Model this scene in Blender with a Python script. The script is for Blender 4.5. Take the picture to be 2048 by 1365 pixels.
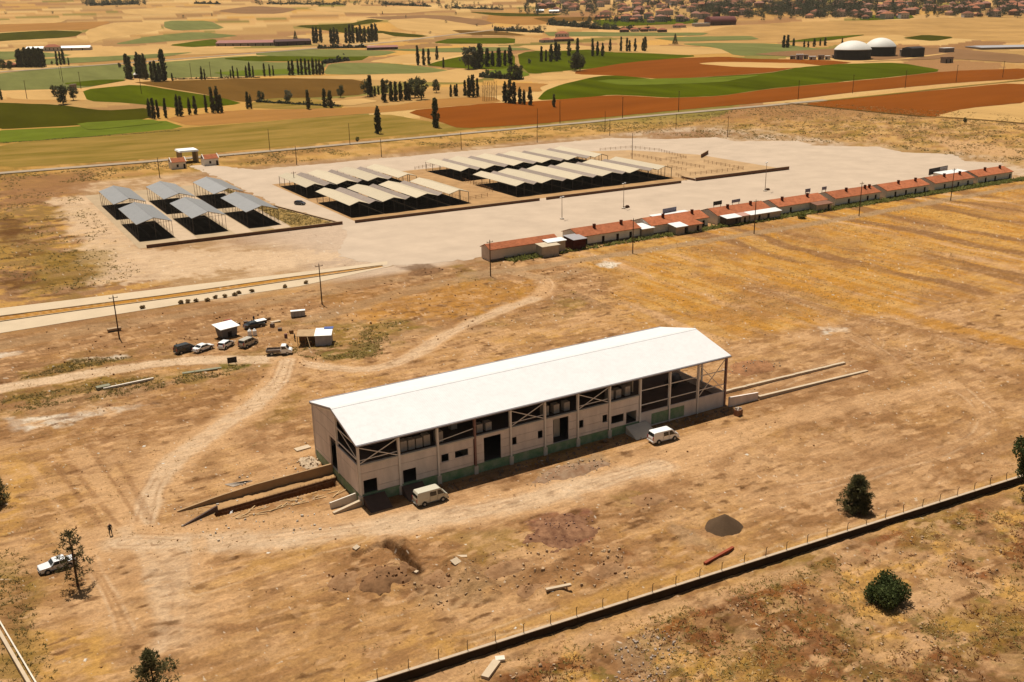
import bpy, bmesh, math, random
import numpy as np
from mathutils import Vector, Matrix
from mathutils.geometry import tessellate_polygon

for o in list(bpy.data.objects):
    bpy.data.objects.remove(o)
SC = bpy.context.scene
COL = SC.collection
random.seed(7)

# ------------------------------------------------------------------ camera
CAM = np.array([-42.458, -116.160, 64.391])
YAW, PITCH, ROLL, FPX = 0.5233, 0.3240, -0.0188, 1963.36      # focal length in pixels of a 2048 wide frame
_f = np.array([math.cos(PITCH)*math.sin(YAW), math.cos(PITCH)*math.cos(YAW), -math.sin(PITCH)])
_r0 = np.array([math.cos(YAW), -math.sin(YAW), 0.0])
_u0 = np.cross(_r0, _f)
_r = math.cos(ROLL)*_r0 + math.sin(ROLL)*_u0
_u = math.cos(ROLL)*_u0 - math.sin(ROLL)*_r0
cam_data = bpy.data.cameras.new('camera')
cam = bpy.data.objects.new('camera', cam_data)
COL.objects.link(cam)
cam.matrix_world = Matrix(((_r[0], _u[0], -_f[0], CAM[0]), (_r[1], _u[1], -_f[1], CAM[1]), (_r[2], _u[2], -_f[2], CAM[2]), (0, 0, 0, 1)))
cam_data.sensor_width = 36.0
cam_data.lens = 36.0*FPX/2048.0
cam_data.clip_start = 0.5
cam_data.clip_end = 20000
SC.camera = cam

# ------------------------------------------------------------------ sky, sun, exposure
SUN_EL = math.radians(71.0)
world = bpy.data.worlds.new('World')
SC.world = world
world.use_nodes = True
wn = world.node_tree
for n in list(wn.nodes):
    wn.nodes.remove(n)
sky = wn.nodes.new('ShaderNodeTexSky')
sky.sky_type = 'NISHITA'
sky.sun_disc = False
sky.sun_elevation = SUN_EL
sky.sun_rotation = math.radians(0.0)
sky.altitude = 1000
sky.air_density = 1.0
sky.dust_density = 3.0
sky.ozone_density = 0.6
bg = wn.nodes.new('ShaderNodeBackground')
bg.inputs['Strength'].default_value = 0.05
tint = wn.nodes.new('ShaderNodeMix'); tint.data_type = 'RGBA'; tint.blend_type = 'MULTIPLY'
tint.inputs['Factor'].default_value = 1.0
tint.inputs[7].default_value = (1.0, 0.86, 0.66, 1)     # warm dusty summer air
wo = wn.nodes.new('ShaderNodeOutputWorld')
wn.links.new(sky.outputs[0], tint.inputs[6])
wn.links.new(tint.outputs[2], bg.inputs['Color'])
wn.links.new(bg.outputs[0], wo.inputs['Surface'])
sun_data = bpy.data.lights.new('sun', 'SUN')
sun_data.energy = 5.0
sun_data.angle = math.radians(0.53)
sun_data.color = (1.0, 0.935, 0.83)
sun = bpy.data.objects.new('sun', sun_data)
COL.objects.link(sun)
sun.location = (0, 200, 400)
sun.rotation_euler = (-(math.pi/2 - SUN_EL), 0, 0)       # light comes from +Y (behind the hall), shadows fall to -Y
vs = SC.view_settings
vs.view_transform = 'Standard'; vs.look = 'None'; vs.gamma = 1.0; vs.use_curve_mapping = False
vs.exposure = 0.28
SC.render.engine = 'CYCLES'
SC.cycles.max_bounces = 5
SC.cycles.diffuse_bounces = 3
SC.cycles.volume_bounces = 0
SC.cycles.use_adaptive_sampling = True

# ------------------------------------------------------------------ terrain: flat plain, then a long rise to the hills
V0, S0, V1, S1 = 600.0, 0.030, 1500.0, 0.060
FX, FY = math.sin(YAW), math.cos(YAW)
def vdist(x, y): return (x-CAM[0])*FX + (y-CAM[1])*FY
def tz(x, y):
    v = vdist(x, y)
    return S0*np.maximum(0, np.minimum(v, V1)-V0) + S1*np.maximum(0, v-V1)
def G(px, py, dz=0.0):
    """point of the terrain surveyed at photo position (px,py)"""
    d = (px-1024)/FPX*_r - (py-682.5)/FPX*_u + _f
    for seg in range(3):
        a, b = [(0, 0), (S0, -S0*V0), (S1, S0*(V1-V0)-S1*V1)][seg]
        dv = d[0]*FX + d[1]*FY
        den = d[2] - a*dv
        if abs(den) < 1e-9: continue
        t = (b - CAM[2])/den
        v = t*dv
        if t > 0 and [v <= V0+.01, V0-.01 <= v <= V1+.01, v >= V1-.01][seg]:
            p = CAM + t*d
            return Vector((p[0], p[1], p[2]+dz))
    p = CAM + 9000*d/ (d[0]*FX+d[1]*FY)
    return Vector((p[0], p[1], float(tz(p[0], p[1]))))
def mpp(p):            # metres per photo pixel at a point
    return float(((p[0]-CAM[0])*_f[0]+(p[1]-CAM[1])*_f[1]+(p[2]-CAM[2])*_f[2])/FPX)

# ------------------------------------------------------------------ colours: albedo of a sunlit surface seen as an sRGB value
KK = (1.92, 1.86, 1.68)
def lin(c): return c/12.92 if c <= 0.04045 else ((c+0.055)/1.055)**2.4
def A(r, g, b): return tuple(min(0.85, lin(v/255.0)/k) for v, k in zip((r, g, b), KK))

# ------------------------------------------------------------------ materials
MATS = {}
def mat(name, col, rough=0.85, metal=0.0, var=0.12, scale=1.0, bump=0.0, bscale=None, col2=None, stretch=None, spec=0.3, det=4.0):
    if name in MATS: return MATS[name]
    if rough >= .85: spec = min(spec, .04)
    m = bpy.data.materials.new(name); m.use_nodes = True
    nt = m.node_tree; N = nt.nodes; L = nt.links
    b = N['Principled BSDF']
    b.inputs['Roughness'].default_value = rough
    b.inputs['Metallic'].default_value = metal
    b.inputs['Specular IOR Level'].default_value = spec
    tc = N.new('ShaderNodeTexCoord')
    src = tc.outputs['Object']
    if stretch:
        mp = N.new('ShaderNodeMapping'); mp.inputs['Scale'].default_value = stretch
        L.new(src, mp.inputs[0]); src = mp.outputs[0]
    nz = N.new('ShaderNodeTexNoise'); nz.inputs['Scale'].default_value = scale; nz.inputs['Detail'].default_value = det; nz.inputs['Roughness'].default_value = 0.65
    L.new(src, nz.inputs['Vector'])
    rp = N.new('ShaderNodeValToRGB')
    c2 = col2 or tuple(min(0.9, c*(1+var)) for c in col)
    c1 = col if col2 else tuple(c*(1-var) for c in col)
    rp.color_ramp.elements[0].position = 0.32; rp.color_ramp.elements[0].color = (*c1, 1)
    rp.color_ramp.elements[1].position = 0.68; rp.color_ramp.elements[1].color = (*c2, 1)
    L.new(nz.outputs[0], rp.inputs[0]); L.new(rp.outputs[0], b.inputs['Base Color'])
    if bump:
        n2 = N.new('ShaderNodeTexNoise'); n2.inputs['Scale'].default_value = bscale or scale*3; n2.inputs['Detail'].default_value = 5
        L.new(src, n2.inputs['Vector'])
        bp = N.new('ShaderNodeBump'); bp.inputs['Strength'].default_value = 1.0; bp.inputs['Distance'].default_value = bump
        L.new(n2.outputs[0], bp.inputs['Height']); L.new(bp.outputs[0], b.inputs['Normal'])
    MATS[name] = m
    return m
def ribmat(name, col, axis, period, rough=0.5, metal=0.0, var=0.08, depth=0.03, spec=0.4):
    """corrugated or tiled sheet: ribs repeat along an axis"""
    if name in MATS: return MATS[name]
    m = mat(name, col, rough, metal, var, 0.35, spec=spec)
    nt = m.node_tree; N = nt.nodes; L = nt.links
    oi = N.new('ShaderNodeObjectInfo'); mr = N.new('ShaderNodeMapRange'); mr.inputs[3].default_value = .9; mr.inputs[4].default_value = 1.07; L.new(oi.outputs['Random'], mr.inputs[0])
    n4 = N.new('ShaderNodeTexNoise'); n4.inputs['Scale'].default_value = 1.3; n4.inputs['Detail'].default_value = 6; L.new(N['Texture Coordinate'].outputs['Object'], n4.inputs['Vector'])
    m4 = N.new('ShaderNodeMapRange'); m4.inputs[1].default_value = .35; m4.inputs[2].default_value = .55; m4.inputs[3].default_value = 1-var*1.6; m4.inputs[4].default_value = 1; L.new(n4.outputs[0], m4.inputs[0])
    mm = N.new('ShaderNodeMath'); mm.operation = 'MULTIPLY'; L.new(mr.outputs[0], mm.inputs[0]); L.new(m4.outputs[0], mm.inputs[1])
    mx = N.new('ShaderNodeMix'); mx.data_type = 'RGBA'; mx.blend_type = 'MULTIPLY'; mx.inputs['Factor'].default_value = 1
    src = N['Principled BSDF'].inputs['Base Color'].links[0].from_socket; L.new(src, mx.inputs[6]); L.new(mm.outputs[0], mx.inputs[7]); L.new(mx.outputs[2], N['Principled BSDF'].inputs['Base Color'])
    w = N.new('ShaderNodeTexWave'); w.wave_type = 'BANDS'; w.bands_direction = axis
    w.inputs['Scale'].default_value = 0.314/period; w.inputs['Distortion'].default_value = 0
    L.new(N['Texture Coordinate'].outputs['Object'], w.inputs['Vector'])
    bp = N.new('ShaderNodeBump'); bp.inputs['Distance'].default_value = depth; bp.inputs['Strength'].default_value = 0.6
    L.new(w.outputs[0], bp.inputs['Height']); L.new(bp.outputs[0], N['Principled BSDF'].inputs['Normal'])
    return m

# ------------------------------------------------------------------ object helpers
def tag(o, label=None, cat=None, group=None, kind=None):
    if label: o['label'] = label
    if cat: o['category'] = cat
    if group: o['group'] = group
    if kind: o['kind'] = kind
    return o
def thing(name, label, cat, loc=(0, 0, 0), rz=0.0, group=None):
    o = bpy.data.objects.new(name, None); COL.objects.link(o)
    o.empty_display_size = 0.3
    o.location = loc; o.rotation_euler = (0, 0, rz)
    return tag(o, label, cat, group)
def link(name, me, m, parent=None):
    o = bpy.data.objects.new(name, me); COL.objects.link(o)
    if m is not None and not me.materials: me.materials.append(m)
    if parent is not None: o.parent = parent
    return o
class MB:
    def __init__(s): s.v = []; s.f = []
    def add(s, vs, fs):
        n = len(s.v); s.v += [tuple(v) for v in vs]; s.f += [tuple(i+n for i in f) for f in fs]; return s
    def quad(s, a, b, c, d): return s.add((a, b, c, d), ((0, 1, 2, 3),))
    def hexa(s, p):      # 8 corners: bottom ring then top ring
        return s.add(p, ((3, 2, 1, 0), (4, 5, 6, 7), (0, 1, 5, 4), (1, 2, 6, 5), (2, 3, 7, 6), (3, 0, 4, 7)))
    def box(s, x0, x1, y0, y1, z0, z1):
        return s.hexa(((x0, y0, z0), (x1, y0, z0), (x1, y1, z0), (x0, y1, z0), (x0, y0, z1), (x1, y0, z1), (x1, y1, z1), (x0, y1, z1)))
    def bar(s, a, b, w, h=None):     # rectangular bar from a to b
        a, b = Vector(a), Vector(b); h = h or w
        d = (b-a).normalized(); up = Vector((0, 0, 1)) if abs(d.z) < .95 else Vector((0, 1, 0))
        r = d.cross(up).normalized()*w/2; u = r.normalized().cross(d).normalized()*h/2
        return s.hexa((a-r-u, a+r-u, a+r+u, a-r+u, b-r-u, b+r-u, b+r+u, b-r+u))
    def tube(s, a, b, ra, rb=None, n=6, cap=True):
        a, b = Vector(a), Vector(b); rb = ra if rb is None else rb
        d = (b-a).normalized(); up = Vector((0, 0, 1)) if abs(d.z) < .95 else Vector((1, 0, 0))
        r = d.cross(up).normalized(); u = r.cross(d)
        vs = [a+(r*math.cos(t)+u*math.sin(t))*ra for t in [2*math.pi*i/n for i in range(n)]] + [b+(r*math.cos(t)+u*math.sin(t))*rb for t in [2*math.pi*i/n for i in range(n)]]
        fs = [(i, (i+1) % n, n+(i+1) % n, n+i) for i in range(n)]
        if cap: fs += [tuple(range(n-1, -1, -1)), tuple(range(n, 2*n))]
        return s.add(vs, fs)
    def prism(s, poly, y0, y1):      # poly in (x,z), extruded along y
        n = len(poly)
        vs = [(x, y0, z) for x, z in poly] + [(x, y1, z) for x, z in poly]
        return s.add(vs, [(i, (i+1) % n, n+(i+1) % n, n+i) for i in range(n)] + [tuple(range(n-1, -1, -1)), tuple(range(n, 2*n))])
    def mesh(s, name, smooth=False):
        me = bpy.data.meshes.new(name); me.from_pydata(s.v, [], s.f)
        bm = bmesh.new(); bm.from_mesh(me); bmesh.ops.recalc_face_normals(bm, faces=bm.faces); bm.to_mesh(me); bm.free()
        if smooth: me.polygons.foreach_set('use_smooth', [True]*len(me.polygons))
        return me
    def build(s, name, m, parent=None, smooth=False): return link(name, s.mesh(name, smooth), m, parent)
ORD = ['first', 'second', 'third', 'fourth', 'fifth', 'sixth', 'seventh', 'eighth', 'ninth', 'tenth', 'eleventh', 'twelfth', 'thirteenth', 'fourteenth', 'fifteenth', 'sixteenth']

# ------------------------------------------------------------------ noise on arrays
def _hash(ix, iy, seed):
    h = (ix.astype(np.int64)*374761393 + iy.astype(np.int64)*668265263 + seed*1442695041) & 0xffffffff
    h = ((h ^ (h >> 13))*1274126177) & 0xffffffff
    return ((h ^ (h >> 16)) & 0xffff)/65535.0
def vnoise(x, y, s, seed=0):
    x = np.asarray(x, float)/s; y = np.asarray(y, float)/s
    ix = np.floor(x); iy = np.floor(y); fx = x-ix; fy = y-iy
    fx = fx*fx*(3-2*fx); fy = fy*fy*(3-2*fy)
    a = _hash(ix, iy, seed); b = _hash(ix+1, iy, seed); c = _hash(ix, iy+1, seed); d = _hash(ix+1, iy+1, seed)
    return (a*(1-fx)+b*fx)*(1-fy) + (c*(1-fx)+d*fx)*fy
def fbm(x, y, s, seed=0, oct=4):
    t = 0; a = .5; w = 0
    for i in range(oct):
        t = t + a*vnoise(x*math.cos(i)+y*math.sin(i), y*math.cos(i)-x*math.sin(i), s/2**i, seed+i*17); w += a; a *= .55
    return t/w
def sstep(a, b, x):
    t = np.clip((x-a)/(b-a), 0, 1); return t*t*(3-2*t)
def inpoly(x, y, poly):
    x = np.asarray(x, float); y = np.asarray(y, float)
    r = np.zeros(x.shape, bool); n = len(poly)
    for i in range(n):
        x0, y0 = poly[i][0], poly[i][1]; x1, y1 = poly[(i+1) % n][0], poly[(i+1) % n][1]
        if y0 == y1: continue
        c = ((y0 > y) != (y1 > y)) & (x < (x1-x0)*(y-y0)/(y1-y0)+x0)
        r ^= c
    return r
def linedist(x, y, pts):
    d = np.full(x.shape, 1e9)
    for (ax, ay), (bx, by) in zip(pts[:-1], pts[1:]):
        ex, ey = bx-ax, by-ay; L2 = ex*ex+ey*ey+1e-9
        t = np.clip(((x-ax)*ex+(y-ay)*ey)/L2, 0, 1)
        d = np.minimum(d, np.hypot(x-ax-t*ex, y-ay-t*ey))
    return d
def GP(pts): return [tuple(G(*p)[:2]) for p in pts]
def smooth_line(pts, k=2):
    for _ in range(k):
        q = [pts[0]]
        for a, b in zip(pts[:-1], pts[1:]):
            q += [(a[0]*.75+b[0]*.25, a[1]*.75+b[1]*.25), (a[0]*.25+b[0]*.75, a[1]*.25+b[1]*.75)]
        pts = q + [pts[-1]]
    return pts
# ------------------------------------------------------------------ ground relief
FLAT = [(-4, 70, -4.5, 22), (-30, 2, 3, 17), (64, 103, -5, 8)]      # level ground round the hall and its ramps (x0,x1,y0,y1)
TRENCH = [smooth_line(GP([(775, 1085), (795, 1102), (815, 1125), (838, 1145)]), 1), smooth_line(GP([(712, 1108), (735, 1096), (770, 1090), (780, 1087)]), 1)]
CUT = GP([(430, 1032), (436, 1019), (690, 955), (690, 969)])       # excavation along the unfinished ramp
RIDGE_PX = [(1490, 575), (1560, 595), (1680, 628), (1780, 652), (1900, 682), (2060, 712)]
def relief(x, y):
    x = np.asarray(x, float); y = np.asarray(y, float)
    m = 1-sstep(95, 112, y)
    for x0, x1, y0, y1 in FLAT:
        d = np.maximum(np.maximum(x0-x, x-x1), np.maximum(y0-y, y-y1))
        m = m*sstep(0, 6, d)
    z = m*((fbm(x, y, 9, 3, 4)-.5)*.55 + (vnoise(x, y, .9, 5)-.5)*.16+(vnoise(x, y, .4, 7)-.5)*.07)
    z += m*.45*np.exp(-(linedist(x, y, GP([(760, 1180), (900, 1150), (1080, 1150), (1230, 1120)]))/5)**2)*fbm(x, y, 4, 9, 3)
    z += .5*np.exp(-(linedist(x, y, GP(RIDGE_PX))/2.2)**2)*(.2+1.4*fbm(x, y, 3, 65, 3))                   # earth bank along the stubble field
    hp = GP([(640, 1110), (780, 1075), (930, 1110), (1060, 1120), (1240, 1090), (1300, 1150), (1150, 1195), (900, 1215), (740, 1210)])
    hm_ = sstep(-1.5, 2.5, np.where(inpoly(x, y, hp), 1, -1)*linedist(x, y, hp+[hp[0]]))
    z += hm_*2.6*np.maximum(0, fbm(x, y, 3.6, 67, 3)-.45)                  # dug over ground before the wall
    z += .9*(1-sstep(-46, -41, y))*m*(fbm(x, y, 14, 21, 3)-.35)                    # rough bank outside the boundary wall
    z -= 1.25*sstep(0, .35, np.minimum(np.minimum(x+18.2, -.4-x), np.minimum(y-7.25, 9.75-y)))   # trench along the ramp
    z -= 1.3*np.exp(-(linedist(x, y, TRENCH[0])/.55)**4) + .7*np.exp(-(linedist(x, y, TRENCH[1])/.5)**2)
    z += .3*np.exp(-((linedist(x, y, TRENCH[0])-1.6)/.6)**2)*fbm(x, y, 1.5, 99, 2)
    return z
def gz(x, y): return float(relief(np.array([x]), np.array([y]))[0] + tz(x, y))

# ------------------------------------------------------------------ ground colours (albedo of soil, straw, weeds, plus small shadow dashes; painted by position)
def S(r, g, b): return np.array(A(r, g*.955, b*.85))
C_DIRT = S(206, 162, 112); C_SAND = S(230, 188, 146); C_PALE = np.array(A(242, 204, 158))
C_BROWN = S(168, 126, 90); C_DARK = S(112, 78, 50); C_STRAW = S(226, 178, 102); C_GOLD = S(212, 154, 68)
C_OLIVE = S(152, 126, 60); C_GREEN = S(112, 110, 40); C_GREY = S(188, 158, 126); C_RUST = S(150, 92, 56)
C_FAR = S(226, 184, 126); C_FAR2 = S(205, 160, 102); C_WHITE = np.array(A(252, 230, 196))
def paint(x, y):
    n = x.size
    c = np.empty((n, 3))
    N1 = fbm(x, y, 26, 1); N2 = fbm(x, y, 7, 2); N3 = fbm(x, y, 2.2, 4, 3); N4 = fbm(x, y, 60, 6)
    NX = fbm(x*.16, y, 1.6, 8, 3)          # streaks along the hall's long axis
    NY = fbm(x, y*.12, 1.5, 10, 3)         # streaks across
    c[:] = C_DIRT; worn = np.zeros(n)
    def mix(col, m):
        nonlocal c
        m = np.clip(m, 0, 1)[:, None]; c = c*(1-m)+col*m
    def blob(px, col, soft, strength=1.0, edge=3.0):
        P = GP(px); cx = sum(p[0] for p in P)/len(P); cy = sum(p[1] for p in P)/len(P)
        near = (np.abs(x-cx) < 4*max(abs(p[0]-cx) for p in P)+soft*3) & (np.abs(y-cy) < 4*max(abs(p[1]-cy) for p in P)+soft*3)
        idx = np.where(near)[0]
        if not len(idx): return
        X = x[idx]+(N2[idx]-.5)*soft*edge; Y = y[idx]+(N3[idx]-.5)*soft*edge
        ins = inpoly(X, Y, P); d = linedist(X, Y, P+[P[0]])
        sd = np.where(ins, d, -d)
        m = sstep(-soft*.5, soft*.5, sd)*strength*(.75+.5*N3[idx])
        m = np.clip(m, 0, 1)[:, None]; c[idx] = c[idx]*(1-m)+col*m
    def track(px, w, col, strength=.8, soft=1.0):
        P = smooth_line(GP(px)); xs = [p[0] for p in P]; ys = [p[1] for p in P]; g = w+soft*3
        idx = np.where((x > min(xs)-g) & (x < max(xs)+g) & (y > min(ys)-g) & (y < max(ys)+g))[0]
        if not len(idx): return
        d = linedist(x[idx], y[idx], P)+(N2[idx]-.5)*soft*1.6+(N3[idx]-.5)*soft*.8
        m = (1-sstep(w/2-soft*.5, w/2+soft*.6, d))*strength*(.72+.5*N3[idx])
        if w > 1.9 and col is not C_BROWN: worn[idx] = np.maximum(worn[idx], np.clip(m, 0, 1))
        m = np.clip(m, 0, 1)[:, None]; c[idx] = c[idx]*(1-m)+col*m
        if 2.9 < w < 4.45:      # wheel ruts
            r0 = linedist(x[idx], y[idx], P)+(fbm(x[idx], y[idx], 9, 97, 2)-.5)*1.6
            for off, cc in ((.75, C_BROWN), (1.15, C_PALE), (1.9, C_BROWN)):
                if off < w/2+.3:
                    m = (np.exp(-((r0-off)/.22)**2)*.42*sstep(.4, .6, N2[idx]))[:, None]; c[idx] = c[idx]*(1-m)+cc*m
    # --- general cover of the building plot
    mix(C_BROWN, sstep(.42, .62, N1)*.7)
    mix(C_SAND, sstep(.46, .7, N2)*.7)
    mix(C_STRAW, sstep(.48, .66, fbm(x, y, 16, 12))*sstep(.42, .62, N3)*.4)
    mix(C_BROWN, sstep(.5, .66, NX)*.45*(y < 100)); mix(C_DARK, sstep(.6, .72, fbm(x*.22, y, 1.1, 71, 3))*.25*(y < 100)*sstep(.4, .6, N1))
    mix(C_SAND, sstep(.55, .74, fbm(x*.2, y, 2.2, 31, 3))*.5*(y < 60))
    # --- stubble strips of the big field to the right of the hall, furrows run across
    fx = x*.985+y*.02
    fld = sstep(0, 12, x-(70+.34*(y-20)+(N1-.5)*24))*sstep(0, 6, y-(22-.12*(x-100)))*(y < 108)
    bx = fx+(N1-.5)*9+(N2-.5)*2.5; st = np.clip(.5+1.5*(vnoise(bx, y*.035+vnoise(x, y, 30, 47), 5.2, 46)-.5)+.5*(vnoise(bx, y*.06, 2.3, 48)-.5), 0, 1)
    mix(C_STRAW, fld*.8*sstep(.34, .56, N1*.5+N2*.5))
    mix(C_GOLD, fld*sstep(.42, .62, NY)*.85)
    mix(C_SAND, fld*sstep(.7, .96, st)*.9*sstep(.35, .55, fbm(x, y, 34, 41))); mix(C_BROWN*.85, fld*sstep(.75, .97, 1-st)*.85*sstep(.4, .55, fbm(x, y*.3, 22, 45)))
    mix(C_BROWN, fld*sstep(.52, .74, fbm(x, y, 20, 43))*.55)
    # --- strip between boundary wall and the photographer: weeds and rubble
    out = 1-sstep(-46.5, -43.5, y+(x-80)*.07)
    mix(C_BROWN, out*(.35+.5*sstep(.45, .62, N1)))
    mix(C_STRAW, out*sstep(.45, .62, fbm(x, y, 5, 14))*.85)
    mix(C_OLIVE, out*sstep(.54, .68, fbm(x, y, 6, 15))*.6)
    mix(C_RUST, out*sstep(.58, .7, fbm(x, y, 5, 16))*.8)
    mix(C_GREEN, out*sstep(.66, .74, fbm(x, y, 3, 18))*.5)
    mix(C_DARK, out*sstep(.52, .7, N3)*.55)
    # --- lot north of the hall, by the huts
    lot = sstep(56, 64, y+(N2-.5)*8)*(1-sstep(112, 116, y))*(x < 85)
    mix(C_BROWN, lot*.6*sstep(.3, .6, N1*.6+N2*.4)); mix(C_GREY, lot*.5*sstep(.4, .6, NX)); mix(C_OLIVE, lot*sstep(.6, .72, fbm(x, y, 8, 22))*.6)
    mix(C_DARK, lot*sstep(.6, .75, fbm(x, y, 9, 23))*.5)
    # --- around and beyond the market
    mk = sstep(112, 118, y)
    mix(C_GREY, mk*.75); mix(C_PALE, mk*sstep(.42, .66, NX*.4+N2*.6)*.6); mix(C_BROWN, mk*sstep(.55, .72, N1)*.45)
    yd = mk*sstep(20, 62, x+(N1-.5)*26)*(1-sstep(182, 190, y))*(1-sstep(70, 80, x)); mix(np.array(A(228, 198, 164)), yd*.85)
    lf = mk*(1-sstep(0, 7, x+1+(N2-.5)*10))
    NF = fbm(x, y*1.6, 5, 24); mix(C_BROWN, lf*.75); mix(C_STRAW, lf*sstep(.48, .6, NF)*.7); mix(C_OLIVE, lf*sstep(.5, .6, N1*.6+fbm(x, y, 4, 26)*.4)*.5); mix(C_DARK, lf*sstep(.56, .66, fbm(x*.5, y*1.4, 6, 25))*.7)
    bh = sstep(322, 334, y+(N2-.5)*10)
    mix(C_STRAW, bh*.75); mix(C_OLIVE, bh*sstep(.47, .6, fbm(x*.6, y*1.5, 6, 32))*.65); mix(C_BROWN, bh*sstep(.55, .7, N1)*.5)
    gr = sstep(388, 394, y)
    mix(C_OLIVE, gr*.75); mix(C_STRAW, gr*sstep(.5, .66, N1)*.7); mix(C_GREEN, gr*sstep(.5, .62, N4)*.5)
    fade = mk*sstep(262, 290, x)*(1-sstep(318, 330, y)); mix(np.array(A(226, 196, 160)), fade*.7*sstep(.4, .62, N2*.6+N3*.4))
    rt = sstep(338, 366, x+(N1-.5)*50)*sstep(108, 114, y)
    NG = fbm(x*.7, y*1.5, 9, 28); mix(C_STRAW, rt*.75); mix(C_OLIVE, rt*sstep(.48, .6, NG*.6+N1*.4)*.75); mix(C_BROWN, rt*sstep(.5, .62, fbm(x*.7, y*1.5, 7, 27))*.65); mix(C_SAND, rt*sstep(.58, .68, fbm(x, y*1.5, 8, 30))*.6)
    # --- far country: tan stubble with broad brown and olive reaches
    v = vdist(x, y)
    far = sstep(640, 760, v)
    mix(C_FAR, far); mix(C_FAR2, far*sstep(.45, .6, fbm(x*.5+y*.3, y*.5-x*.3, 170, 29))*.9)
    mix(C_OLIVE*.9+.02, far*sstep(.58, .64, fbm(x, y, 260, 33))*.55*(v < 1700)); mix(C_BROWN, far*sstep(.6, .66, fbm(x, y, 210, 35))*.5)
    # patchwork of small strip fields on the plain and the slopes
    ca, sa = math.cos(.32), math.sin(.32)
    pu = x*ca+y*sa+(fbm(x, y, 240, 81)-.5)*160; pv = -x*sa+y*ca+(fbm(x, y, 200, 83)-.5)*110
    row = np.floor(pv/62); cell = np.floor(pu/190+_hash(row, row*0+3, 5)*3)
    h1 = _hash(cell, row, 9); h2 = _hash(cell, row, 10)
    pal = np.stack([C_FAR, C_FAR*1.08, C_FAR2, C_STRAW*1.02, C_BROWN*1.12, S(176, 138, 96), S(140, 134, 70), S(206, 168, 112), S(238, 200, 140)])
    pc = pal[(h1*8.999).astype(int)]*(.9+.2*h2)[:, None]
    fm_ = sstep(560, 640, v)[:, None]*.85; c = c*(1-fm_)+pc*fm_
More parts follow.
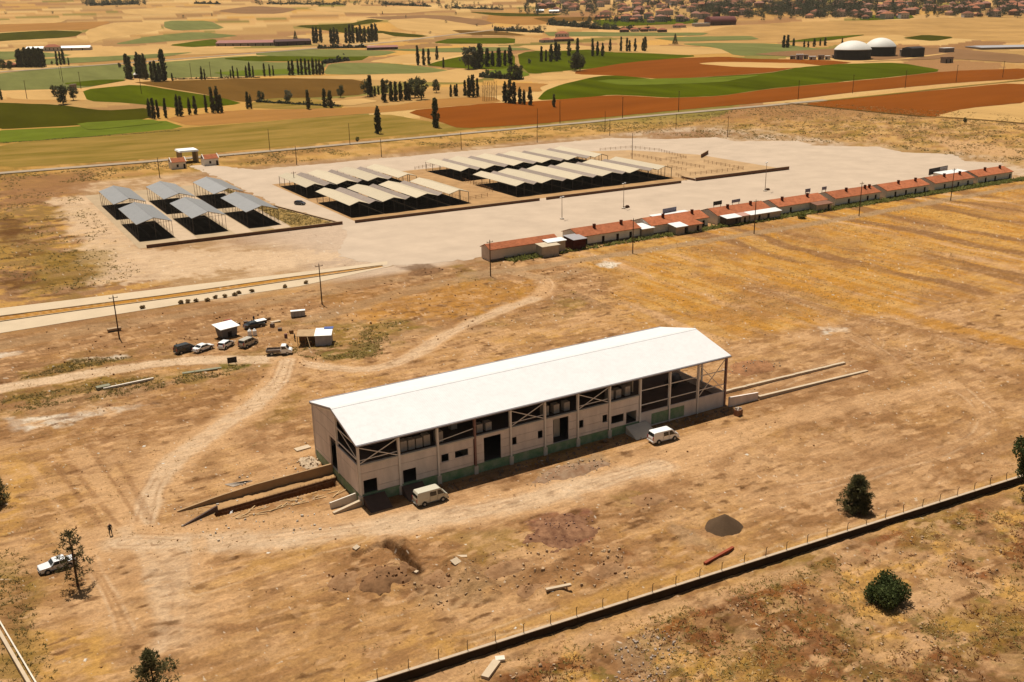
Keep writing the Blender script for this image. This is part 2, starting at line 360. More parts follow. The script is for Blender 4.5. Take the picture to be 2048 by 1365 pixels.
    # --- hand placed patches
    D = [([(100, 400), (190, 390), (280, 500), (700, 505), (690, 520), (300, 560), (200, 570), (150, 470)], C_PALE, 5, .75),
         ([(0, 355), (190, 345), (190, 385), (90, 400), (0, 420)], C_BROWN, 5, .8), ([(0, 430), (45, 440), (40, 480), (0, 480)], C_DARK, 3, .7),
         ([(0, 540), (80, 545), (90, 575), (0, 590)], C_DARK, 4, .6), ([(100, 500), (220, 500), (215, 560), (60, 580)], C_OLIVE, 5, .5),
         ([(15, 840), (190, 818), (300, 812), (120, 850), (20, 862)], C_WHITE, 2.2, .55), ([(30, 838), (190, 820), (205, 817), (60, 842)], C_WHITE, .8, .8), ([(25, 858), (130, 842), (190, 830), (80, 856)], C_WHITE, .7, .7), ([(130, 722), (250, 708), (260, 716), (150, 728)], C_WHITE, 1, .7), ([(0, 705), (50, 703), (40, 712), (0, 715)], C_WHITE, .8, .7),
         ([(40, 745), (160, 718), (280, 715), (150, 742), (60, 770)], C_OLIVE, 1.5, .75), ([(0, 790), (160, 760), (280, 755), (440, 735), (400, 748), (250, 775), (0, 815)], C_OLIVE, 2, .7),
         ([(440, 725), (510, 722), (500, 735), (445, 740)], C_GREEN, 1, .8), ([(640, 650), (800, 640), (830, 655), (700, 690), (620, 700)], C_OLIVE, 2, .7),
         ([(640, 705), (760, 680), (750, 715), (650, 722)], C_GREEN, 1.5, .7), ([(660, 590), (900, 560), (1080, 560), (1060, 600), (900, 640), (700, 640)], C_GOLD, 5, .55),
         ([(580, 610), (760, 570), (900, 550), (820, 590), (640, 640)], C_BROWN, 5, .6), ([(800, 535), (860, 525), (900, 540), (850, 552)], C_DARK, 2, .7),
         ([(1060, 965), (1120, 925), (1180, 905), (1222, 915), (1205, 940), (1120, 970)], C_GREY, 1.2, .8),
         ([(1050, 1040), (1110, 1018), (1180, 1025), (1190, 1060), (1150, 1095), (1090, 1090), (1060, 1070)], np.array(A(150, 96, 74)), 1.0, .75),
         ([(640, 1100), (780, 1070), (920, 1100), (930, 1140), (820, 1200), (700, 1180)], C_BROWN, 3, .75), ([(735, 1140), (830, 1120), (840, 1165), (760, 1190)], C_DARK, 1.5, .6), ([(772, 1085), (800, 1092), (850, 1140), (845, 1160), (815, 1150), (775, 1105)], C_DARK, .8, .9), ([(930, 1120), (1060, 1105), (1090, 1150), (960, 1180)], C_DARK, 3, .45), ([(1130, 1130), (1240, 1110), (1280, 1140), (1160, 1180)], C_RUST, 2.5, .45), ([(660, 1150), (740, 1120), (760, 1200), (690, 1215)], C_BROWN, 2, .7),
         ([(830, 1150), (960, 1140), (1060, 1165), (980, 1200), (840, 1220)], C_GREY, 3, .42), ([(900, 1060), (1060, 1060), (1040, 1140), (900, 1130)], C_OLIVE, 3, .45),
         ([(1000, 1130), (1200, 1110), (1240, 1150), (1060, 1180)], C_BROWN, 2.5, .7), ([(1250, 960), (1360, 940), (1380, 1000), (1280, 1025)], C_BROWN, 3, .6),
         ([(1210, 985), (1290, 975), (1290, 1010), (1220, 1020)], C_OLIVE, 2, .5), ([(1340, 1035), (1420, 1075), (1440, 1095), (1350, 1090)], C_GREY, 1.5, .6),
         ([(20, 1100), (70, 1120), (80, 1240), (90, 1365), (0, 1365), (0, 1100)], C_OLIVE, 2.5, .75), ([(10, 1150), (60, 1190), (60, 1300), (0, 1260)], C_BROWN, 2, .7), ([(0, 900), (60, 940), (40, 1060), (0, 1080)], C_STRAW, 3, .7),
         ([(80, 1270), (230, 1270), (220, 1365), (90, 1365)], C_STRAW, 3, .7), ([(460, 870), (540, 830), (560, 880), (500, 910)], C_BROWN, 3, .6), ([(510, 800), (600, 790), (590, 840), (520, 850)], C_OLIVE, 3, .4),
         ([(1190, 529), (1210, 524), (1240, 528), (1225, 534), (1200, 534)], C_WHITE, 1.2, 1), ([(1630, 660), (1660, 654), (1695, 656), (1680, 664), (1650, 670)], C_WHITE, 1.6, .85),
         ([(1800, 1195), (1850, 1170), (1950, 1165), (2010, 1180), (1930, 1195), (1870, 1225), (1800, 1225)], C_SAND, 1.5, .9), ([(1730, 1310), (1800, 1280), (1900, 1265), (1880, 1300), (1800, 1340), (1740, 1340)], C_SAND, 1.5, .7),
         ([(1230, 1300), (1300, 1255), (1340, 1280), (1310, 1365), (1230, 1365)], C_GREY, 1.5, .7), ([(1600, 1080), (1700, 1120), (1640, 1150), (1500, 1180)], C_OLIVE, 2, .45), ([(1830, 1010), (1960, 1000), (1930, 1080), (1820, 1110)], C_OLIVE, 3, .55),
         ([(1900, 1225), (2048, 1210), (2048, 1300), (1920, 1320)], C_OLIVE, 3, .55), ([(1480, 1230), (1640, 1210), (1660, 1290), (1500, 1330)], C_RUST, 2, .6), ([(1560, 1300), (1700, 1310), (1690, 1365), (1560, 1365)], C_RUST, 2, .5), ([(1460, 1340), (2048, 1345), (2048, 1365), (1460, 1365)], C_DARK, 2, .5),
         ([(1450, 730), (1540, 720), (1570, 745), (1480, 760)], C_BROWN, 1.5, .7), ([(1700, 730), (1790, 735), (1770, 770), (1700, 770)], C_BROWN, 1.5, .7),
         ([(1840, 270), (2048, 300), (2048, 320), (1900, 300)], C_SAND, 4, .8), ([(1600, 330), (1680, 325), (1820, 350), (1700, 345)], C_BROWN, 4, .5), ([(1290, 265), (1420, 262), (1440, 280), (1300, 282)], C_BROWN, 4, .6)]
    D = [([(120, 900), (420, 860), (600, 880), (600, 960), (330, 1010), (420, 1090), (480, 1240), (250, 1280), (150, 1150)], C_SAND, 6, .5), ([(900, 1010), (1300, 930), (1700, 850), (1900, 900), (1650, 1000), (1300, 1020)], C_SAND, 6, .4), ([(1500, 780), (1800, 700), (2048, 800), (2000, 930), (1700, 980)], C_BROWN, 8, .35), ([(-20, 640), (300, 600), (620, 600), (560, 700), (-20, 760)], C_BROWN, 5, .5)]+D
    for px, col, soft, s in D: blob(px, col, soft, s)
    T = [([(0, 778), (120, 757), (250, 737), (350, 722), (470, 718), (560, 720)], 4.8, C_PALE, 1.0, 1.0), ([(560, 718), (640, 735), (760, 742), (830, 710), (900, 665), (990, 625), (1070, 598), (1102, 575), (1085, 555), (1020, 545)], 4.4, C_SAND, .95, 1.2), ([(560, 718), (640, 735), (760, 742), (830, 710), (900, 665), (990, 625), (1070, 598)], 3.0, C_PALE, .75, 1.2),
         ([(575, 722), (560, 765), (500, 815), (430, 865), (350, 915), (290, 985), (260, 1060)], 7.0, C_SAND, 1.0, 2.0), ([(575, 722), (560, 765), (500, 815), (430, 865), (350, 915), (300, 985), (280, 1080)], 3.6, C_PALE, .8, 1.2), ([(150, 900), (190, 950), (240, 1020), (300, 1080)], 2.4, C_SAND, .7, .8), ([(100, 915), (150, 985), (210, 1060)], .7, C_BROWN, .6, .4), ([(125, 910), (175, 975), (240, 1055)], .7, C_BROWN, .6, .4), ([(175, 890), (225, 960), (275, 1040)], .6, C_BROWN, .55, .4), ([(60, 930), (110, 1010), (180, 1080)], .8, C_SAND, .6, .5), ([(330, 1130), (350, 1200), (330, 1290)], .5, C_BROWN, .5, .3), ([(375, 1110), (385, 1190), (370, 1280)], .5, C_BROWN, .5, .3), ([(420, 1130), (560, 1110), (760, 1060)], .6, C_SAND, .6, .4), ([(300, 1095), (520, 1080), (760, 1050), (960, 1015)], .45, C_BROWN, .55, .3), ([(300, 1070), (520, 1062), (760, 1035), (960, 1000)], .45, C_BROWN, .5, .3), ([(205, 880), (260, 960), (300, 1040)], 1.0, C_BROWN, .5, .5),
         ([(200, 1090), (320, 1075), (520, 1062), (700, 1050), (900, 1030), (1060, 1000), (1200, 965), (1330, 925), (1450, 880)], 8.5, C_SAND, 1.0, 2.5), ([(250, 1085), (450, 1085), (640, 1072), (820, 1045), (1000, 1015), (1180, 972), (1320, 930)], 4.4, C_PALE, .9, 2.2),
         ([(1390, 890), (1560, 840), (1750, 800), (1900, 770)], 4.6, C_SAND, .75, 2), ([(330, 1100), (370, 1180), (360, 1280)], 4.6, C_PALE, .6, 4.0), ([(250, 1060), (300, 1130), (330, 1230), (320, 1300)], 2.0, C_PALE, .5, 1.2), ([(400, 1080), (395, 1180), (370, 1290)], 1.4, C_SAND, .6, .8), ([(120, 1050), (200, 1150), (250, 1260)], 3, C_SAND, .5, 2),
         ([(940, 548), (1040, 540), (1130, 525), (1250, 507), (1400, 485), (1560, 458), (1720, 432), (1880, 402), (2048, 372)], 4.6, C_GREY, .9, 1.0), ([(1020, 545), (1100, 560), (1160, 540)], 4, C_GREY, .6, 1.5),
         ([(620, 640), (760, 600), (860, 570), (960, 552)], 5.5, C_GREY, .6, 1.5), ([(0, 690), (200, 655), (420, 622), (620, 590), (780, 560)], 6, C_GREY, .55, 2),
         ([(1470, 800), (1640, 740), (1780, 690), (1700, 640), (1560, 590)], 3, C_SAND, .35, 1.5), ([(1800, 700), (1930, 780), (1990, 850), (1900, 900), (1700, 960), (1500, 1000)], 3.5, C_SAND, .45, 1.5),
         ([(900, 1290), (1300, 1180), (1700, 1060), (2040, 960)], 3, C_STRAW, .55, 1.5), ([(860, 1365), (1100, 1300), (1300, 1235), (1600, 1140)], 2.6, C_SAND, .8, 1.2), ([(400, 1180), (560, 1120), (720, 1075)], 3, C_STRAW, .4, 2), ([(330, 1250), (520, 1260), (700, 1240)], 1.2, C_BROWN, .5, .8)]
    T += [([(-30, 643), (330, 596), (560, 561), (770, 531)], 4.0, C_GOLD, .9, .8), (RIDGE_PX, 3.5, C_BROWN, .6, 3.0), ([(1560, 560), (1700, 600), (1850, 640), (2048, 690)], 5, C_GOLD, .7, 2.5), ([(1700, 690), (1850, 720), (2048, 760)], 7, C_BROWN, .6, 3.0), ([(1640, 640), (1760, 700), (1800, 740)], 3, C_SAND, .5, 1.5)]
    for a in T: track(*a)
    nr = (v < 300)*(y < 112)*(1-.75*worn)*(1-.6*fld)
    da = fbm(x*.42, y, 1.0, 101, 2); db = fbm(x*.42+40, y+7, 1.1, 103, 2); dc = fbm(x*.8, y, 2.4, 105, 3)
    gate = .35+.65*sstep(.42, .6, fbm(x, y, 13, 107))
    mix(C_BROWN*.72, sstep(.66, .74, da)*.75*gate*nr); mix(C_SAND*1.04, sstep(.68, .77, db)*.7*nr)  # dark dashes: small shadows painted into the soil colour; pale ones are streaks
    mix(C_DARK, sstep(.76, .82, da)*.7*gate*nr); mix(C_BROWN*.92, sstep(.57, .62, dc)*.4*nr); mix(C_SAND, sstep(.6, .66, 1-dc)*.35*nr)  # darker cores of the painted shadow dashes, then random mottling
    sp = vnoise(x, y, .45, 57); mix(C_DARK, sstep(.78, .96, sp)*.16*(v < 300)); mix(C_PALE, sstep(.78, .96, 1-sp)*.14*(v < 300))
    mix(C_WHITE, (vnoise(x, y, .55, 51) > .965)*.6*(v < 330)); mix(C_DARK, (vnoise(x, y, .8, 53) > .94)*.45*(v < 330)*(vnoise(x, y, 7, 55) > .5))
    near_ = 1+.07*(v < 420)[:, None]
    return np.clip(c*near_, 0.01, .8)

# ------------------------------------------------------------------ ground mesh: one sheet, finer near the hall, out to the hills
def make_ground():
    inv = np.linspace(1/72.0, 1/430.0, 700)
    rows = np.concatenate([[-36, -20, 0, 20, 40, 56, 66], 1/inv, np.linspace(436, 590, 24), [V0], np.geomspace(612, 1490, 60), [V1], np.geomspace(1530, 5200, 40)])
    t = np.concatenate([np.linspace(-1.0, -.60, 16), np.linspace(-.585, .585, 1000), np.linspace(.60, 1.0, 16)])
    Vv, T = np.meshgrid(rows, t, indexing='ij')
    U = T*(np.maximum(Vv, 0)+40*(Vv < 60)+np.where(Vv < 60, 0, 0))
    U = np.where(Vv < 60, T*100, T*Vv*1.0)
    X = CAM[0]+FX*Vv+FY*U; Y = CAM[1]+FY*Vv-FX*U
    x = X.ravel(); y = Y.ravel()
    z = tz(x, y); near = Vv.ravel() < 420
    z[near] += relief(x[near], y[near])
    nr, nc = X.shape
    me = bpy.data.meshes.new('ground')
    me.vertices.add(x.size); me.vertices.foreach_set('co', np.stack([x, y, z], -1).astype(np.float32).ravel())
    i = (np.arange(nr-1)[:, None]*nc+np.arange(nc-1)[None]).ravel()
    q = np.stack([i, i+1, i+nc+1, i+nc], -1)[:, ::-1]
    me.loops.add(q.size); me.loops.foreach_set('vertex_index', q.astype(np.int32).ravel())
    me.polygons.add(len(q)); me.polygons.foreach_set('loop_start', (np.arange(len(q))*4).astype(np.int32))
    me.polygons.foreach_set('use_smooth', np.ones(len(q), bool))
    me.update(calc_edges=True)
    ca = me.color_attributes.new('soil', 'FLOAT_COLOR', 'POINT')
    c = paint(x, y)
    ca.data.foreach_set('color', np.concatenate([c, np.ones((c.shape[0], 1))], 1).astype(np.float32).ravel())
    m = bpy.data.materials.new('soil'); m.use_nodes = True
    N = m.node_tree.nodes; L = m.node_tree.links; b = N['Principled BSDF']
    b.inputs['Roughness'].default_value = .95; b.inputs['Specular IOR Level'].default_value = .0
    at = N.new('ShaderNodeAttribute'); at.attribute_name = 'soil'
    tc = N.new('ShaderNodeTexCoord')
    n1 = N.new('ShaderNodeTexNoise'); n1.inputs['Scale'].default_value = 2.6; n1.inputs['Detail'].default_value = 7; n1.inputs['Roughness'].default_value = .72
    L.new(tc.outputs['Object'], n1.inputs['Vector'])
    mr = N.new('ShaderNodeMapRange'); mr.inputs[1].default_value = .25; mr.inputs[2].default_value = .75; mr.inputs[3].default_value = .7; mr.inputs[4].default_value = 1.3
    L.new(n1.outputs[0], mr.inputs[0])
    mp = N.new('ShaderNodeMapping'); mp.inputs['Scale'].default_value = (.22, 1, 1); L.new(tc.outputs['Object'], mp.inputs[0])
    n3 = N.new('ShaderNodeTexNoise'); n3.inputs['Scale'].default_value = 1.1; n3.inputs['Detail'].default_value = 8; n3.inputs['Roughness'].default_value = .7
    L.new(mp.outputs[0], n3.inputs['Vector'])
    mr2 = N.new('ShaderNodeMapRange'); mr2.inputs[1].default_value = .3; mr2.inputs[2].default_value = .7; mr2.inputs[3].default_value = .8; mr2.inputs[4].default_value = 1.2
    L.new(n3.outputs[0], mr2.inputs[0])
    ml = N.new('ShaderNodeMath'); ml.operation = 'MULTIPLY'; L.new(mr.outputs[0], ml.inputs[0]); L.new(mr2.outputs[0], ml.inputs[1])
    mx = N.new('ShaderNodeMix'); mx.data_type = 'RGBA'; mx.blend_type = 'MULTIPLY'; mx.inputs['Factor'].default_value = 1
    L.new(at.outputs['Color'], mx.inputs[6]); L.new(ml.outputs[0], mx.inputs[7]); L.new(mx.outputs[2], b.inputs['Base Color'])
    n2 = N.new('ShaderNodeTexNoise'); n2.inputs['Scale'].default_value = 2.4; n2.inputs['Detail'].default_value = 8; n2.inputs['Roughness'].default_value = .75
    L.new(tc.outputs['Object'], n2.inputs['Vector'])
    bp = N.new('ShaderNodeBump'); bp.inputs['Distance'].default_value = .34; bp.inputs['Strength'].default_value = .8
    L.new(n2.outputs[0], bp.inputs['Height']); L.new(bp.outputs[0], b.inputs['Normal'])
    return tag(link('ground', me, m), 'bare sandy building plot and dry plain reaching to the hills', kind='structure')
make_ground()

# ------------------------------------------------------------------ draped sheets: fields, roads, yards
def clip_v(poly, v, keep_less):
    out = []; n = len(poly)
    for i in range(n):
        a, b = poly[i], poly[(i+1) % n]; da = vdist(*a)-v; db = vdist(*b)-v
        if keep_less: da, db = -da, -db
        if da >= 0: out.append(a)
        if (da > 0) != (db > 0) and da != db:
            t = da/(da-db); out.append((a[0]+(b[0]-a[0])*t, a[1]+(b[1]-a[1])*t))
    return out
def sheet(name, poly, dz, m, label=None, kind='structure', parent=None):
    vs = []; fs = []
    for lo, hi in ((-1e9, V0), (V0, V1), (V1, 1e9)):
        p = poly
        if lo > -1e8: p = clip_v(p, lo, False)
        if p and hi < 1e8: p = clip_v(p, hi, True)
        if len(p) < 3: continue
        P = [Vector((a, b, 0)) for a, b in p]
        n = len(vs); vs += [(a, b, float(tz(a, b))+dz) for a, b in p]
        fs += [tuple(n+i for i in t) for t in tessellate_polygon([P])]
    me = bpy.data.meshes.new(name); me.from_pydata(vs, [], fs)
    bm = bmesh.new(); bm.from_mesh(me)
    for f in bm.faces:
        if f.normal.z < 0: f.normal_flip()
    bm.to_mesh(me); bm.free()
    o = link(name, me, m, parent)
    return tag(o, label, None, None, kind)
def wobble(px, step=16, amp=.7, rng=random.Random(3)):
    """field outline with slightly uneven edges and soft corners"""
    n = len(px); q = []
    for i in range(n):
        a, b = px[i], px[(i+1) % n]
        q += [(a[0]*.85+b[0]*.15, a[1]*.85+b[1]*.15), (a[0]*.15+b[0]*.85, a[1]*.15+b[1]*.85)]
    out = []
    for i in range(len(q)):
        a, b = q[i], q[(i+1) % len(q)]; L = math.hypot(b[0]-a[0], b[1]-a[1]); k = max(1, int(L/step))
        for j in range(k):
            t = j/k; out.append((a[0]+(b[0]-a[0])*t+rng.uniform(-amp, amp)*1.5, a[1]+(b[1]-a[1])*t+rng.uniform(-amp, amp)*.35))
    return out
def strip(pts, w):
    P = [Vector((p[0], p[1])) for p in pts]; l = []; r = []
    for i, p in enumerate(P):
        d = (P[min(i+1, len(P)-1)]-P[max(i-1, 0)]).normalized(); nrm = Vector((-d.y, d.x))*w/2
        l.append(tuple(p+nrm)); r.append(tuple(p-nrm))
    return l + r[::-1]
FM = dict(
    wheat=mat('ripe_wheat', A(226, 178, 108), .95, 0, .13, .03, det=8, spec=0.0, stretch=(1, .25, 1)), wheat2=mat('cut_stubble', A(188, 132, 68), .95, 0, .14, .03, det=8, spec=0.0, stretch=(.3, 1, 1)),
    straw=mat('dry_pasture', A(206, 158, 92), .95, 0, .18, .02, det=8, spec=0.0), green=mat('green_crop', A(88, 94, 4), .95, 0, .32, .03, det=8, spec=0.0, stretch=(1, .2, 1)),
    dgreen=mat('dark_green_crop', A(78, 74, 8), .95, 0, .2, .03, det=8, spec=0.0, stretch=(1, .3, 1)), sage=mat('grey_green_crop', A(134, 132, 72), .95, 0, .16, .05, det=8, spec=0.0, stretch=(1, .2, 1)),
    rust=mat('red_ploughed_soil', A(152, 82, 26), .95, 0, .15, .03, det=8, spec=0.0, stretch=(.25, 1, 1)), brown=mat('brown_ploughed_soil', A(124, 88, 38), .95, 0, .16, .03, det=8, spec=0.0, stretch=(1, .3, 1)),
    olive=mat('olive_grass', A(186, 146, 74), .95, 0, .2, .035, det=10, spec=0.0, col2=A(132, 112, 40), stretch=(.5, 1.6, 1)), mauve=mat('mauve_fallow', A(160, 118, 78), .95, 0, .12, .02, det=8, spec=0.0), lime=mat('young_green_crop', A(116, 124, 36), .95, 0, .16, .04, det=8, spec=0.0))
FIELDS = [
    ('straw', [(1350, 78), (1460, 52), (1600, 44), (1800, 40), (2060, 29), (2060, 88), (1900, 76), (1700, 76), (1536, 86), (1440, 95), (1360, 92)], 'pale dry pasture below the town'),
    ('olive', [(-20, 290), (370, 256), (760, 226), (905, 252), (1060, 248), (900, 262), (640, 286), (330, 316), (-20, 338)], 'olive rough grass strip beside the far road'),
    ('dgreen', [(-20, 205), (120, 210), (210, 222), (300, 216), (305, 238), (150, 252), (-20, 260)], 'dark green field left of the poplar group'),
    ('lime', [(-20, 262), (150, 254), (325, 240), (372, 256), (180, 274), (-20, 288)], 'pale green strip at the left edge'),
    ('sage', [(-20, 150), (120, 134), (250, 127), (262, 157), (165, 178), (-20, 182)], 'grey-green crop below the left country road'),
    ('wheat', [(8, 187), (100, 181), (165, 184), (213, 196), (175, 201), (25, 199)], 'small ripe wheat patch by three round trees'),
    ('green', [(165, 180), (275, 169), (375, 185), (450, 197), (488, 208), (375, 219), (250, 206), (175, 203)], 'bright green field behind the poplar group'),
    ('brown', [(262, 164), (512, 157), (700, 158), (735, 165), (733, 190), (620, 196), (545, 197), (488, 206), (400, 187), (300, 171)], 'brown fallow field in the middle left'),
    ('sage', [(262, 130), (512, 110), (520, 125), (655, 125), (640, 150), (512, 153), (262, 158)], 'grey-green field with scattered poplars'),
    ('green', [(440, 118), (512, 112), (690, 114), (740, 112), (720, 122), (640, 124), (500, 123)], 'bright green strip beside the country road'),
    ('sage', [(512, 105), (640, 98), (800, 103), (765, 112), (690, 114), (512, 112)], 'grey-green strip under the low farmhouse'),
    ('wheat', [(735, 124), (820, 108), (932, 108), (880, 118), (860, 127), (780, 126)], 'ripe wheat wedge left of the grey poplars'),
    ('sage', [(645, 149), (660, 128), (690, 126), (780, 127), (850, 134), (905, 142), (850, 147), (700, 150)], 'grey-green tongue shaped field'),
    ('wheat', [(550, 156), (730, 150), (860, 147), (920, 137), (965, 140), (985, 152), (930, 166), (860, 165), (740, 160)], 'ripe wheat band behind the big poplar row'),
    ('straw', [(620, 202), (760, 189), (880, 175), (1000, 170), (1050, 185), (980, 193), (870, 199), (780, 212), (690, 216)], 'dry meadow under the big poplar row'),
    ('olive', [(500, 206), (545, 198), (620, 196), (690, 212), (680, 217), (560, 219), (500, 216)], 'weedy green corner with round bushes'),
    ('wheat2', [(325, 237), (470, 221), (600, 219), (780, 213), (870, 199), (985, 193), (1005, 205), (880, 215), (760, 226), (512, 244), (380, 253)], 'orange-tan stubble field before the poplars'),
    ('green', [(850, 131), (880, 122), (930, 112), (1000, 105), (1030, 110), (1030, 140), (960, 139), (900, 136)], 'green field behind the grey poplars'),
    ('lime', [(965, 143), (1030, 135), (1062, 150), (1030, 158), (985, 151)], 'small lime green patch'),
    ('green', [(1035, 106), (1140, 96), (1220, 105), (1290, 107), (1405, 112), (1300, 122), (1180, 138), (1130, 142), (1060, 149), (1040, 132)], 'green field with clumps of trees'),
    ('wheat', [(1055, 156), (1120, 148), (1180, 148), (1242, 151), (1170, 157), (1085, 162)], 'small wheat lens'), ('wheat2', [(1010, 166), (1100, 168), (1080, 175), (1085, 184), (1020, 184)], 'tan scrap of stubble'),
    ('wheat', [(1224, 101), (1290, 94), (1340, 92), (1440, 97), (1472, 106), (1380, 110), (1310, 107)], 'ripe wheat by the single conifer'),
    ('sage', [(1355, 88), (1440, 86), (1560, 88), (1650, 100), (1560, 112), (1470, 112), (1440, 97)], 'grey-green scrub pasture'),
    ('rust', [(1150, 143), (1260, 125), (1350, 117), (1450, 114), (1500, 118), (1660, 121), (1710, 126), (1590, 136), (1536, 146), (1430, 153), (1330, 159), (1240, 152), (1150, 149)], 'upper reddish ploughed field'),
    ('wheat', [(1392, 128), (1440, 124), (1600, 127), (1655, 133), (1570, 137), (1480, 135)], 'pale strip inside the upper ploughed field'),
    ('green', [(1072, 201), (1090, 182), (1120, 170), (1200, 152), (1240, 152), (1320, 160), (1430, 154), (1536, 147), (1600, 135), (1690, 128), (1800, 126), (1892, 142), (1780, 155), (1640, 168), (1536, 178), (1440, 192), (1340, 196), (1290, 193), (1224, 190), (1150, 198)], 'long bright green field'),
    ('rust', [(807, 223), (982, 207), (1080, 203), (1224, 191), (1290, 194), (1340, 197), (1440, 193), (1536, 179), (1640, 169), (1780, 156), (1892, 143), (2060, 137), (2060, 157), (1900, 167), (1700, 186), (1570, 202), (1400, 217), (1200, 236), (1060, 250), (920, 258), (880, 244)], 'long reddish ploughed field behind the far road'),
    ('rust', [(1600, 209), (1720, 196), (2060, 163), (2060, 205), (1930, 217), (1880, 235), (1790, 228), (1690, 219)], 'reddish ploughed field at the right edge'),
    ('wheat', [(1868, 233), (1930, 218), (2060, 206), (2060, 249), (1960, 239)], 'pale stubble corner at the right edge'),
    ('dgreen', [(585, 52), (700, 48), (740, 38), (772, 42), (690, 55), (860, 72), (835, 76), (700, 68), (640, 60)], 'dark green hook shaped field'),
    ('green', [(865, 86), (900, 77), (1030, 76), (1030, 88), (900, 88)], 'green strip before the village'), ('dgreen', [(-20, 68), (100, 61), (168, 64), (150, 74), (60, 80), (-20, 84)], 'dark green field on the left hillside'),
    ('sage', [(328, 42), (420, 42), (452, 58), (350, 62), (328, 56)], 'grey-green oval field on the hillside'), ('sage', [(225, 89), (300, 73), (390, 64), (482, 72), (430, 77), (340, 83), (280, 88)], 'curved grey-green band on the hillside'),
    ('green', [(335, 91), (400, 82), (430, 78), (440, 92), (380, 95)], 'green patch left of the pink barn'), ('wheat', [(170, 62), (230, 45), (320, 46), (325, 60), (200, 80), (180, 88)], 'striped stubble slope'),
    ('wheat', [(-20, 42), (140, 37), (120, 46), (-20, 54)], 'pale wheat band on the upper left slope'), ('wheat2', [(-20, 50), (120, 46), (230, 43), (170, 62), (100, 60), (-20, 66)], 'tan stubble on the left slope'), ('wheat', [(-20, 84), (150, 75), (168, 82), (40, 86), (-20, 90)], 'thin wheat band above the white farm'),
    ('wheat', [(240, 20), (360, 14), (400, 22), (330, 30), (250, 29)], 'pale field near the hilltop'), ('mauve', [(430, 22), (512, 12), (600, 18), (560, 28), (480, 28)], 'mauve fallow on the hilltop'), ('mauve', [(720, 35), (880, 30), (1000, 45), (960, 52), (800, 42)], 'mauve fallow in the far centre'),
    ('wheat', [(610, 15), (760, 12), (900, 20), (800, 28), (640, 24)], 'pale wheat on the far slope'), ('wheat', [(770, 40), (860, 36), (980, 56), (900, 70), (800, 60)], 'wheat slope in the far centre'), ('wheat2', [(980, 27), (1060, 25), (1160, 40), (1060, 52), (970, 45)], 'wheat slope left of the village'),
    ('dgreen', [(930, 24), (1024, 27), (1130, 29), (1100, 34), (1000, 33)], 'dark strip before the village'), ('brown', [(1060, 36), (1190, 34), (1200, 42), (1100, 46)], 'brown plot before the village'),
    ('green', [(1560, 85), (1640, 75), (1742, 69), (1650, 83)], 'green wedge behind the domes'), ('wheat', [(1640, 86), (1720, 73), (1800, 70), (1832, 80), (1680, 85)], 'wheat wedge behind the domes'), ('dgreen', [(1800, 77), (1850, 70), (1912, 75), (1870, 83)], 'dark wedge right of the domes'),
    ('green', [(1720, 32), (1820, 28), (1830, 37), (1720, 42)], 'green lawn below the town'), ('wheat', [(-20, 97), (300, 96), (512, 98), (700, 92), (500, 106), (250, 115), (-20, 118)], 'wheat fields along the country road'), ('sage', [(-20, 104), (60, 103), (160, 112), (-20, 122)], 'grey-green strip by the white farm'), ('green', [(1180, 40), (1400, 38), (1390, 48), (1200, 54)], 'green gardens below the village'),
    ('sage', [(20, 121), (250, 112), (400, 104), (300, 118), (60, 132)], 'thin grey-green strip along the country road'), ('lime', [(150, 247), (300, 239), (330, 246), (180, 262)], 'lighter corner of the pale green strip'), ('lime', [(1180, 161), (1420, 156), (1530, 150), (1440, 166), (1250, 172)], 'lighter band in the long green field'), ('wheat', [(560, 72), (760, 66), (800, 76), (640, 82)], 'wheat band before the far poplar row'), ('sage', [(760, 100), (1000, 94), (1080, 100), (900, 106)], 'grey-green band right of the low farmhouse'), ('wheat', [(1030, 92), (1150, 90), (1220, 98), (1080, 104)], 'wheat under the red-roofed farmhouse'), ('sage', [(1300, 76), (1500, 72), (1520, 80), (1360, 84)], 'grey-green band beside the broad conifer'), ('green', [(120, 168), (200, 160), (262, 160), (180, 174)], 'green wedge left of the field hut'), ('lime', [(420, 146), (520, 140), (640, 138), (600, 148), (470, 153)], 'lighter band in the grey-green field'), ('wheat', [(640, 206), (720, 198), (760, 203), (700, 213)], 'bleached corner under the big poplar row'), ('brown', [(900, 60), (1010, 64), (1060, 72), (930, 70)], 'brown strip left of the red farmhouse'),
    ('sage', [(1085, 64), (1300, 66), (1420, 66), (1400, 72), (1100, 74)], 'pale green strip under the village road'), ('mauve', [(1500, 110), (1800, 122), (1900, 118), (2060, 128), (2060, 112), (1880, 96), (1700, 96), (1560, 104)], 'bare works yard round the domes')]
KN = dict(wheat='wheat_field', wheat2='stubble_field', straw='pasture', green='green_field', dgreen='green_field', sage='crop_field', rust='ploughed_field', brown='fallow_field', olive='grassland', mauve='fallow_field', lime='green_field')
for i, (k, px, lab) in enumerate(FIELDS):
    sheet(KN[k], GP(wobble(px)), .03+.004*i, FM[k], lab)

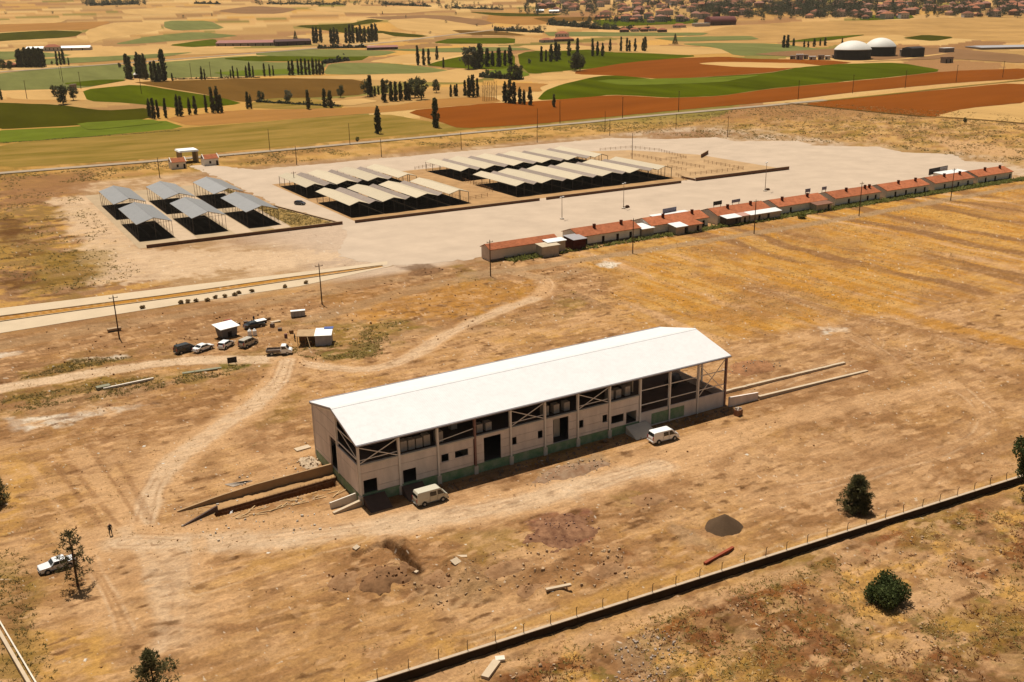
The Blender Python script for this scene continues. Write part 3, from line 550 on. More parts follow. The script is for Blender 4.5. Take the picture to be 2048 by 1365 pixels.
PAVE = mat('worn_concrete_paving', A(230, 202, 168), .9, 0, .09, .09, det=9, bump=.01, bscale=2)
ROADC = mat('pale_concrete_road', A(242, 214, 172), .9, 0, .06, .2, det=9)
ASPH = mat('grey_asphalt', A(196, 172, 140), .9, 0, .08, .3, det=6)
SOILP = mat('trodden_soil', A(206, 160, 106), .95, 0, .2, .18, det=9, bump=.04, bscale=3)
DUST = mat('dusty_concrete', A(212, 182, 140), .92, 0, .12, .15, det=9)
sheet('road', smooth_line(GP([(-40, 351), (365, 319), (700, 289), (1210, 241), (1400, 224), (1560, 210), (1720, 196), (1900, 176), (2080, 158)]), 1) and strip(smooth_line(GP([(-40, 351), (365, 319), (700, 289), (1210, 241), (1400, 224), (1560, 210), (1650, 201)]), 1), 6.5), .33, ASPH, 'straight asphalt road along the far side of the market')
sheet('road', strip(smooth_line(GP([(-30, 147), (200, 131), (430, 113), (512, 107), (640, 97), (760, 87), (860, 75), (960, 64), (1030, 55)]), 2), 9), .34, ASPH, 'country road winding past the farms')
sheet('path', strip(smooth_line(GP([(1560, 210), (1720, 196), (1900, 176), (2080, 158)]), 1), 4), .31, FM['olive'], 'grassy verge between the ploughed fields')
sheet('path', strip(smooth_line(GP([(1570, 207), (1690, 219), (1790, 229), (1880, 236), (1960, 240), (2080, 251)]), 1), 2.5), .35, FM['brown'], 'narrow ditch path at the field corner')
sheet('path', strip(smooth_line(GP([(1730, 124), (1800, 120), (1850, 113), (1890, 108)]), 1), 7), .36, FM['wheat'], 'pale access lane to the domes')
sheet('road', GP([(-30, 621), (160, 598), (330, 577), (560, 550), (700, 533), (775, 523), (775, 530), (560, 557), (330, 590), (-30, 636)]), .05, ROADC, 'upper lane of the pale concrete access road')
sheet('road', GP([(-30, 649), (160, 622), (400, 590), (700, 545), (775, 533), (790, 531), (600, 573), (400, 603), (160, 641), (-30, 672)]), .055, ROADC, 'lower lane of the pale concrete access road')
for px in ([(-30, 637), (330, 591), (560, 558), (765, 531)], [(-30, 648), (160, 621), (400, 589), (700, 544), (765, 532)]):
    P = GP(px); mb = MB()
    for a, b in zip(P[:-1], P[1:]): mb.bar((a[0], a[1], .06), (b[0], b[1], .06), .3, .24)
    tag(mb.build('kerb', mat('kerb_concrete', A(226, 196, 150), .9)), 'low concrete kerb of the median between the two road lanes', kind='structure')
yard = [(50, 141), (57, 122), (80, 116.5), (106, 121), (130, 122), (310, 121), (330, 128), (345, 140), (338, 152), (352, 168), (340, 186), (347, 204), (326, 226), (334, 244), (308, 262), (312, 280), (286, 290), (268, 312), (200, 314), (140, 316), (78, 318), (64, 348), (57, 348), (59, 300), (60, 225), (68, 186), (62, 165)]
def frayed(poly, step=2.0, amp=.6, rng=random.Random(8)):
    out = []
    for a, b in zip(poly, poly[1:]+poly[:1]):
        L = math.hypot(b[0]-a[0], b[1]-a[1]); k = max(1, int(L/step))
        out += [(a[0]+(b[0]-a[0])*j/k+rng.gauss(0, amp)*(j > 0), a[1]+(b[1]-a[1])*j/k+rng.gauss(0, amp)*(j > 0)) for j in range(k)]
    return out
sheet('paved_yard', frayed(yard), .03, PAVE, 'wide pale concrete yard of the livestock market')
# ------------------------------------------------------------------ the hall under construction
CONC = mat('precast_concrete', (.68, .585, .52), .9, 0, .14, .6, bump=.006, bscale=6, det=9, stretch=(1, 1, .35))
CONC2 = mat('cast_concrete', (.60, .53, .44), .9, 0, .10, .6, bump=.01, bscale=6, det=7)
STEEL = mat('primed_steel', (.74, .67, .60), .6, 0, .06, 1.5)
REDST = mat('red_oxide_steel', A(120, 52, 40), .7, 0, .12, 2)
GREENP = mat('green_waterproof_coat', (.10, .22, .10), .8, 0, .3, .7, col2=(.30, .34, .22), det=8)
ROOFW = ribmat('white_roof_sheet', (.60, .585, .575), 'X', .33, .6, 0, .03, .02, spec=.1)
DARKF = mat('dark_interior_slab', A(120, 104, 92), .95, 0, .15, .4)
GUT = mat('grey_gutter', A(190, 180, 176), .5, .3, .05, 2)
FLOOR, EAVE, RIDGE, WID, LEN = 1.45, 9.1, 11.3, 18.0, 66.0
hall = thing('industrial_hall', 'long white-roofed unfinished precast hall with open upper bays', 'building')
def cells(u0, u1, z0, z1, holes):
    us = sorted({u0, u1} | {min(max(h[0], u0), u1) for h in holes} | {min(max(h[1], u0), u1) for h in holes})
    zs = sorted({z0, z1} | {min(max(h[2], z0), z1) for h in holes} | {min(max(h[3], z0), z1) for h in holes})
    for a, b in zip(us[:-1], us[1:]):
        for c, d in zip(zs[:-1], zs[1:]):
            if b-a < 1e-4 or d-c < 1e-4: continue
            mu, mz = (a+b)/2, (c+d)/2
            if any(h[0] < mu < h[1] and h[2] < mz < h[3] for h in holes): continue
            yield a, b, c, d
rng = random.Random(11)
HOLES = {0: [(.5, 2.55, 1.45, 3.5)], 1: [(6.45, 8.5, 1.45, 3.5)], 2: [(12.5, 13.7, 3.2, 4.35), (14.7, 16.85, 3.3, 4.35)], 3: [(19.45, 22.35, 1.45, 5.35)],
         4: [(24.25, 25.05, 3.0, 4.22), (28.75, 29.62, 2.97, 4.22)], 5: [(31.5, 34.33, 1.5, 5.45)], 6: [(36.2, 37.1, 2.9, 4.2), (40.7, 41.62, 2.8, 4.05)], 7: [(42.4, 44.85, 2.15, 3.5), (45.3, 47.35, 1.5, 3.5)]}
def comps(cs):
    cs = list(cs); g = list(range(len(cs)))
    def find(i):
        while g[i] != i: i = g[i]
        return i
    for i, a in enumerate(cs):
        for j in range(i):
            b = cs[j]
            if min(a[1], b[1])-max(a[0], b[0]) > -1e-4 and min(a[3], b[3])-max(a[2], b[2]) > -1e-4: g[find(i)] = find(j)
    out = {}
    for i, a in enumerate(cs): out.setdefault(find(i), []).append(a)
    return out.values()
for i in range(8):                              # front: horizontal precast panels between the columns
    rows = [1.45, 1.9, 3.1, 4.4, 5.72] if i not in (0, 1, 7) else [1.45, 2.3, 4.6, 5.72]
    for a, b in zip(rows[:-1], rows[1:]):
        d = rng.uniform(0, .018)
        for cc in comps(cells(i*6+.16, i*6+5.84, a+.022, b-.022, HOLES.get(i, []))):
            mb = MB()
            for u0, u1, z0, z1 in cc: mb.box(u0, u1, -.02-d, .16, z0, z1)
            mb.build('wall_panel', CONC, hall)
    MB().box(i*6+.16, i*6+5.84, -.14, .3, 5.72, 5.95).build('ledge_beam', CONC2, hall)
    MB().box(i*6+.1, i*6+5.9, -.06, .3, -.2, 1.44).build('plinth', GREENP, hall)
for i in range(8, 11):
    MB().box(i*6+.16, i*6+5.84, -.03, .2, -.4, 2.72).build('parapet_wall', CONC, hall)
    for z in (4.05, 6.55): MB().bar((i*6+.1, .06, z), (i*6+5.9, .06, z), .10, .14).build('girt', STEEL, hall)
MB().box(50.4, 57.2, -.045, -.033, .25, 2.15).build('green_panel', GREENP, hall)
for i in range(12):                             # steel columns, with flange and web
    x = i*6.0
    mb = MB(); z0 = 1.3 if i < 8 else -.2
    mb.box(x-.15, x+.15, -.20, -.17, z0, EAVE-.25).box(x-.15, x+.15, .17, .20, z0, EAVE-.25).box(x-.02, x+.02, -.169, .169, z0, EAVE-.25)
    mb.build('column', STEEL if i not in (3, 11) else mat('part_primed_steel', A(186, 140, 122), .6, 0, .15, .5), hall)
    if i < 8: MB().box(x-.3, x+.3, -.32, .3, -.2, 1.28).build('footing', CONC2, hall)
    mb = MB()
    mb.box(x-.15, x+.15, WID-.2, WID-.17, .2, EAVE-.25).box(x-.15, x+.15, WID+.17, WID+.2, .2, EAVE-.25).box(x-.02, x+.02, WID-.169, WID+.169, .2, EAVE-.25)
    mb.build('column', STEEL, hall)
    mb = MB(); mb.bar((x, .1, EAVE-.3), (x, 9, RIDGE-.38), .16, .4).bar((x, 17.9, EAVE-.3), (x, 9.02, RIDGE-.38), .16, .4)
    mb.build('rafter', STEEL, hall)
MB().box(17.72, 17.8, -.1, .0, 1.5, 5.6).build('red_downpipe', REDST, hall)
for i in (0, 4, 6, 10):                         # wind bracing
    z0 = 6.1 if i < 8 else 2.9
    for a, b in (((i*6+.2, z0), (i*6+5.8, 8.5)), ((i*6+.2, 8.5), (i*6+5.8, z0))):
        MB().bar((a[0], .05 if a[1] < b[1] else -.02, a[1]), (b[0], .05 if a[1] < b[1] else -.02, b[1]), .09, .12).build('brace', STEEL, hall)
for i in (0, 2, 4, 6): MB().bar((i*6+.2, .1, 6.55), (i*6+5.8, .1, 6.6 if i != 2 else 7.2), .08, .1).build('girt', STEEL, hall)
for y, n in ((.1, 'eave_beam'), (17.9, 'eave_beam')): MB().bar((-.15, y, EAVE-.12), (66.2, y, EAVE-.12), .2, .24).build(n, STEEL, hall)
# roof
s = (RIDGE-EAVE)/9.0
for y0, y1, z0, z1 in ((-.35, 9.0, EAVE-.35*s, RIDGE), (18.35, 9.0, EAVE-.35*s, RIDGE)):
    mb = MB(); mb.hexa(((-.3, y0, z0), (66.65, y0, z0), (66.65, y1, z1), (-.3, y1, z1), (-.3, y0, z0+.12), (66.65, y0, z0+.12), (66.65, y1, z1+.12), (-.3, y1, z1+.12)))
    mb.build('roof_slope', ROOFW, hall)
MB().prism([(-.45, RIDGE+.045), (0, RIDGE+.165), (.45, RIDGE+.045), (0, RIDGE+.15)], 0, 67.0)
mb = MB(); mb.hexa(((-.32, 8.55, RIDGE+.02), (66.67, 8.55, RIDGE+.02), (66.67, 9, RIDGE+.13), (-.32, 9, RIDGE+.13), (-.32, 8.55, RIDGE+.05), (66.67, 8.55, RIDGE+.05), (66.67, 9, RIDGE+.16), (-.32, 9, RIDGE+.16)))
mb.build('ridge_cap', ROOFW, hall)
MB().box(-.3, 66.65, -.52, -.36, EAVE-.24, EAVE-.04).build('gutter', GUT, hall)
MB().box(-.3, 66.65, 18.36, 18.62, EAVE-.24, EAVE+.08).build('gutter', GUT, hall)
for y0, y1, z0, z1 in ((-.35, 9.0, EAVE-.25, RIDGE-.17), (18.35, 9.0, EAVE-.25, RIDGE-.17)):
    for x in (-.34, 66.66): MB().hexa(((x, y0, z0-.08), (x+.03, y0, z0-.08), (x+.03, y1, z1-.08), (x, y1, z1-.08), (x, y0, z0+.24), (x+.03, y0, z0+.24), (x+.03, y1, z1+.24), (x, y1, z1+.24))).build('verge_trim', GUT, hall)
# left gable: closed rear half, tall doorway, open front half with girts
GH = [(8.5, 11.2, 1.45, 6.3)]
for a, b in ((-.4, 2.0), (2.0, 4.5), (4.5, 6.75), (6.75, 9.0)):
    for u0, u1 in ((8.3, 17.8),):
        d = rng.uniform(0, .02)
        for cc in comps(cells(u0, u1, a+.022, b-.022, GH)):
            mb = MB()
            for p, q, c, e in cc: mb.box(-.06-d, .14, p, q, c, e)
            mb.build('gable_panel', CONC, hall)
mb = MB(); mb.add([(-.06, 8.3, 9.02), (-.06, 17.8, 9.02), (-.06, 9.0, RIDGE-.3), (.1, 8.3, 9.02), (.1, 17.8, 9.02), (.1, 9.0, RIDGE-.3), (-.06, 8.3, RIDGE-.5), (.1, 8.3, RIDGE-.5)], [(0, 1, 2, 6), (7, 5, 4, 3), (0, 3, 4, 1), (1, 4, 5, 2), (2, 5, 7, 6), (6, 7, 3, 0)])
mb.build('gable_panel', CONC, hall)
for a, b in ((1.45, 4.6), (4.6, 5.8)):
    MB().box(-.07, .14, .25, 8.0, a+.02, b-.02).build('gable_panel', CONC, hall)
MB().box(-.1, .2, -.1, 17.9, -.4, 1.43).build('gable_plinth', GREENP, hall)
MB().box(-.16, .16, 8.02, 8.28, 1.44, RIDGE-.5).build('gable_post', STEEL, hall)
for z in (6.6, 8.7): MB().bar((0, .2, z), (0, 8.0, z), .1, .14).build('girt', STEEL, hall)
MB().bar((0, .3, 6.7), (0, 7.9, 8.9), .07, .1).build('brace', STEEL, hall)
# floors, partitions and rear wall
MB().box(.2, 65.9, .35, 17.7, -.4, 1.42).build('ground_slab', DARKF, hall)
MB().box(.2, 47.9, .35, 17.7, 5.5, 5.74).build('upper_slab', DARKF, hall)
for a, b in ((.2, 2.4), (2.4, 4.6), (4.6, 6.8), (6.8, 8.75)): MB().box(.16, 53.9, WID-.1, WID+.12, a+.02, b-.02).build('rear_panel', CONC, hall)
for x in (18.1, 47.9): MB().box(x, x+.15, .4, 17.6, 1.43, 5.49).build('partition', CONC2, hall)
MB().box(47.95, 48.1, 2, 17.6, 5.75, 8.9).build('partition', CONC2, hall)
for x in (31.4, 32.9): MB().box(x, x+1.1, 2.0, 2.2, 1.43, 4.4).build('inner_pier', CONC2, hall)
for x0, x1 in ((66.0, 66.2),):
    MB().box(x0, x1, .3, 17.8, -.4, 2.6).build('gable_parapet', CONC, hall)
for y in (6, 12): MB().box(65.9, 66.2, y-.12, y+.12, 2.61, RIDGE-.9).build('gable_post', STEEL, hall)
MB().bar((54.2, 18, 3.9), (65.8, 18, 3.9), .08, .12).build('girt', STEEL, hall)
MB().bar((60.2, 18, 4.2), (65.8, 18, 8.6), .07, .1).build('brace', STEEL, hall); MB().bar((60.2, 17.9, 8.6), (65.8, 17.9, 4.2), .07, .1).build('brace', STEEL, hall)
# pallets of white blocks on the upper floor
BAG = mat('white_block_wrap', A(232, 214, 190), .8, 0, .06, 1.5)
PALW = mat('pallet_timber', A(170, 130, 86), .9, 0, .2, 3)
bay = {1: [6.75, 7.95, 9.15, 10.35], 2: [12.4, 16.2], 3: [18.9, 20.4], 5: [30.4, 32.3, 34.2], 7: [42.5, 44.0, 45.8]}
for i, xs in bay.items():
    for k, x in enumerate(xs):
        h = rng.uniform(1.35, 1.6) if i != 3 else 1.25
        yb = 1.0 if i != 2 or k == 0 else 4.0
        wh = {1: 'second', 2: 'third', 3: 'fourth', 5: 'sixth', 7: 'eighth'}[i]
        t = thing('block_pallet', f'{ORD[k]} white wrapped pallet from the left in the {wh} upper bay', 'pallet', (x, yb, 5.75), 0, 'wrapped pallets on the upper floor')
        mb = MB()
        for a in range(2):
            for b in range(2):
                for c in range(3): mb.box(a*.51+.005, a*.51+.495, b*.51+.005, b*.51+.495, .13+c*h/3, .13+(c+1)*h/3-.012)
        mb.build('block_stack', BAG, t)
        mb = MB(); mb.box(0, 1.01, 0, 1.01, .09, .12)
        for a in (0, .45, .9): mb.box(a, a+.1, 0, 1.0, 0, .089)
        mb.build('pallet_base', PALW, t)
# junk inside the open bays
HEAP = mat('dark_spoil', A(112, 92, 76), .95, 0, .25, 1.2, bump=.05)
def heap(name, label, cat, loc, rx, ry, h, m, seed, n=22, stones=0, sm=None, flat=.0):
    """mound with an uneven foot: a small height field, smooth for tipped gravel and lumpy for spoil"""
    rr = random.Random(seed); N = 44 if flat else 34; t = thing(name, label, cat, loc)
    gx, gy = np.meshgrid(np.linspace(-1.35, 1.35, N), np.linspace(-1.35, 1.35, N), indexing='ij')
    X, Y = gx*rx, gy*ry; r = np.hypot(gx, gy)*(1+(fbm(X+seed*31, Y, 2.2, seed, 3)-.5)*(.9 if flat else .25))
    Z = h*np.clip(1-r, 0, 1)**(.75 if flat else .95)
    if flat: Z = Z*(.45+1.1*fbm(X+seed*17, Y+9, 1.3, seed+5, 3))+np.where(r < 1, (fbm(X, Y+seed, .5, seed+3, 2)-.5)*.18, 0)
    Z = np.where(r >= 1, -.04-(r-1)*1.6, Z-.04)
    idx = lambda a, b: a*N+b
    keep = [(a, b) for a in range(N-1) for b in range(N-1) if max(Z[a, b], Z[a+1, b], Z[a, b+1], Z[a+1, b+1]) > -.42]
    mb = MB(); mb.add(list(zip(X.ravel(), Y.ravel(), Z.ravel())), [(idx(a, b), idx(a+1, b), idx(a+1, b+1), idx(a, b+1)) for a, b in keep])
    me = mb.mesh('mound', True); bm = bmesh.new(); bm.from_mesh(me); bmesh.ops.delete(bm, geom=[v for v in bm.verts if not v.link_faces], context='VERTS'); bm.to_mesh(me); bm.free(); link('mound', me, m, t)
    if stones:
        mb = MB()
        for q in range(stones):
            a = rr.uniform(0, 6.28); k = rr.random()**.6*1.25; x, y = math.cos(a)*k*rx, math.sin(a)*k*ry
            ia = min(N-1, max(0, int((x/rx/2.7+.5)*(N-1)))); ib = min(N-1, max(0, int((y/ry/2.7+.5)*(N-1))))
            stone(mb, x, y, max(0, Z[ia, ib]), .05+.32*rr.random()**3, rr)
        tag(mb.build('loose_stones', sm or m, t), kind='stuff')
    return t
def stone(mb, x, y, z, s, rr, hk=1.0):
    a = rr.uniform(0, 6.28); ca, sa = math.cos(a), math.sin(a); w, d, h = s*rr.uniform(.6, 1.3), s*rr.uniform(.5, 1), s*rr.uniform(.35, .8)*hk
    P = []
    for zz, k in ((-.2*h, 1), (h, rr.uniform(.5, .85))):
        for ux, uy in ((-1, -1), (1, -1), (1, 1), (-1, 1)):
            lx, ly = ux*w/2*k*rr.uniform(.8, 1.2), uy*d/2*k*rr.uniform(.8, 1.2)
            P.append((x+lx*ca-ly*sa, y+lx*sa+ly*ca, z+zz*rr.uniform(.8, 1.2)))
    mb.hexa(P)
heap('soil_heap', 'dark soil heap inside the open right end of the hall', 'heap', (52, 6, 1.42), 2.6, 2.2, 1.1, HEAP, 3)
t = thing('plastic_tank', 'dark horizontal tank lying on the hall floor near the right end', 'tank', (62.5, 9.5, 1.42), .5)
mb = MB(); mb.tube((-1.6, 0, .95), (1.6, 0, .95), .95, n=16).tube((-1.75, 0, .95), (-1.6, 0, .95), .5, .95, 16).tube((1.6, 0, .95), (1.75, 0, .95), .95, .5, 16); mb.build('drum', mat('dark_plastic', A(90, 80, 74), .6), t, True)
mb = MB(); mb.box(-1.2, -1.0, -.7, .7, 0, .3).box(1.0, 1.2, -.7, .7, 0, .3); mb.build('cradle', PALW, t)

# ------------------------------------------------------------------ ramps, slabs and loose concrete round the hall
def prismY(mb, xz, y0, y1): return mb.prism(xz, y0, y1)
t = thing('ramp_wall', 'long concrete ramp side wall running left from the hall, lit along its top', 'wall')
MB().prism([(.15, -.3), (.15, 2.0), (11.5, 1.5), (17, .95), (22.4, .15), (22.4, -.3)], -.16, .16).build('wall', mat('sandy_concrete', A(206, 166, 118), .9, 0, .1, .6), t); t.location = (0, 10.6, 0); t.rotation_euler = (0, 0, math.pi-.045)
t = thing('ramp_fill', 'brown soil fill of the unfinished ramp beside the left gable', 'soil ramp')
mb = MB(); nx, ny = 44, 9; vs = []; rr = random.Random(5)
for i in range(nx+1):
    for j in range(ny+1):
        x = -.2-i*.5; y = 9.15+j*(10.75-9.15+.05*i*.5)/ny; vs.append((x, y, max(-.12, .5*(1-i/40)+rr.uniform(-.1, .1)-(.12 if j == 0 else 0))))
mb.add(vs, [(i*(ny+1)+j, (i+1)*(ny+1)+j, (i+1)*(ny+1)+j+1, i*(ny+1)+j+1) for i in range(nx) for j in range(ny)])
mb.build('fill_surface', SOILP, t, True)
MB().prism([(-.2, -1.4), (-.2, .42), (-18, -.02), (-18, -1.4)], 9.0, 9.16).build('earth_face', mat('cut_earth', A(126, 90, 60), .95, 0, .3, 2.0, bump=.06), t)
t = thing('rebar_fence', 'row of thin upright rebar rods along the ramp trench', 'rebar')
RB = mat('rusty_rebar', A(140, 96, 64), .8, 0, .2, 4)
rm = None
for i in range(30):
    x = -.6-i*.56+rng.uniform(-.12, .12); h = 1.5-.02*i+rng.uniform(-.12, .12)
    o = MB().tube((0, 0, -.5), (rng.uniform(-.04, .04), 0, h), .018, n=4).build('rod', RB, t); o.location = (x, 8.7, -.55)
for z in (.2, .7): MB().tube((-.5, 8.72, z), (-17, 8.72, z-.55), .014, n=4).build('tie_bar', RB, t)
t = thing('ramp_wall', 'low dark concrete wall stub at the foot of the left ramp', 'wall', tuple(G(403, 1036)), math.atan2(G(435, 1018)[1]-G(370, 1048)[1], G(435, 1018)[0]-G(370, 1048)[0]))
MB().prism([(-2.9, -.2), (2.6, -.2), (2.6, .75), (-2.9, .12)], -.13, .13).build('wall', mat('dark_concrete', A(120, 98, 84), .9, 0, .1, 1), t)
mb = MB()
rr = random.Random(9)
for k in range(34):
    x, y = rr.uniform(-16, -1), rr.uniform(4.6, 6.9); a = rr.uniform(-.5, .7); L = rr.uniform(.7, 2.2)
    z = gz(x, y)+.03+.02*k % .1
    o = MB().box(-L/2, L/2, -.06, .06, 0, .04).build('plank', mat('bleached_timber', A(236, 196, 140), .9, 0, .12, 3))
    o.location = (x, y, z+.01*(k % 5)); o.rotation_euler = (0, rr.uniform(-.03, .03), a)
    tag(o, 'short bleached timber offcut scattered in front of the ramp trench', 'plank', 'timber offcuts by the ramp trench')
for k in range(7):
    p = G(468+k*3.2, 962+k*1.6); o = MB().box(-1.5, 1.5, -.11, .11, 0, .05).build('board', mat('grey_board', A(206, 184, 158), .9, 0, .1, 2))
    o.location = (p[0], p[1]+.25*k-.9, gz(p[0], p[1])+.03); o.rotation_euler = (0, 0, -.18+.05*k)
    tag(o, 'grey board in the small fan of boards behind the left ramp wall', 'board', 'fan of grey boards')
def wallpiece(name, label, a, b, w, h0, h1, m):
    d = math.hypot(b[0]-a[0], b[1]-a[1]); t = thing(name, label, 'wall', (a[0], a[1], 0), math.atan2(b[1]-a[1], b[0]-a[0]))
    MB().prism([(0, -.3), (d, -.3), (d, h1), (0, h0)], -w/2, w/2).build('wall', m, t); return t
wallpiece('ramp_wall', 'short upright concrete wall at the near left corner of the hall', (-4.1, 1.1), (-.25, 1.2), .22, .95, 1.35, CONC2)
wallpiece('ramp_wall', 'short tilted pale concrete wall in front of the corner wall', (-4.3, -.5), (-.1, -.25), .5, .25, .9, mat('pale_concrete', A(240, 212, 172), .9, 0, .06, 1))
for x0, x1, d, lab in ((.2, 3.4, 2.7, 'first dark entrance ramp, below the leftmost doorway'), (6.0, 9.2, 2.6, 'second dark entrance ramp, beside the cream van'), (45.0, 49.2, 2.9, 'grey concrete entrance ramp behind the white van')):
    t = thing('entrance_ramp', lab, 'ramp', ((x0+x1)/2, -.35, 0)); w = (x1-x0)/2
    MB().hexa(((-w, -d, -.1), (w, -d, -.1), (w, 0, -.1), (-w, 0, -.1), (-w, -d, .02), (w, -d, .02), (w, 0, 1.3), (-w, 0, 1.3))).build('slab', CONC2 if x0 > 20 else MATS['dark_concrete'], t)  # the two left ramps get a darker concrete
t = wallpiece('ramp_wall', 'grey concrete ramp wall continuing right from the hall corner', (66.4, -.7), (72.8, -.9), .3, 1.75, 1.35, CONC)
t = thing('ramp_wall', 'pale straight concrete strip running right of the hall, nearer of the two', 'wall', (73.0, -.95, 0), math.atan2(-.55, 26.5))
MB().prism([(0, -.2), (26.5, -.2), (26.5, .22), (0, .62)], -.28, .28).build('wall', mat('pale_concrete', A(240, 212, 172)), t)
t = thing('ramp_wall', 'row of pale concrete blocks running right of the hall, farther of the two', 'wall', (67.0, 4.45, 0), math.atan2(-.9, 32))
bm_ = MB().box(.02, 1.14, -.3, .3, -.15, .5).mesh('block'); bm_.materials.append(mat('pale_concrete', A(240, 212, 172)))
for k in range(28):
    o = link('block', bm_, None, t); o.location = (k*1.15, rng.uniform(-.03, .03), -.12*k/28+rng.uniform(-.02, .02)); o.rotation_euler = (0, 0, rng.uniform(-.01, .01))
t = thing('crate', 'rusty brown crate with white sacks on top by the right hall corner', 'crate', tuple(G(1476, 831)), .2)
MB().box(-.55, .55, -.5, .5, 0, 1.05).build('box', mat('rust_brown_wood', A(190, 138, 104), .9, 0, .15, 2), t)
for x in (-.5, 0, .44): MB().box(x-.04, x+.1, -.53, -.505, 0, 1.08).build('batten', PALW, t)
mb = MB()
for k in range(5): stone(mb, rng.uniform(-.35, .35), rng.uniform(-.3, .3), 1.08, .5, rng)
mb.build('sacks', BAG, t)
# heaps
gp = G(1448, 1052); heap('gravel_pile', 'smooth dark grey gravel pile near the boundary wall', 'pile', (gp[0], gp[1], gz(gp[0], gp[1])), 2.7, 2.5, 2.0, mat('dark_gravel', A(112, 88, 64), .95, 0, .1, 4, bump=.03, bscale=14), 2)
gp = G(1120, 1062); heap('spoil_pile', 'purple-red spoil pile with rubble in the middle of the plot', 'pile', (gp[0], gp[1], gz(gp[0], gp[1])), 4.6, 4.2, .75, mat('purple_spoil', A(116, 76, 54), .95, 0, .3, .9, bump=.08, bscale=3, col2=A(186, 136, 96)), 4, stones=150, sm=mat('mixed_stone', A(186, 140, 112), .95, 0, .25, 1.5), flat=1)
gp = G(1140, 945); heap('rubble_pile', 'grey-brown rubble pile in front of the hall shadow', 'pile', (gp[0], gp[1], 0), 6.2, 2.2, .55, mat('grey_rubble', A(190, 156, 120), .95, 0, .25, .8, bump=.08, bscale=3, col2=A(160, 118, 84)), 6, stones=170, sm=mat('pale_stone', A(226, 196, 156), .95, 0, .2, 1.2), flat=1)
gp = G(1505, 735); heap('spoil_pile', 'low reddish spoil heap beyond the right end of the hall', 'pile', (gp[0], gp[1], gz(gp[0], gp[1])), 5, 3.2, 1.0, mat('red_spoil', A(184, 130, 86), .95, 0, .25, .8, bump=.06, bscale=3), 8, stones=120, sm=mat('pale_stone', A(226, 196, 156)), flat=1)
gp = G(775, 1160); heap('spoil_pile', 'dark brown spoil heap beside the narrow pit', 'pile', (gp[0], gp[1], gz(gp[0], gp[1])-.2), 2.8, 2.2, .6, mat('brown_spoil', A(156, 114, 76), .95, 0, .25, 1, bump=.06, bscale=3), 10, stones=60, flat=1)
gp = G(850, 545); heap('spoil_pile', 'brown earth heap beside the track behind the hall', 'pile', (gp[0], gp[1], gz(gp[0], gp[1])-.1), 5, 3.0, .9, mat('brown_spoil', A(156, 114, 76)), 12, stones=40, flat=1)
gp = G(628, 925); heap('rubble_pile', 'white stone rubble against the back corner of the left gable', 'pile', (gp[0]-.6, gp[1], 0), 1.6, 2.0, .5, mat('pale_stone', A(226, 196, 156)), 13, stones=120, flat=1)
for k, (px, rx, ry, h, lab) in enumerate((((690, 1165), 2.6, 2.0, .7, 'low brown earth heap left of the narrow pit'), ((880, 1160), 2.4, 1.8, .6, 'low earth heap between the pit and the white slabs'), ((1010, 1140), 3.0, 2.2, .8, 'earth heap below the purple spoil pile'), ((1215, 1145), 2.6, 2.0, .7, 'reddish earth heap near the white concrete post'), ((1300, 1000), 2.8, 2.0, .5, 'low weedy heap right of the rubble pile'), ((1060, 1180), 2.0, 1.4, .6, 'small heap left of the white concrete post'))):
    gp = G(*px); heap('earth_heap', lab, 'heap', (gp[0], gp[1], gz(gp[0], gp[1])-.08), rx, ry, h, mat('churned_soil', A(160, 116, 76), .95, 0, .25, .8, bump=.08, bscale=3, col2=A(196, 150, 104)), 20+k, stones=34, sm=mat('soil_clods', A(176, 130, 88), .95, 0, .25, 1.2), flat=1)
# loose slabs and beams
def slab(name, label, cat, px, L, w, h, ang, m, roll=0.0):
    p = G(*px); o = MB().box(-L/2, L/2, -w/2, w/2, 0, h).build(name, m); o.location = (p[0], p[1], gz(p[0], p[1])+.04); o.rotation_euler = (roll, 0, ang); tag(o, label, cat); return o
PALEC = mat('pale_concrete', A(240, 212, 172))
o = slab('steel_beam', 'red-brown steel beam lying near the boundary wall', 'beam', (1438, 1113), 5.6, .35, .3, .18, mat('red_oxide_beam', A(176, 84, 48), .8, 0, .15, 1)); 
slab('concrete_slab', 'white concrete post lying on straw inside the boundary wall', 'slab', (1117, 1187), 3.1, .42, .25, -.2, PALEC)
slab('concrete_slab', 'thick pale concrete slab lying outside the boundary wall', 'slab', (982, 1343), 2.9, .85, .35, .62, PALEC)
slab('concrete_slab', 'small broken slab behind the thick pale slab', 'slab', (1000, 1322), 1.0, .7, .25, -.4, CONC2)
slab('concrete_slab', 'white broken slab tipped up in the middle of the plot', 'slab', (912, 1140), 1.1, .9, .12, .3, PALEC, .35)
slab('concrete_slab', 'flat white sheet lying above the tipped slab', 'slab', (922, 1117), 1.5, .5, .06, -.5, PALEC)
slab('concrete_slab', 'white slab near the top of the narrow pit', 'slab', (712, 1096), .9, .6, .15, .5, PALEC, .3)
slab('concrete_slab', 'white block at the end of the narrow pit', 'slab', (833, 1152), .5, .4, .3, .5, PALEC)
slab('concrete_slab', 'small white block beside the narrow pit', 'slab', (811, 1128), .6, .4, .3, .9, PALEC)
slab('concrete_slab', 'pale slab half buried beside the left gable corner', 'slab', (605, 898), 2.4, 1.2, .15, .1, PALEC)
slab('concrete_slab', 'long grey-green panel on the weedy bank below the parked cars', 'panel', (400, 743), 6.5, .9, .18, -.12, mat('greygreen_panel', A(170, 164, 132), .9, 0, .1, 1))
slab('concrete_slab', 'second shorter panel at the end of the weedy bank', 'panel', (427, 738), 3.0, .7, .18, -.1, mat('greygreen_panel', A(170, 164, 132)))
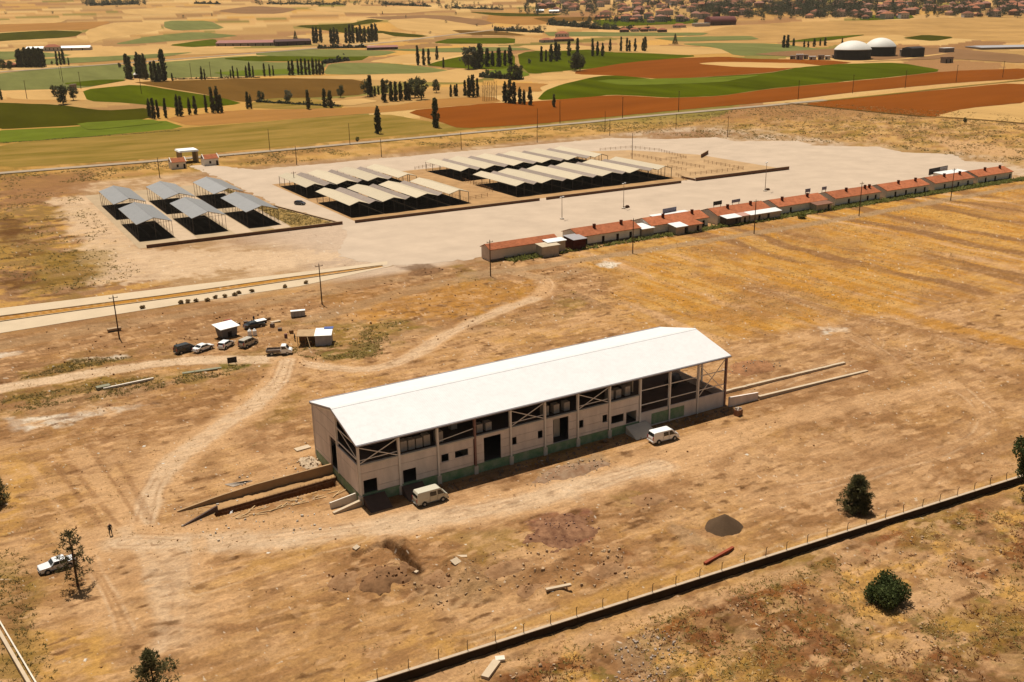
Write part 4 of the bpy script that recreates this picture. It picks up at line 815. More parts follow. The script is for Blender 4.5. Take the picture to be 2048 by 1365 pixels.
slab('concrete_slab', 'low concrete pipe cover on the weedy bank at left', 'panel', (207, 778), 2.4, 1.2, .5, .1, mat('greygreen_panel', A(170, 164, 132)))
slab('concrete_slab', 'long dark kerb line lying along the weedy bank', 'panel', (258, 770), 9, .4, .35, .07, CONC2)

# ------------------------------------------------------------------ boundary wall with fence posts
WD = mat('boundary_block_wall', A(80, 62, 44), .9, 0, .12, .8, bump=.01, bscale=5)
wa, wb = G(1300, 1203), G(2036, 967)
dirw = (wb-wa).normalized(); dirw.z = 0
w0 = wa - dirw*46; wl = (wb-w0).length+16
t = thing('boundary_wall', 'long low boundary wall with thin fence posts across the foreground', 'wall', (w0[0], w0[1], 0), math.atan2(dirw.y, dirw.x))
n = int(wl/3.3)
seg = MB().box(.01, 3.29, -.14, .14, -.8, 1.0).mesh('wall_section'); seg.materials.append(WD)
cap = MB().box(.01, 3.29, -.19, .19, 1.0, 1.09).mesh('coping'); cap.materials.append(mat('wall_coping', A(228, 200, 164), .9, 0, .08, 1))
pst = MB().box(-.03, .03, -.03, .03, 1.09, 2.15).bar((0, 0, 2.13), (0, -.22, 2.4), .05).mesh('fence_post'); pst.materials.append(mat('rusty_post', A(120, 92, 66), .8))
for i in range(n):
    o = link('wall_section', seg, None, t); o.location = (i*3.3, 0, 0); c = link('coping', cap, None, o)
    o = link('fence_post', pst, None, t); o.location = (i*3.3+.1, .08, 0); o.rotation_euler = (rng.uniform(-.05, .05), rng.uniform(-.06, .06), 0)
a, b = G(-14, 1240), G(72, 1388)
t = thing('channel_wall', 'narrow pale concrete channel wall in the bottom left corner', 'wall', (a[0], a[1], 0), math.atan2(b[1]-a[1], b[0]-a[0])); L = math.hypot(b[0]-a[0], b[1]-a[1])
MB().box(0, L, -.35, .0, -.3, .6).build('wall', PALEC, t); MB().box(0, L, .35, .5, -.3, .35).build('wall', CONC2, t)
# ------------------------------------------------------------------ livestock market: sheds, low walls, pens
GALV = ribmat('galvanised_roof', (.40, .39, .38), 'Y', 1.0, .42, .85, .04, .03)
CREAM = ribmat('cream_roof_sheet', A(240, 216, 172), 'Y', 1.0, .55, 0, .03, .03)
GREYR = ribmat('grey_roof_sheet', A(186, 166, 146), 'Y', 1.0, .85, 0, .06, .03, spec=.05)
PIPE = mat('grey_pipe_steel', A(116, 100, 88), .5, .4, .1, 2)
DPOST = mat('dark_steel_post', A(86, 78, 74), .6, .2, .1, 2)
sheet('shed_floor', [(4.5, 184.2), (67, 184.2), (58, 226), (54, 292), (4.5, 292)], .035, DUST, 'dusty concrete floor round the grey sheds')
sheet('shed_floor', [(39, 184.5), (66.5, 184.5), (58, 226), (54, 290), (52.5, 290), (52.5, 190), (39, 188)], .042, mat('dry_weeds', A(184, 148, 84), .95, 0, .25, .25, det=8, bump=.05, bscale=3), 'weedy strip right of the grey sheds')
sheet('shed_floor', [(72.5, 184), (136.5, 184), (136.5, 274), (72.5, 274)], .045, SOILP, 'trodden soil under the middle sheds')
sheet('shed_floor', [(136.6, 184), (213, 184), (213, 274), (136.6, 274)], .045, SOILP, 'trodden soil under the right sheds')
sheet('shed_floor', [(213.1, 186), (262, 184), (262, 236), (246, 268), (213.1, 282)], .045, mat('pen_soil', A(218, 176, 124), .95, 0, .15, .15, det=8), 'pale soil of the open pens')
for a, b in ((7, 22.5), (24, 39.6), (41, 52)):
    sheet('aisle', [(b-5.4, 188), (b, 188), (b, 270), (b-5.4, 270)], .05, mat('aisle_concrete', A(232, 200, 160), .9, 0, .08, .3), 'pale concrete aisle beside a grey shed')
def gable_roof(parent, x0, x1, y0, y1, ze, zr, m, name='roof_slope', m2=None, th=.06):
    xm = (x0+x1)/2
    for s, (a, b) in enumerate(((x0, xm), (x1, xm))):
        mb = MB(); mb.hexa(((a, y0, ze), (a, y1, ze), (b, y1, zr), (b, y0, zr), (a, y0, ze+th), (a, y1, ze+th), (b, y1, zr+th), (b, y0, zr+th)))
        mb.build(name, m if s == 0 or not m2 else m2, parent)
PM = {}
def posts(parent, xs, ys, h, m, r=.06):
    key = (round(h, 2), r, m.name)
    if key not in PM:
        PM[key] = MB().box(-r, r, -r, r, 0, h).mesh('post'); PM[key].materials.append(m)
    for x in xs:
        for y in ys:
            o = link('post', PM[key], None, parent); o.location = (x, y, 0)
def side_rails(parent, x, y0, y1, zs, m):
    mb = MB()
    for z in zs: mb.tube((x, y0, z), (x, y1, z), .03, n=4, cap=False)
    n = int((y1-y0)/2.0)
    for i in range(n+1): mb.tube((x, y0+(y1-y0)*i/n, 0), (x, y0+(y1-y0)*i/n, zs[-1]), .03, n=4, cap=False)
    mb.build('railing', m, parent)
colname = ['left', 'middle', 'right']
for r, (y0, y1) in enumerate(((195.2, 226.5), (235.5, 267.0))):
    for k, (x0, x1) in enumerate(((6.4, 17.1), (22.9, 33.6), (40.0, 50.7))):
        t = thing('market_shed', f'grey gabled open shed, {colname[k]} of the three in the {"near" if r == 0 else "far"} row of the left block', 'shed', (x0, y0, .05), 0, 'grey market sheds')
        w, d = x1-x0, y1-y0
        SHADE = mat('painted_shade', (.045, .036, .028), .95, 0, .3, .4, det=8)
        MB().box(.3, w-.1, -1.2, d-1.6, -.04, .02).build('shade_patch', SHADE, t)  # near-black sheet paints the roof's cast shadow on the floor, shifted towards -Y
        gable_roof(t, 0, w, 0, d, 4.95, 6.55, GALV)
        mb = MB(); mb.hexa(((w/2-.25, 0, 6.56), (w/2-.25, d, 6.56), (w/2, d, 6.66), (w/2, 0, 6.66), (w/2-.25, 0, 6.60), (w/2-.25, d, 6.60), (w/2, d, 6.70), (w/2, 0, 6.70))); mb.build('ridge_cap', GALV, t)
        posts(t, (.25, w-.25), [.3+i*(d-.6)/7 for i in range(8)], 4.94, PIPE, .055)
        posts(t, (w/2,), (.3, d-.3), 6.4, PIPE, .055)
        mb = MB()
        for i in range(8):
            y = .3+i*(d-.6)/7; mb.bar((.25, y, 4.85), (w/2, y, 6.45), .08, .12).bar((w-.25, y, 4.85), (w/2, y, 6.45), .08, .12).bar((.25, y, 4.88), (w-.25, y, 4.88), .07)
        mb.build('truss', PIPE, t)
        for x in (.25, w-.25): side_rails(t, x, .3, d-.3, (.5, .95, 1.4), PIPE)
        for x in (w*.33, w*.66): side_rails(t, x, .6, d-.6, (.6, 1.1), PIPE)
def cream_shed(k, x0, x1, xn, y0, y1, lab, last):
    t = thing('market_shed', lab, 'shed', (x0, y0, .05), 0, 'cream market sheds')
    w, d = x1-x0, y1-y0
    MB().box(.2, (xn-x0 if xn else w)-.02, -1.0, d-1.2, -.03, .025).build('shade_patch', MATS['painted_shade'], t)  # painted shade again: dark sheet offset the way the roof shadow falls
    gable_roof(t, 0, w, 0, d, 3.9, 5.0, CREAM)
    posts(t, (.3, w-.3), [.3+i*(d-.6)/5 for i in range(6)], 3.88, DPOST, .08)
    posts(t, (w/2,), (.3,), 4.8, DPOST, .08)
    if xn is not None:      # lower grey canopy over the passage to the next shed
        c0, c1 = w+.02, xn-x0-.25
        gable_roof(t, c0, c1, .1, d-.3, 3.72, 4.55, GREYR, 'passage_roof')
    mb = MB()
    for i in range(6):
        y = .3+i*(d-.6)/5; mb.bar((.3, y, 3.84), (w/2, y, 4.9), .08, .14).bar((w-.3, y, 3.84), (w/2, y, 4.9), .08, .14)
    mb.build('truss', DPOST, t)
    side_rails(t, .3, .4, d-.4, (.55, 1.1, 1.5), DPOST)
    if last: side_rails(t, w-.3, .4, d-.4, (.55, 1.1, 1.5), PIPE)
    side_rails(t, w*.5, .6, d-.6, (.55, 1.1), DPOST)
MID = [(73.6, 80.6), (85.6, 93.9), (98.1, 106.4), (110.8, 118.9)]
RGT = [(138.0, 145.6), (149.0, 158.2), (162.6, 172.0), (176.3, 185.8), (189.4, 199.0), (203.3, 210.6)]
for nm, lst in (('middle', MID), ('right', RGT)):
    for r, (y0, y1) in enumerate(((191.6, 225.0), (235.2, 268.5))):
        for k, (a, b) in enumerate(lst):
            last = k == len(lst)-1
            cream_shed(k, a, b, None if last else lst[k+1][0], y0, y1, f'cream-roofed open shed, {ORD[k]} from the left in the {"near" if r == 0 else "far"} row of the {nm} block', last)
# low walls in front of the blocks
LW = mat('brown_block_wall', A(150, 108, 82), .9, 0, .12, .8); LWC = mat('wall_top', A(206, 172, 128), .9, 0, .1, .8)
def low_wall(a, b, label, h=.95):
    d = math.hypot(b[0]-a[0], b[1]-a[1]); t = thing('low_wall', label, 'wall', (a[0], a[1], 0), math.atan2(b[1]-a[1], b[0]-a[0]))
    MB().box(0, d, -.15, .15, 0, h).build('wall', LW, t); MB().box(-.03, d+.03, -.2, .2, h, h+.07).build('coping', LWC, t)
low_wall((6.6, 183.6), (67.4, 182.6), 'low brown wall in front of the grey sheds')
low_wall((71.5, 182.0), (141.2, 180.6), 'low brown wall in front of the middle sheds')
low_wall((144.0, 180.5), (205.5, 180.0), 'low brown wall in front of the right sheds')
low_wall((213.0, 180.2), (262.5, 179.6), 'low brown wall in front of the open pens', 1.3)
low_wall((67.4, 183.0), (58.6, 227), 'low kerb wall along the right side of the grey shed block', .35)
low_wall((213.0, 180.6), (213.3, 189), 'short end wall beside the last cream shed', .8)
p = G(1395, 312); low_wall((p[0]-3, p[1]-6), (p[0]+8, p[1]+2), 'dark loading bank at the back of the open pens', 1.6)
# open pens of posts and rails
PW = mat('weathered_rail', A(196, 150, 104), .9, 0, .15, 2)
pst2 = MB().box(-.055, .055, -.055, .055, 0, 1.35).mesh('post'); pst2.materials.append(PW)
def pen(a, b, label):
    d = math.hypot(b[0]-a[0], b[1]-a[1]); t = thing('pen_fence', label, 'fence', (a[0], a[1], .05), math.atan2(b[1]-a[1], b[0]-a[0]), 'pen fences')
    n = max(2, int(d/2.6))
    for i in range(n+1):
        o = link('post', pst2, None, t); o.location = (d*i/n, 0, 0); o.rotation_euler = (rng.uniform(-.04, .04), rng.uniform(-.04, .04), 0)
    for z in (.55, 1.05):
        MB().bar((0, .09, z), (d, .09, z), .05, .09).build('rail', PW, t)
def W2(px): return tuple(G(*px)[:2])
for i, (a, b, l) in enumerate([((1200, 302), (1262, 297), 'behind the last cream sheds'), ((1262, 297), (1318, 303), 'at the far corner of the open pens'), ((1318, 303), (1372, 318), 'along the far right side of the open pens'), ((1372, 318), (1312, 324), 'crossing the middle of the open pens'), ((1262, 312), (1320, 322), 'left of the middle of the open pens'),
                        ((1340, 326), (1408, 338), 'second across the open pens'), ((1408, 326), (1486, 340), 'on the right inner side of the open pens'), ((1486, 340), (1380, 352), 'nearest behind the low wall'), ((1335, 336), (1372, 343), 'beside the last near shed'), ((1352, 352), (1372, 362), 'closing the gap between two low walls'), ((960, 372), (1000, 368), 'left of the right block front row'), ((868, 330), (905, 324), 'left of the right block far row'), ((830, 340), (868, 332), 'right of the middle block far row'), ((940, 400), (975, 394), 'right of the middle block near row'), ((926, 362), (985, 384), 'along the soil lane between the two cream blocks')]):
    pen(W2(a), W2(b), f'post and rail pen fence {l}')
# lamp posts and poles
LP = mat('lamp_steel', A(170, 150, 130), .5, .4, .05, 2); WHITE = mat('white_paint', (.78, .77, .74), .5, 0, .04, 2)
def lamp(p, h, label):
    t = thing('lamp_post', label, 'lamp post', (p[0], p[1], .03), .5, 'yard lamps')
    MB().tube((0, 0, 0), (0, 0, h), .13, .07, 8).build('mast', LP, t)
    MB().box(-.5, .5, -.5, .5, 0, .35).build('base', CONC2, t)
    MB().bar((-.8, 0, h), (.8, 0, h), .08).build('arm', LP, t)
    for s in (-1, 1): MB().box(s*.8-.3, s*.8+.3, -.22, .22, h-.1, h+.14).build('lamp_head', WHITE, t)
lamp(G(1124, 439), 7.2, 'double-headed yard lamp nearest the red-roofed row'); lamp(G(1247, 418), 8.6, 'double-headed yard lamp in front of the right sheds'); lamp(G(1530, 383), 10.5, 'tall double-headed yard lamp in front of the open pens')
for px in ((1252, 416), (1532, 381)):
    p = G(*px); mb = MB()
    for k in range(10): stone(mb, rng.uniform(-1, 1.2), rng.uniform(-.6, .6), .1, rng.uniform(.5, 1.0), rng)
    o = mb.build('scrap_heap', mat('dark_scrap', A(112, 80, 60), .9, 0, .3, 1)); o.location = (p[0], p[1], .03); tag(o, 'small dark scrap heap at the foot of the ' + ('middle' if px[0] < 1300 else 'tall right') + ' yard lamp', 'heap')
POLE = mat('creosoted_pole', A(112, 82, 56), .9, 0, .15, 2)
def pole(p, h, label, cross=True, group='power poles', r=.14, rz=0):
    t = thing('power_pole', label, 'pole', (p[0], p[1], p[2] if len(p) > 2 else 0), rz, group)
    MB().tube((0, 0, -.2), (0, 0, h), r*1.15, r*.75, 7).build('mast', POLE, t)
    if cross:
        MB().bar((-.9, 0, h-.45), (.9, 0, h-.45), .1, .12).build('crossarm', POLE, t)
        for x in (-.8, 0, .8): MB().tube((x, 0, h-.4 if x else h), (x, 0, h-.12 if x else h+.25), .06, .04, 6).build('insulator', LP, t)
for k in range(7):
    x = -15.6+45.2*k
    pole((x, 97.4 if k else 96.9, gz(x, 97.4)), [9.4, 9.6, 9.4, 9.8, 10.2, 11, 11][k], f'wooden power pole, {ORD[k]} from the left in the line behind the hall')
for k, x in enumerate((38.2, 98.4, 140, 182.6, 226.7, 272.6, 318)): pole((x, 320.5, 0), 8.5, f'thin dark pole, {ORD[k]} from the left in the line behind the market', False, 'market rear poles', .16)
pole((230, 244, 0), 11.5, 'tall dark pole among the open pens', False)
p = G(1065, 300); pole((76.0, 256, 0), 7, 'thin pole right of the grey sheds', True)
for k, px in enumerate(((54, 198), (126, 165), (162, 178), (383, 158), (422, 155), (283, 188))): pole(G(*px), 14, f'far thin power pole, {ORD[k]} of those in the left fields', True, 'far power poles', .22)
for k, px in enumerate(((1120, 247), (1245, 238), (1357, 224), (1596, 200), (1705, 187), (1810, 177), (1912, 165), (2005, 156))): pole(G(*px), 13, f'thin power pole, {ORD[k]} from the left along the far ploughed fields', True, 'far road poles', .2)
for k, px in enumerate(((121, 158), (540, 303), (700, 290), (1075, 256), (1210, 263), (1455, 275))): pole(G(*px), 11, f'slim pole, {ORD[k]} from the left beside the far asphalt road', False, 'roadside poles', .15)
# gate: two huts and a canopy
TILE = ribmat('terracotta_tile', A(214, 128, 84), 'X', .45, .85, 0, .14, .05); HW = mat('whitewash', (.72, .66, .58), .9, 0, .08, .6); DK = mat('dark_opening', A(60, 46, 38), .9)
def hut(loc, w, d, h, label):
    t = thing('gate_hut', label, 'hut', (loc[0], loc[1], 0), 0, 'gate huts')
    mb = MB(); mb.box(0, w, 0, d, 0, h); mb.build('wall', HW, t)
    for x in (-.12, w): 
        MB().hexa(((x, -.1, h+.02), (x+.12, -.1, h+.02), (x+.12, d+.1, h+.02), (x, d+.1, h+.02), (x, -.1, h+.3), (x+.12, -.1, h+.3), (x+.12, d+.1, h+.3), (x, d+.1, h+.3))) if False else MB().add([(x, -.2, h), (x+.3, -.2, h), (x+.3, d/2, h+1.75), (x, d/2, h+1.75), (x, d+.2, h), (x+.3, d+.2, h), (x, -.2, h+.35), (x+.3, -.2, h+.35), (x+.3, d/2, h+2.1), (x, d/2, h+2.1), (x, d+.2, h+.35), (x+.3, d+.2, h+.35)], [(0, 1, 7, 6), (6, 7, 8, 9), (9, 8, 11, 10), (10, 11, 5, 4), (0, 6, 9, 3), (3, 9, 10, 4), (1, 2, 8, 7), (2, 5, 11, 8), (0, 3, 2, 1), (3, 4, 5, 2)]).build('gable_parapet', HW, t)
    for a, b in ((-.25, d/2), (d+.25, d/2)):
        MB().hexa(((.2, a, h), (w-.02, a, h), (w-.02, b, h+1.6), (.2, b, h+1.6), (.2, a, h+.12), (w-.02, a, h+.12), (w-.02, b, h+1.72), (.2, b, h+1.72))).build('roof_slope', TILE, t)
    MB().box(w*.35, w*.35+.9, -.03, .02, .9, 2.1).build('window', DK, t); MB().box(w-1.2, w-.3, -.03, .02, 0 if w > 6 else .9, 2.1).build('door', DK, t)
hut((47.6, 341), 6.4, 6, 3.0, 'left small red-roofed gate hut with white gable edges'); hut((62.5, 343), 6.6, 6, 3.0, 'right small red-roofed gate hut with white gable edges')
t = thing('gate_canopy', 'white flat canopy on pillars over the market entrance', 'canopy', (59.5, 362, 0))
mb = MB(); mb.hexa(((-4.5, -5, 5.2), (4.5, -5, 5.2), (4.5, 5, 5.2), (-4.5, 5, 5.2), (-4.2, -4.7, 5.9), (4.2, -4.7, 5.9), (4.2, 4.7, 5.9), (-4.2, 4.7, 5.9))); mb.build('roof', WHITE, t)
for x in (-3.6, 3.6): MB().box(x-.4, x+.4, -4.4, 4.4, 0, 5.19).build('pillar_wall', mat('tan_plaster', A(206, 176, 132), .9, 0, .08, .5), t)

# ------------------------------------------------------------------ red-roofed row of market houses
WALLG = mat('grey_plaster', A(206, 184, 160), .9, 0, .12, .6); PINK = mat('pinkish_plaster', (.60, .48, .39), .9, 0, .08, .5); BRICKC = mat('dark_chimney_brick', A(120, 62, 40), .9, 0, .2, 2); TIN = mat('white_tin', (.74, .73, .70), .45, .2, .05, 1)
MAROON = mat('maroon_planks', A(96, 44, 36), .9, 0, .2, 2); GBLOCK = mat('grey_block', (.40, .33, .26), .9, 0, .15, 1)
def row_house(x0, x1, y, d, h, rise, label, doors, chim, wallm=HW, hip=True):
    t = thing('row_house', label, 'house', (x0, y, 0), 0, 'red-roofed row houses'); w = x1-x0
    mb = MB(); mb.box(0, w, 0, d, 0, h)
    mb.add([(0, 0, h), (0, d, h), (0, d/2, h+rise)], [(0, 1, 2)]).add([(w, 0, h), (w, d, h), (w, d/2, h+rise)], [(0, 1, 2)]); mb.build('wall', wallm, t)
    for a, b in ((-.35, d/2), (d+.35, d/2)):
        e = h-.35*rise/(d/2)
        rf = MB().hexa(((-.3, a, e+.02), (w+.3, a, e+.02), (w+.3, b, h+rise+.02), (-.3, b, h+rise+.02), (-.3, a, e+.16), (w+.3, a, e+.16), (w+.3, b, h+rise+.16), (-.3, b, h+rise+.16))).build('roof_slope', TILE, t)
        if a < 0:
            for c in chim:
                yc = d*.34; zc = h+rise*yc/(d/2); MB().box(c*w-.35, c*w+.35, yc-.3, yc+.3, zc-.2, zc+1.25).box(c*w-.42, c*w+.42, yc-.37, yc+.37, zc+1.25, zc+1.38).build('chimney', BRICKC, rf)
    MB().box(-.02, w+.02, -.03, -.005, 0, .55).build('plinth', mat('dark_plinth', A(150, 128, 108), .9), t)
    for c in doors: MB().box(c*w-.45, c*w+.45, -.05, -.031, .1, 2.15).build('door', DK, t)
    return t
row_house(82.6, 104.5, 111.6, 4.9, 3.3, 1.05, 'long pinkish windowless block with orange tile roof, leftmost of the row', [], [], PINK)
def annex(x0, x1, y0, y1, h0, h1, label, wm, rm, cat='shed', door=None):
    t = thing('annex', label, cat, (x0, y0, 0)); w, d = x1-x0, y1-y0
    MB().add([(0, 0, 0), (w, 0, 0), (w, d, 0), (0, d, 0), (0, 0, h0), (w, 0, h0), (w, d, h1), (0, d, h1)], [(3, 2, 1, 0), (4, 5, 6, 7), (0, 1, 5, 4), (1, 2, 6, 5), (2, 3, 7, 6), (3, 0, 4, 7)]).build('wall', wm, t)
    MB().hexa(((-.3, -.4, h0-.0), (w+.3, -.4, h0), (w+.3, d+.1, h1+.02), (-.3, d+.1, h1+.02), (-.3, -.4, h0+.1), (w+.3, -.4, h0+.1), (w+.3, d+.1, h1+.12), (-.3, d+.1, h1+.12))).build('roof', rm, t)
    if door is not None:
        for c in door: MB().box(c*w-.45, c*w+.45, -.04, -.005, .1, 2.0).build('door', DK, t)
annex(96.6, 102, 107.2, 110.6, 3.0, 3.3, 'nearer small block shed with flat pale roof below the pinkish block', GBLOCK, mat('cream_tin', A(240, 214, 172), .6)); annex(99.8, 105.6, 109.5, 112, 3.4, 3.7, 'farther small block shed with flat white roof against the pinkish block', GBLOCK, TIN)
HX = [(112.5, 134), (138.6, 160.5), (164.5, 186.5), (190, 212), (215.6, 237.6), (241, 263), (266.6, 288.5), (291.5, 312)]
DESC = ['with two dark chimneys and a maroon shed at its left end', 'with a tiled lean-to in front', 'with a long white tin lean-to in front', 'with a round green bush before it', 'fourth from the far right end', 'third from the far right end', 'next to last at the far right', 'last at the far right end']
for k, (a, b) in enumerate(HX):
    row_house(a, b, 112.5+.35*math.sin(k), 9.0, 2.9, 1.5, f'low orange-tiled row house {DESC[k]}', [[.1, .38, .62, .84], [.92], [.9], [.25, .9], [.3, .72, .9], [.2, .45, .68, .9], [.25, .6, .85], [.22, .5, .93]][k], [(.33, .78), (.3, .82), (.3, .74), (.2, .72), (.38, .8, .9), (.42, .83), (.4, .8), (.38, .82)][k])
annex(108.4, 112.6, 109.6, 114.6, 3.0, 3.4, 'maroon plank shed with grey tin roof at the left end of the tiled row', MAROON, mat('grey_tin', A(214, 204, 196), .45, .3, .05, 1))
annex(134.2, 138.4, 111.6, 117, 2.6, 3.0, 'small shed with white tin roof between the first two tiled houses', GBLOCK, TIN)
annex(144.5, 148.6, 108.6, 112.2, 2.4, 2.9, 'left lean-to with white tin roof on the second tiled house', GBLOCK, TIN, 'lean-to', [.9]); annex(149.2, 154.5, 108.6, 112.2, 2.4, 2.9, 'right lean-to with orange tile roof on the second tiled house', GBLOCK, TILE, 'lean-to', [.7])
annex(165, 170.6, 109.2, 112.2, 2.5, 2.9, 'white tin lean-to at the left of the third tiled house', mat('dark_block', A(120, 104, 90), .9), TIN, 'lean-to', [.7]); annex(171.2, 174.4, 109.6, 112.2, 2.5, 2.9, 'short pink lean-to in the middle of the third tiled house', GBLOCK, mat('pink_sheet', A(226, 172, 146), .8), 'lean-to', [.5]); annex(175, 188, 109.6, 112.2, 2.4, 2.9, 'long white tin lean-to at the right of the third tiled house', GBLOCK, TIN, 'lean-to', [.3, .6])
annex(204, 211, 109.5, 112.4, 2.3, 2.8, 'brown lean-to at the right of the fourth tiled house', GBLOCK, mat('brown_sheet', A(160, 108, 80), .8), 'lean-to', [.8])
annex(148, 162, 122.2, 126, 2.6, 2.8, 'long white awning behind the second tiled house', HW, TIN, 'awning'); annex(286, 0+300, 123, 128, 2.8, 3.0, 'white awning behind the last tiled house', HW, TIN, 'awning')
def board(p, w, h, z, rz, label, m, m2=None):
    t = thing('sign_board', label, 'board', (p[0], p[1], 0), rz)
    MB().box(-w/2, w/2, -.06, .06, z, z+h).build('panel', m, t)
    if m2: MB().box(w*.08, w*.48, -.075, -.062, z+.15, z+h-.15).build('sheet', m2, t)
    for x in (-w*.4, w*.4): MB().box(x-.06, x+.06, .065, .18, 0, z+h).build('leg', DPOST, t)
BLK = mat('black_panel', A(52, 42, 40), .7); BLU = mat('bluish_panel', A(150, 146, 156), .7)
board((290, 129), 13, 2.4, 2.2, .12, 'long black and white board standing behind the seventh tiled house', BLK, mat('pale_sheet', A(200, 188, 176), .8)); board((156, 126), 6, 1.4, 2.9, .1, 'bluish grey board behind the second tiled house', BLU); board((176, 126), 4, 1.3, 3.0, .1, 'black board with white edge behind the third tiled house', BLK); board((184, 126), 4, 1.0, 3.0, .1, 'pale grey board behind the third tiled house', BLU); board((216, 125), 2.4, 1.2, 3.2, 0, 'grey square board behind the fourth tiled house', BLU); board((224, 125), 2.2, 1.1, 3.2, 0, 'grey square board behind the fifth tiled house', BLU)
for k in range(9):
    x, y = 118+k*1.6+rng.uniform(-.5, .5), 124.5+rng.uniform(-.8, 1.6)
    t = thing('market_stand', f'small white covered stand, {ORD[k]} in the cluster behind the first tiled house', 'stand', (x, y, .03), rng.uniform(0, 1), 'small white stands')
    MB().box(-.5, .5, -.4, .4, .8, 1.1).build('top', WHITE if k % 3 else BLU, t)
    for sx in (-.4, .4): MB().box(sx-.05, sx+.05, -.35, .35, 0, .79).build('leg', DPOST, t)
# ------------------------------------------------------------------ vehicles
def paintm(name, col, rough=.32):
    m = mat(name, col, rough, 0, .02, 2, spec=.5); m.node_tree.nodes['Principled BSDF'].inputs['Coat Weight'].default_value = .5; return m
P_WHITE = paintm('white_car_paint', (.78, .77, .75)); P_CREAM = paintm('cream_car_paint', A(250, 238, 204)); P_SILVER = paintm('silver_car_paint', (.62, .62, .62), .3)
P_BLACK = paintm('black_car_paint', (.02, .022, .02)); P_NAVY = paintm('navy_car_paint', (.025, .025, .04)); P_BEIGE = paintm('beige_car_paint', A(236, 220, 190))
GLASS = mat('dark_window_glass', (.018, .017, .016), .08, 0, .0, 1, spec=.6); RUB = mat('black_rubber', (.02, .02, .02), .8); RIM = mat('wheel_rim', (.35, .35, .35), .4, .5)
TRIM = mat('grey_bumper', (.09, .085, .08), .6); HLM = mat('clear_lens', (.6, .6, .58), .15); TLM = mat('red_lens', (.35, .03, .02), .3)
KIND = dict(
    van=dict(L=4.9, w=1.9, r=.33, ax=(-1.45, 1.55), belt=1.1, top=1.95, prof=[(-2.42, .32), (-2.45, .95), (-2.37, 1.25), (-2.22, 1.85), (-2.05, 1.95), (.95, 1.97), (1.2, 1.9), (1.9, 1.2), (2.3, 1.02), (2.45, .75), (2.42, .32)], ws=(6, 7), rw=(2, 3), side=[[(1.0, 1.78), (.55, 1.78), (.5, 1.15), (1.62, 1.15)], [(.4, 1.75), (-.55, 1.75), (-.55, 1.15), (.4, 1.15)]]),
    highvan=dict(L=4.75, w=1.85, r=.32, ax=(-1.3, 1.5), belt=1.2, top=2.15, prof=[(-2.36, .34), (-2.38, 1.1), (-2.33, 1.35), (-2.25, 1.85), (-2.12, 2.15), (1.1, 2.15), (1.3, 2.05), (1.95, 1.2), (2.3, 1.0), (2.38, .7), (2.36, .34)], ws=(6, 7), rw=(2, 3), side=[[(1.2, 1.9), (.75, 1.9), (.72, 1.28), (1.72, 1.28)], [(.55, 1.86), (-.4, 1.86), (-.4, 1.28), (.55, 1.28)]]),
    sedan=dict(L=4.4, w=1.75, r=.31, ax=(-1.32, 1.32), belt=.92, top=1.42, prof=[(-2.18, .3), (-2.2, .8), (-2.12, .95), (-1.5, .99), (-.95, 1.38), (-.75, 1.42), (.3, 1.43), (.45, 1.4), (1.05, .97), (2.0, .82), (2.2, .65), (2.18, .3)], ws=(7, 8), rw=(3, 4), side=[[(.35, 1.33), (-.12, 1.34), (-.12, .98), (.88, .98)], [(-.2, 1.34), (-.85, 1.32), (-1.28, 1.0), (-.2, .98)]]),
    boxy=dict(L=4.3, w=1.65, r=.3, ax=(-1.25, 1.3), belt=.9, top=1.4, prof=[(-2.12, .32), (-2.15, .85), (-2.08, .93), (-1.25, .95), (-.92, 1.36), (-.78, 1.4), (.3, 1.4), (.42, 1.37), (.85, .95), (2.08, .88), (2.15, .8), (2.12, .32)], ws=(7, 8), rw=(3, 4), side=[[(.33, 1.3), (-.15, 1.31), (-.15, .97), (.72, .97)], [(-.23, 1.31), (-.82, 1.3), (-1.1, .98), (-.23, .97)]]),
    hatch=dict(L=3.95, w=1.7, r=.31, ax=(-1.25, 1.25), belt=.98, top=1.52, prof=[(-1.93, .32), (-1.96, .85), (-1.88, 1.02), (-1.66, 1.45), (-1.5, 1.52), (.2, 1.52), (.35, 1.48), (1.02, 1.02), (1.78, .86), (1.96, .66), (1.93, .32)], ws=(6, 7), rw=(2, 3), side=[[(.3, 1.42), (-.2, 1.43), (-.2, 1.04), (.85, 1.04)], [(-.28, 1.43), (-1.4, 1.4), (-1.55, 1.06), (-.28, 1.04)]]),
    minivan=dict(L=4.4, w=1.8, r=.32, ax=(-1.35, 1.4), belt=1.1, top=1.8, prof=[(-2.17, .32), (-2.2, .95), (-2.14, 1.15), (-1.98, 1.7), (-1.85, 1.8), (.6, 1.8), (.78, 1.74), (1.5, 1.15), (2.05, .96), (2.2, .7), (2.17, .32)], ws=(6, 7), rw=(2, 3), side=[[(.62, 1.66), (.1, 1.66), (.1, 1.16), (1.25, 1.16)], [(.0, 1.66), (-.95, 1.66), (-.95, 1.16), (.0, 1.16)], [(-1.05, 1.65), (-1.78, 1.63), (-1.92, 1.18), (-1.05, 1.16)]]))
def wheel(t, x, y, r):
    s = 1 if y > 0 else -1
    ty = MB().tube((x, y-.1*s, r), (x, y+.1*s, r), r, n=16).build('wheel', RUB, t)
    MB().tube((x, y+.1*s, r), (x, y+.115*s, r), r*.62, n=12).build('rim', RIM, ty)
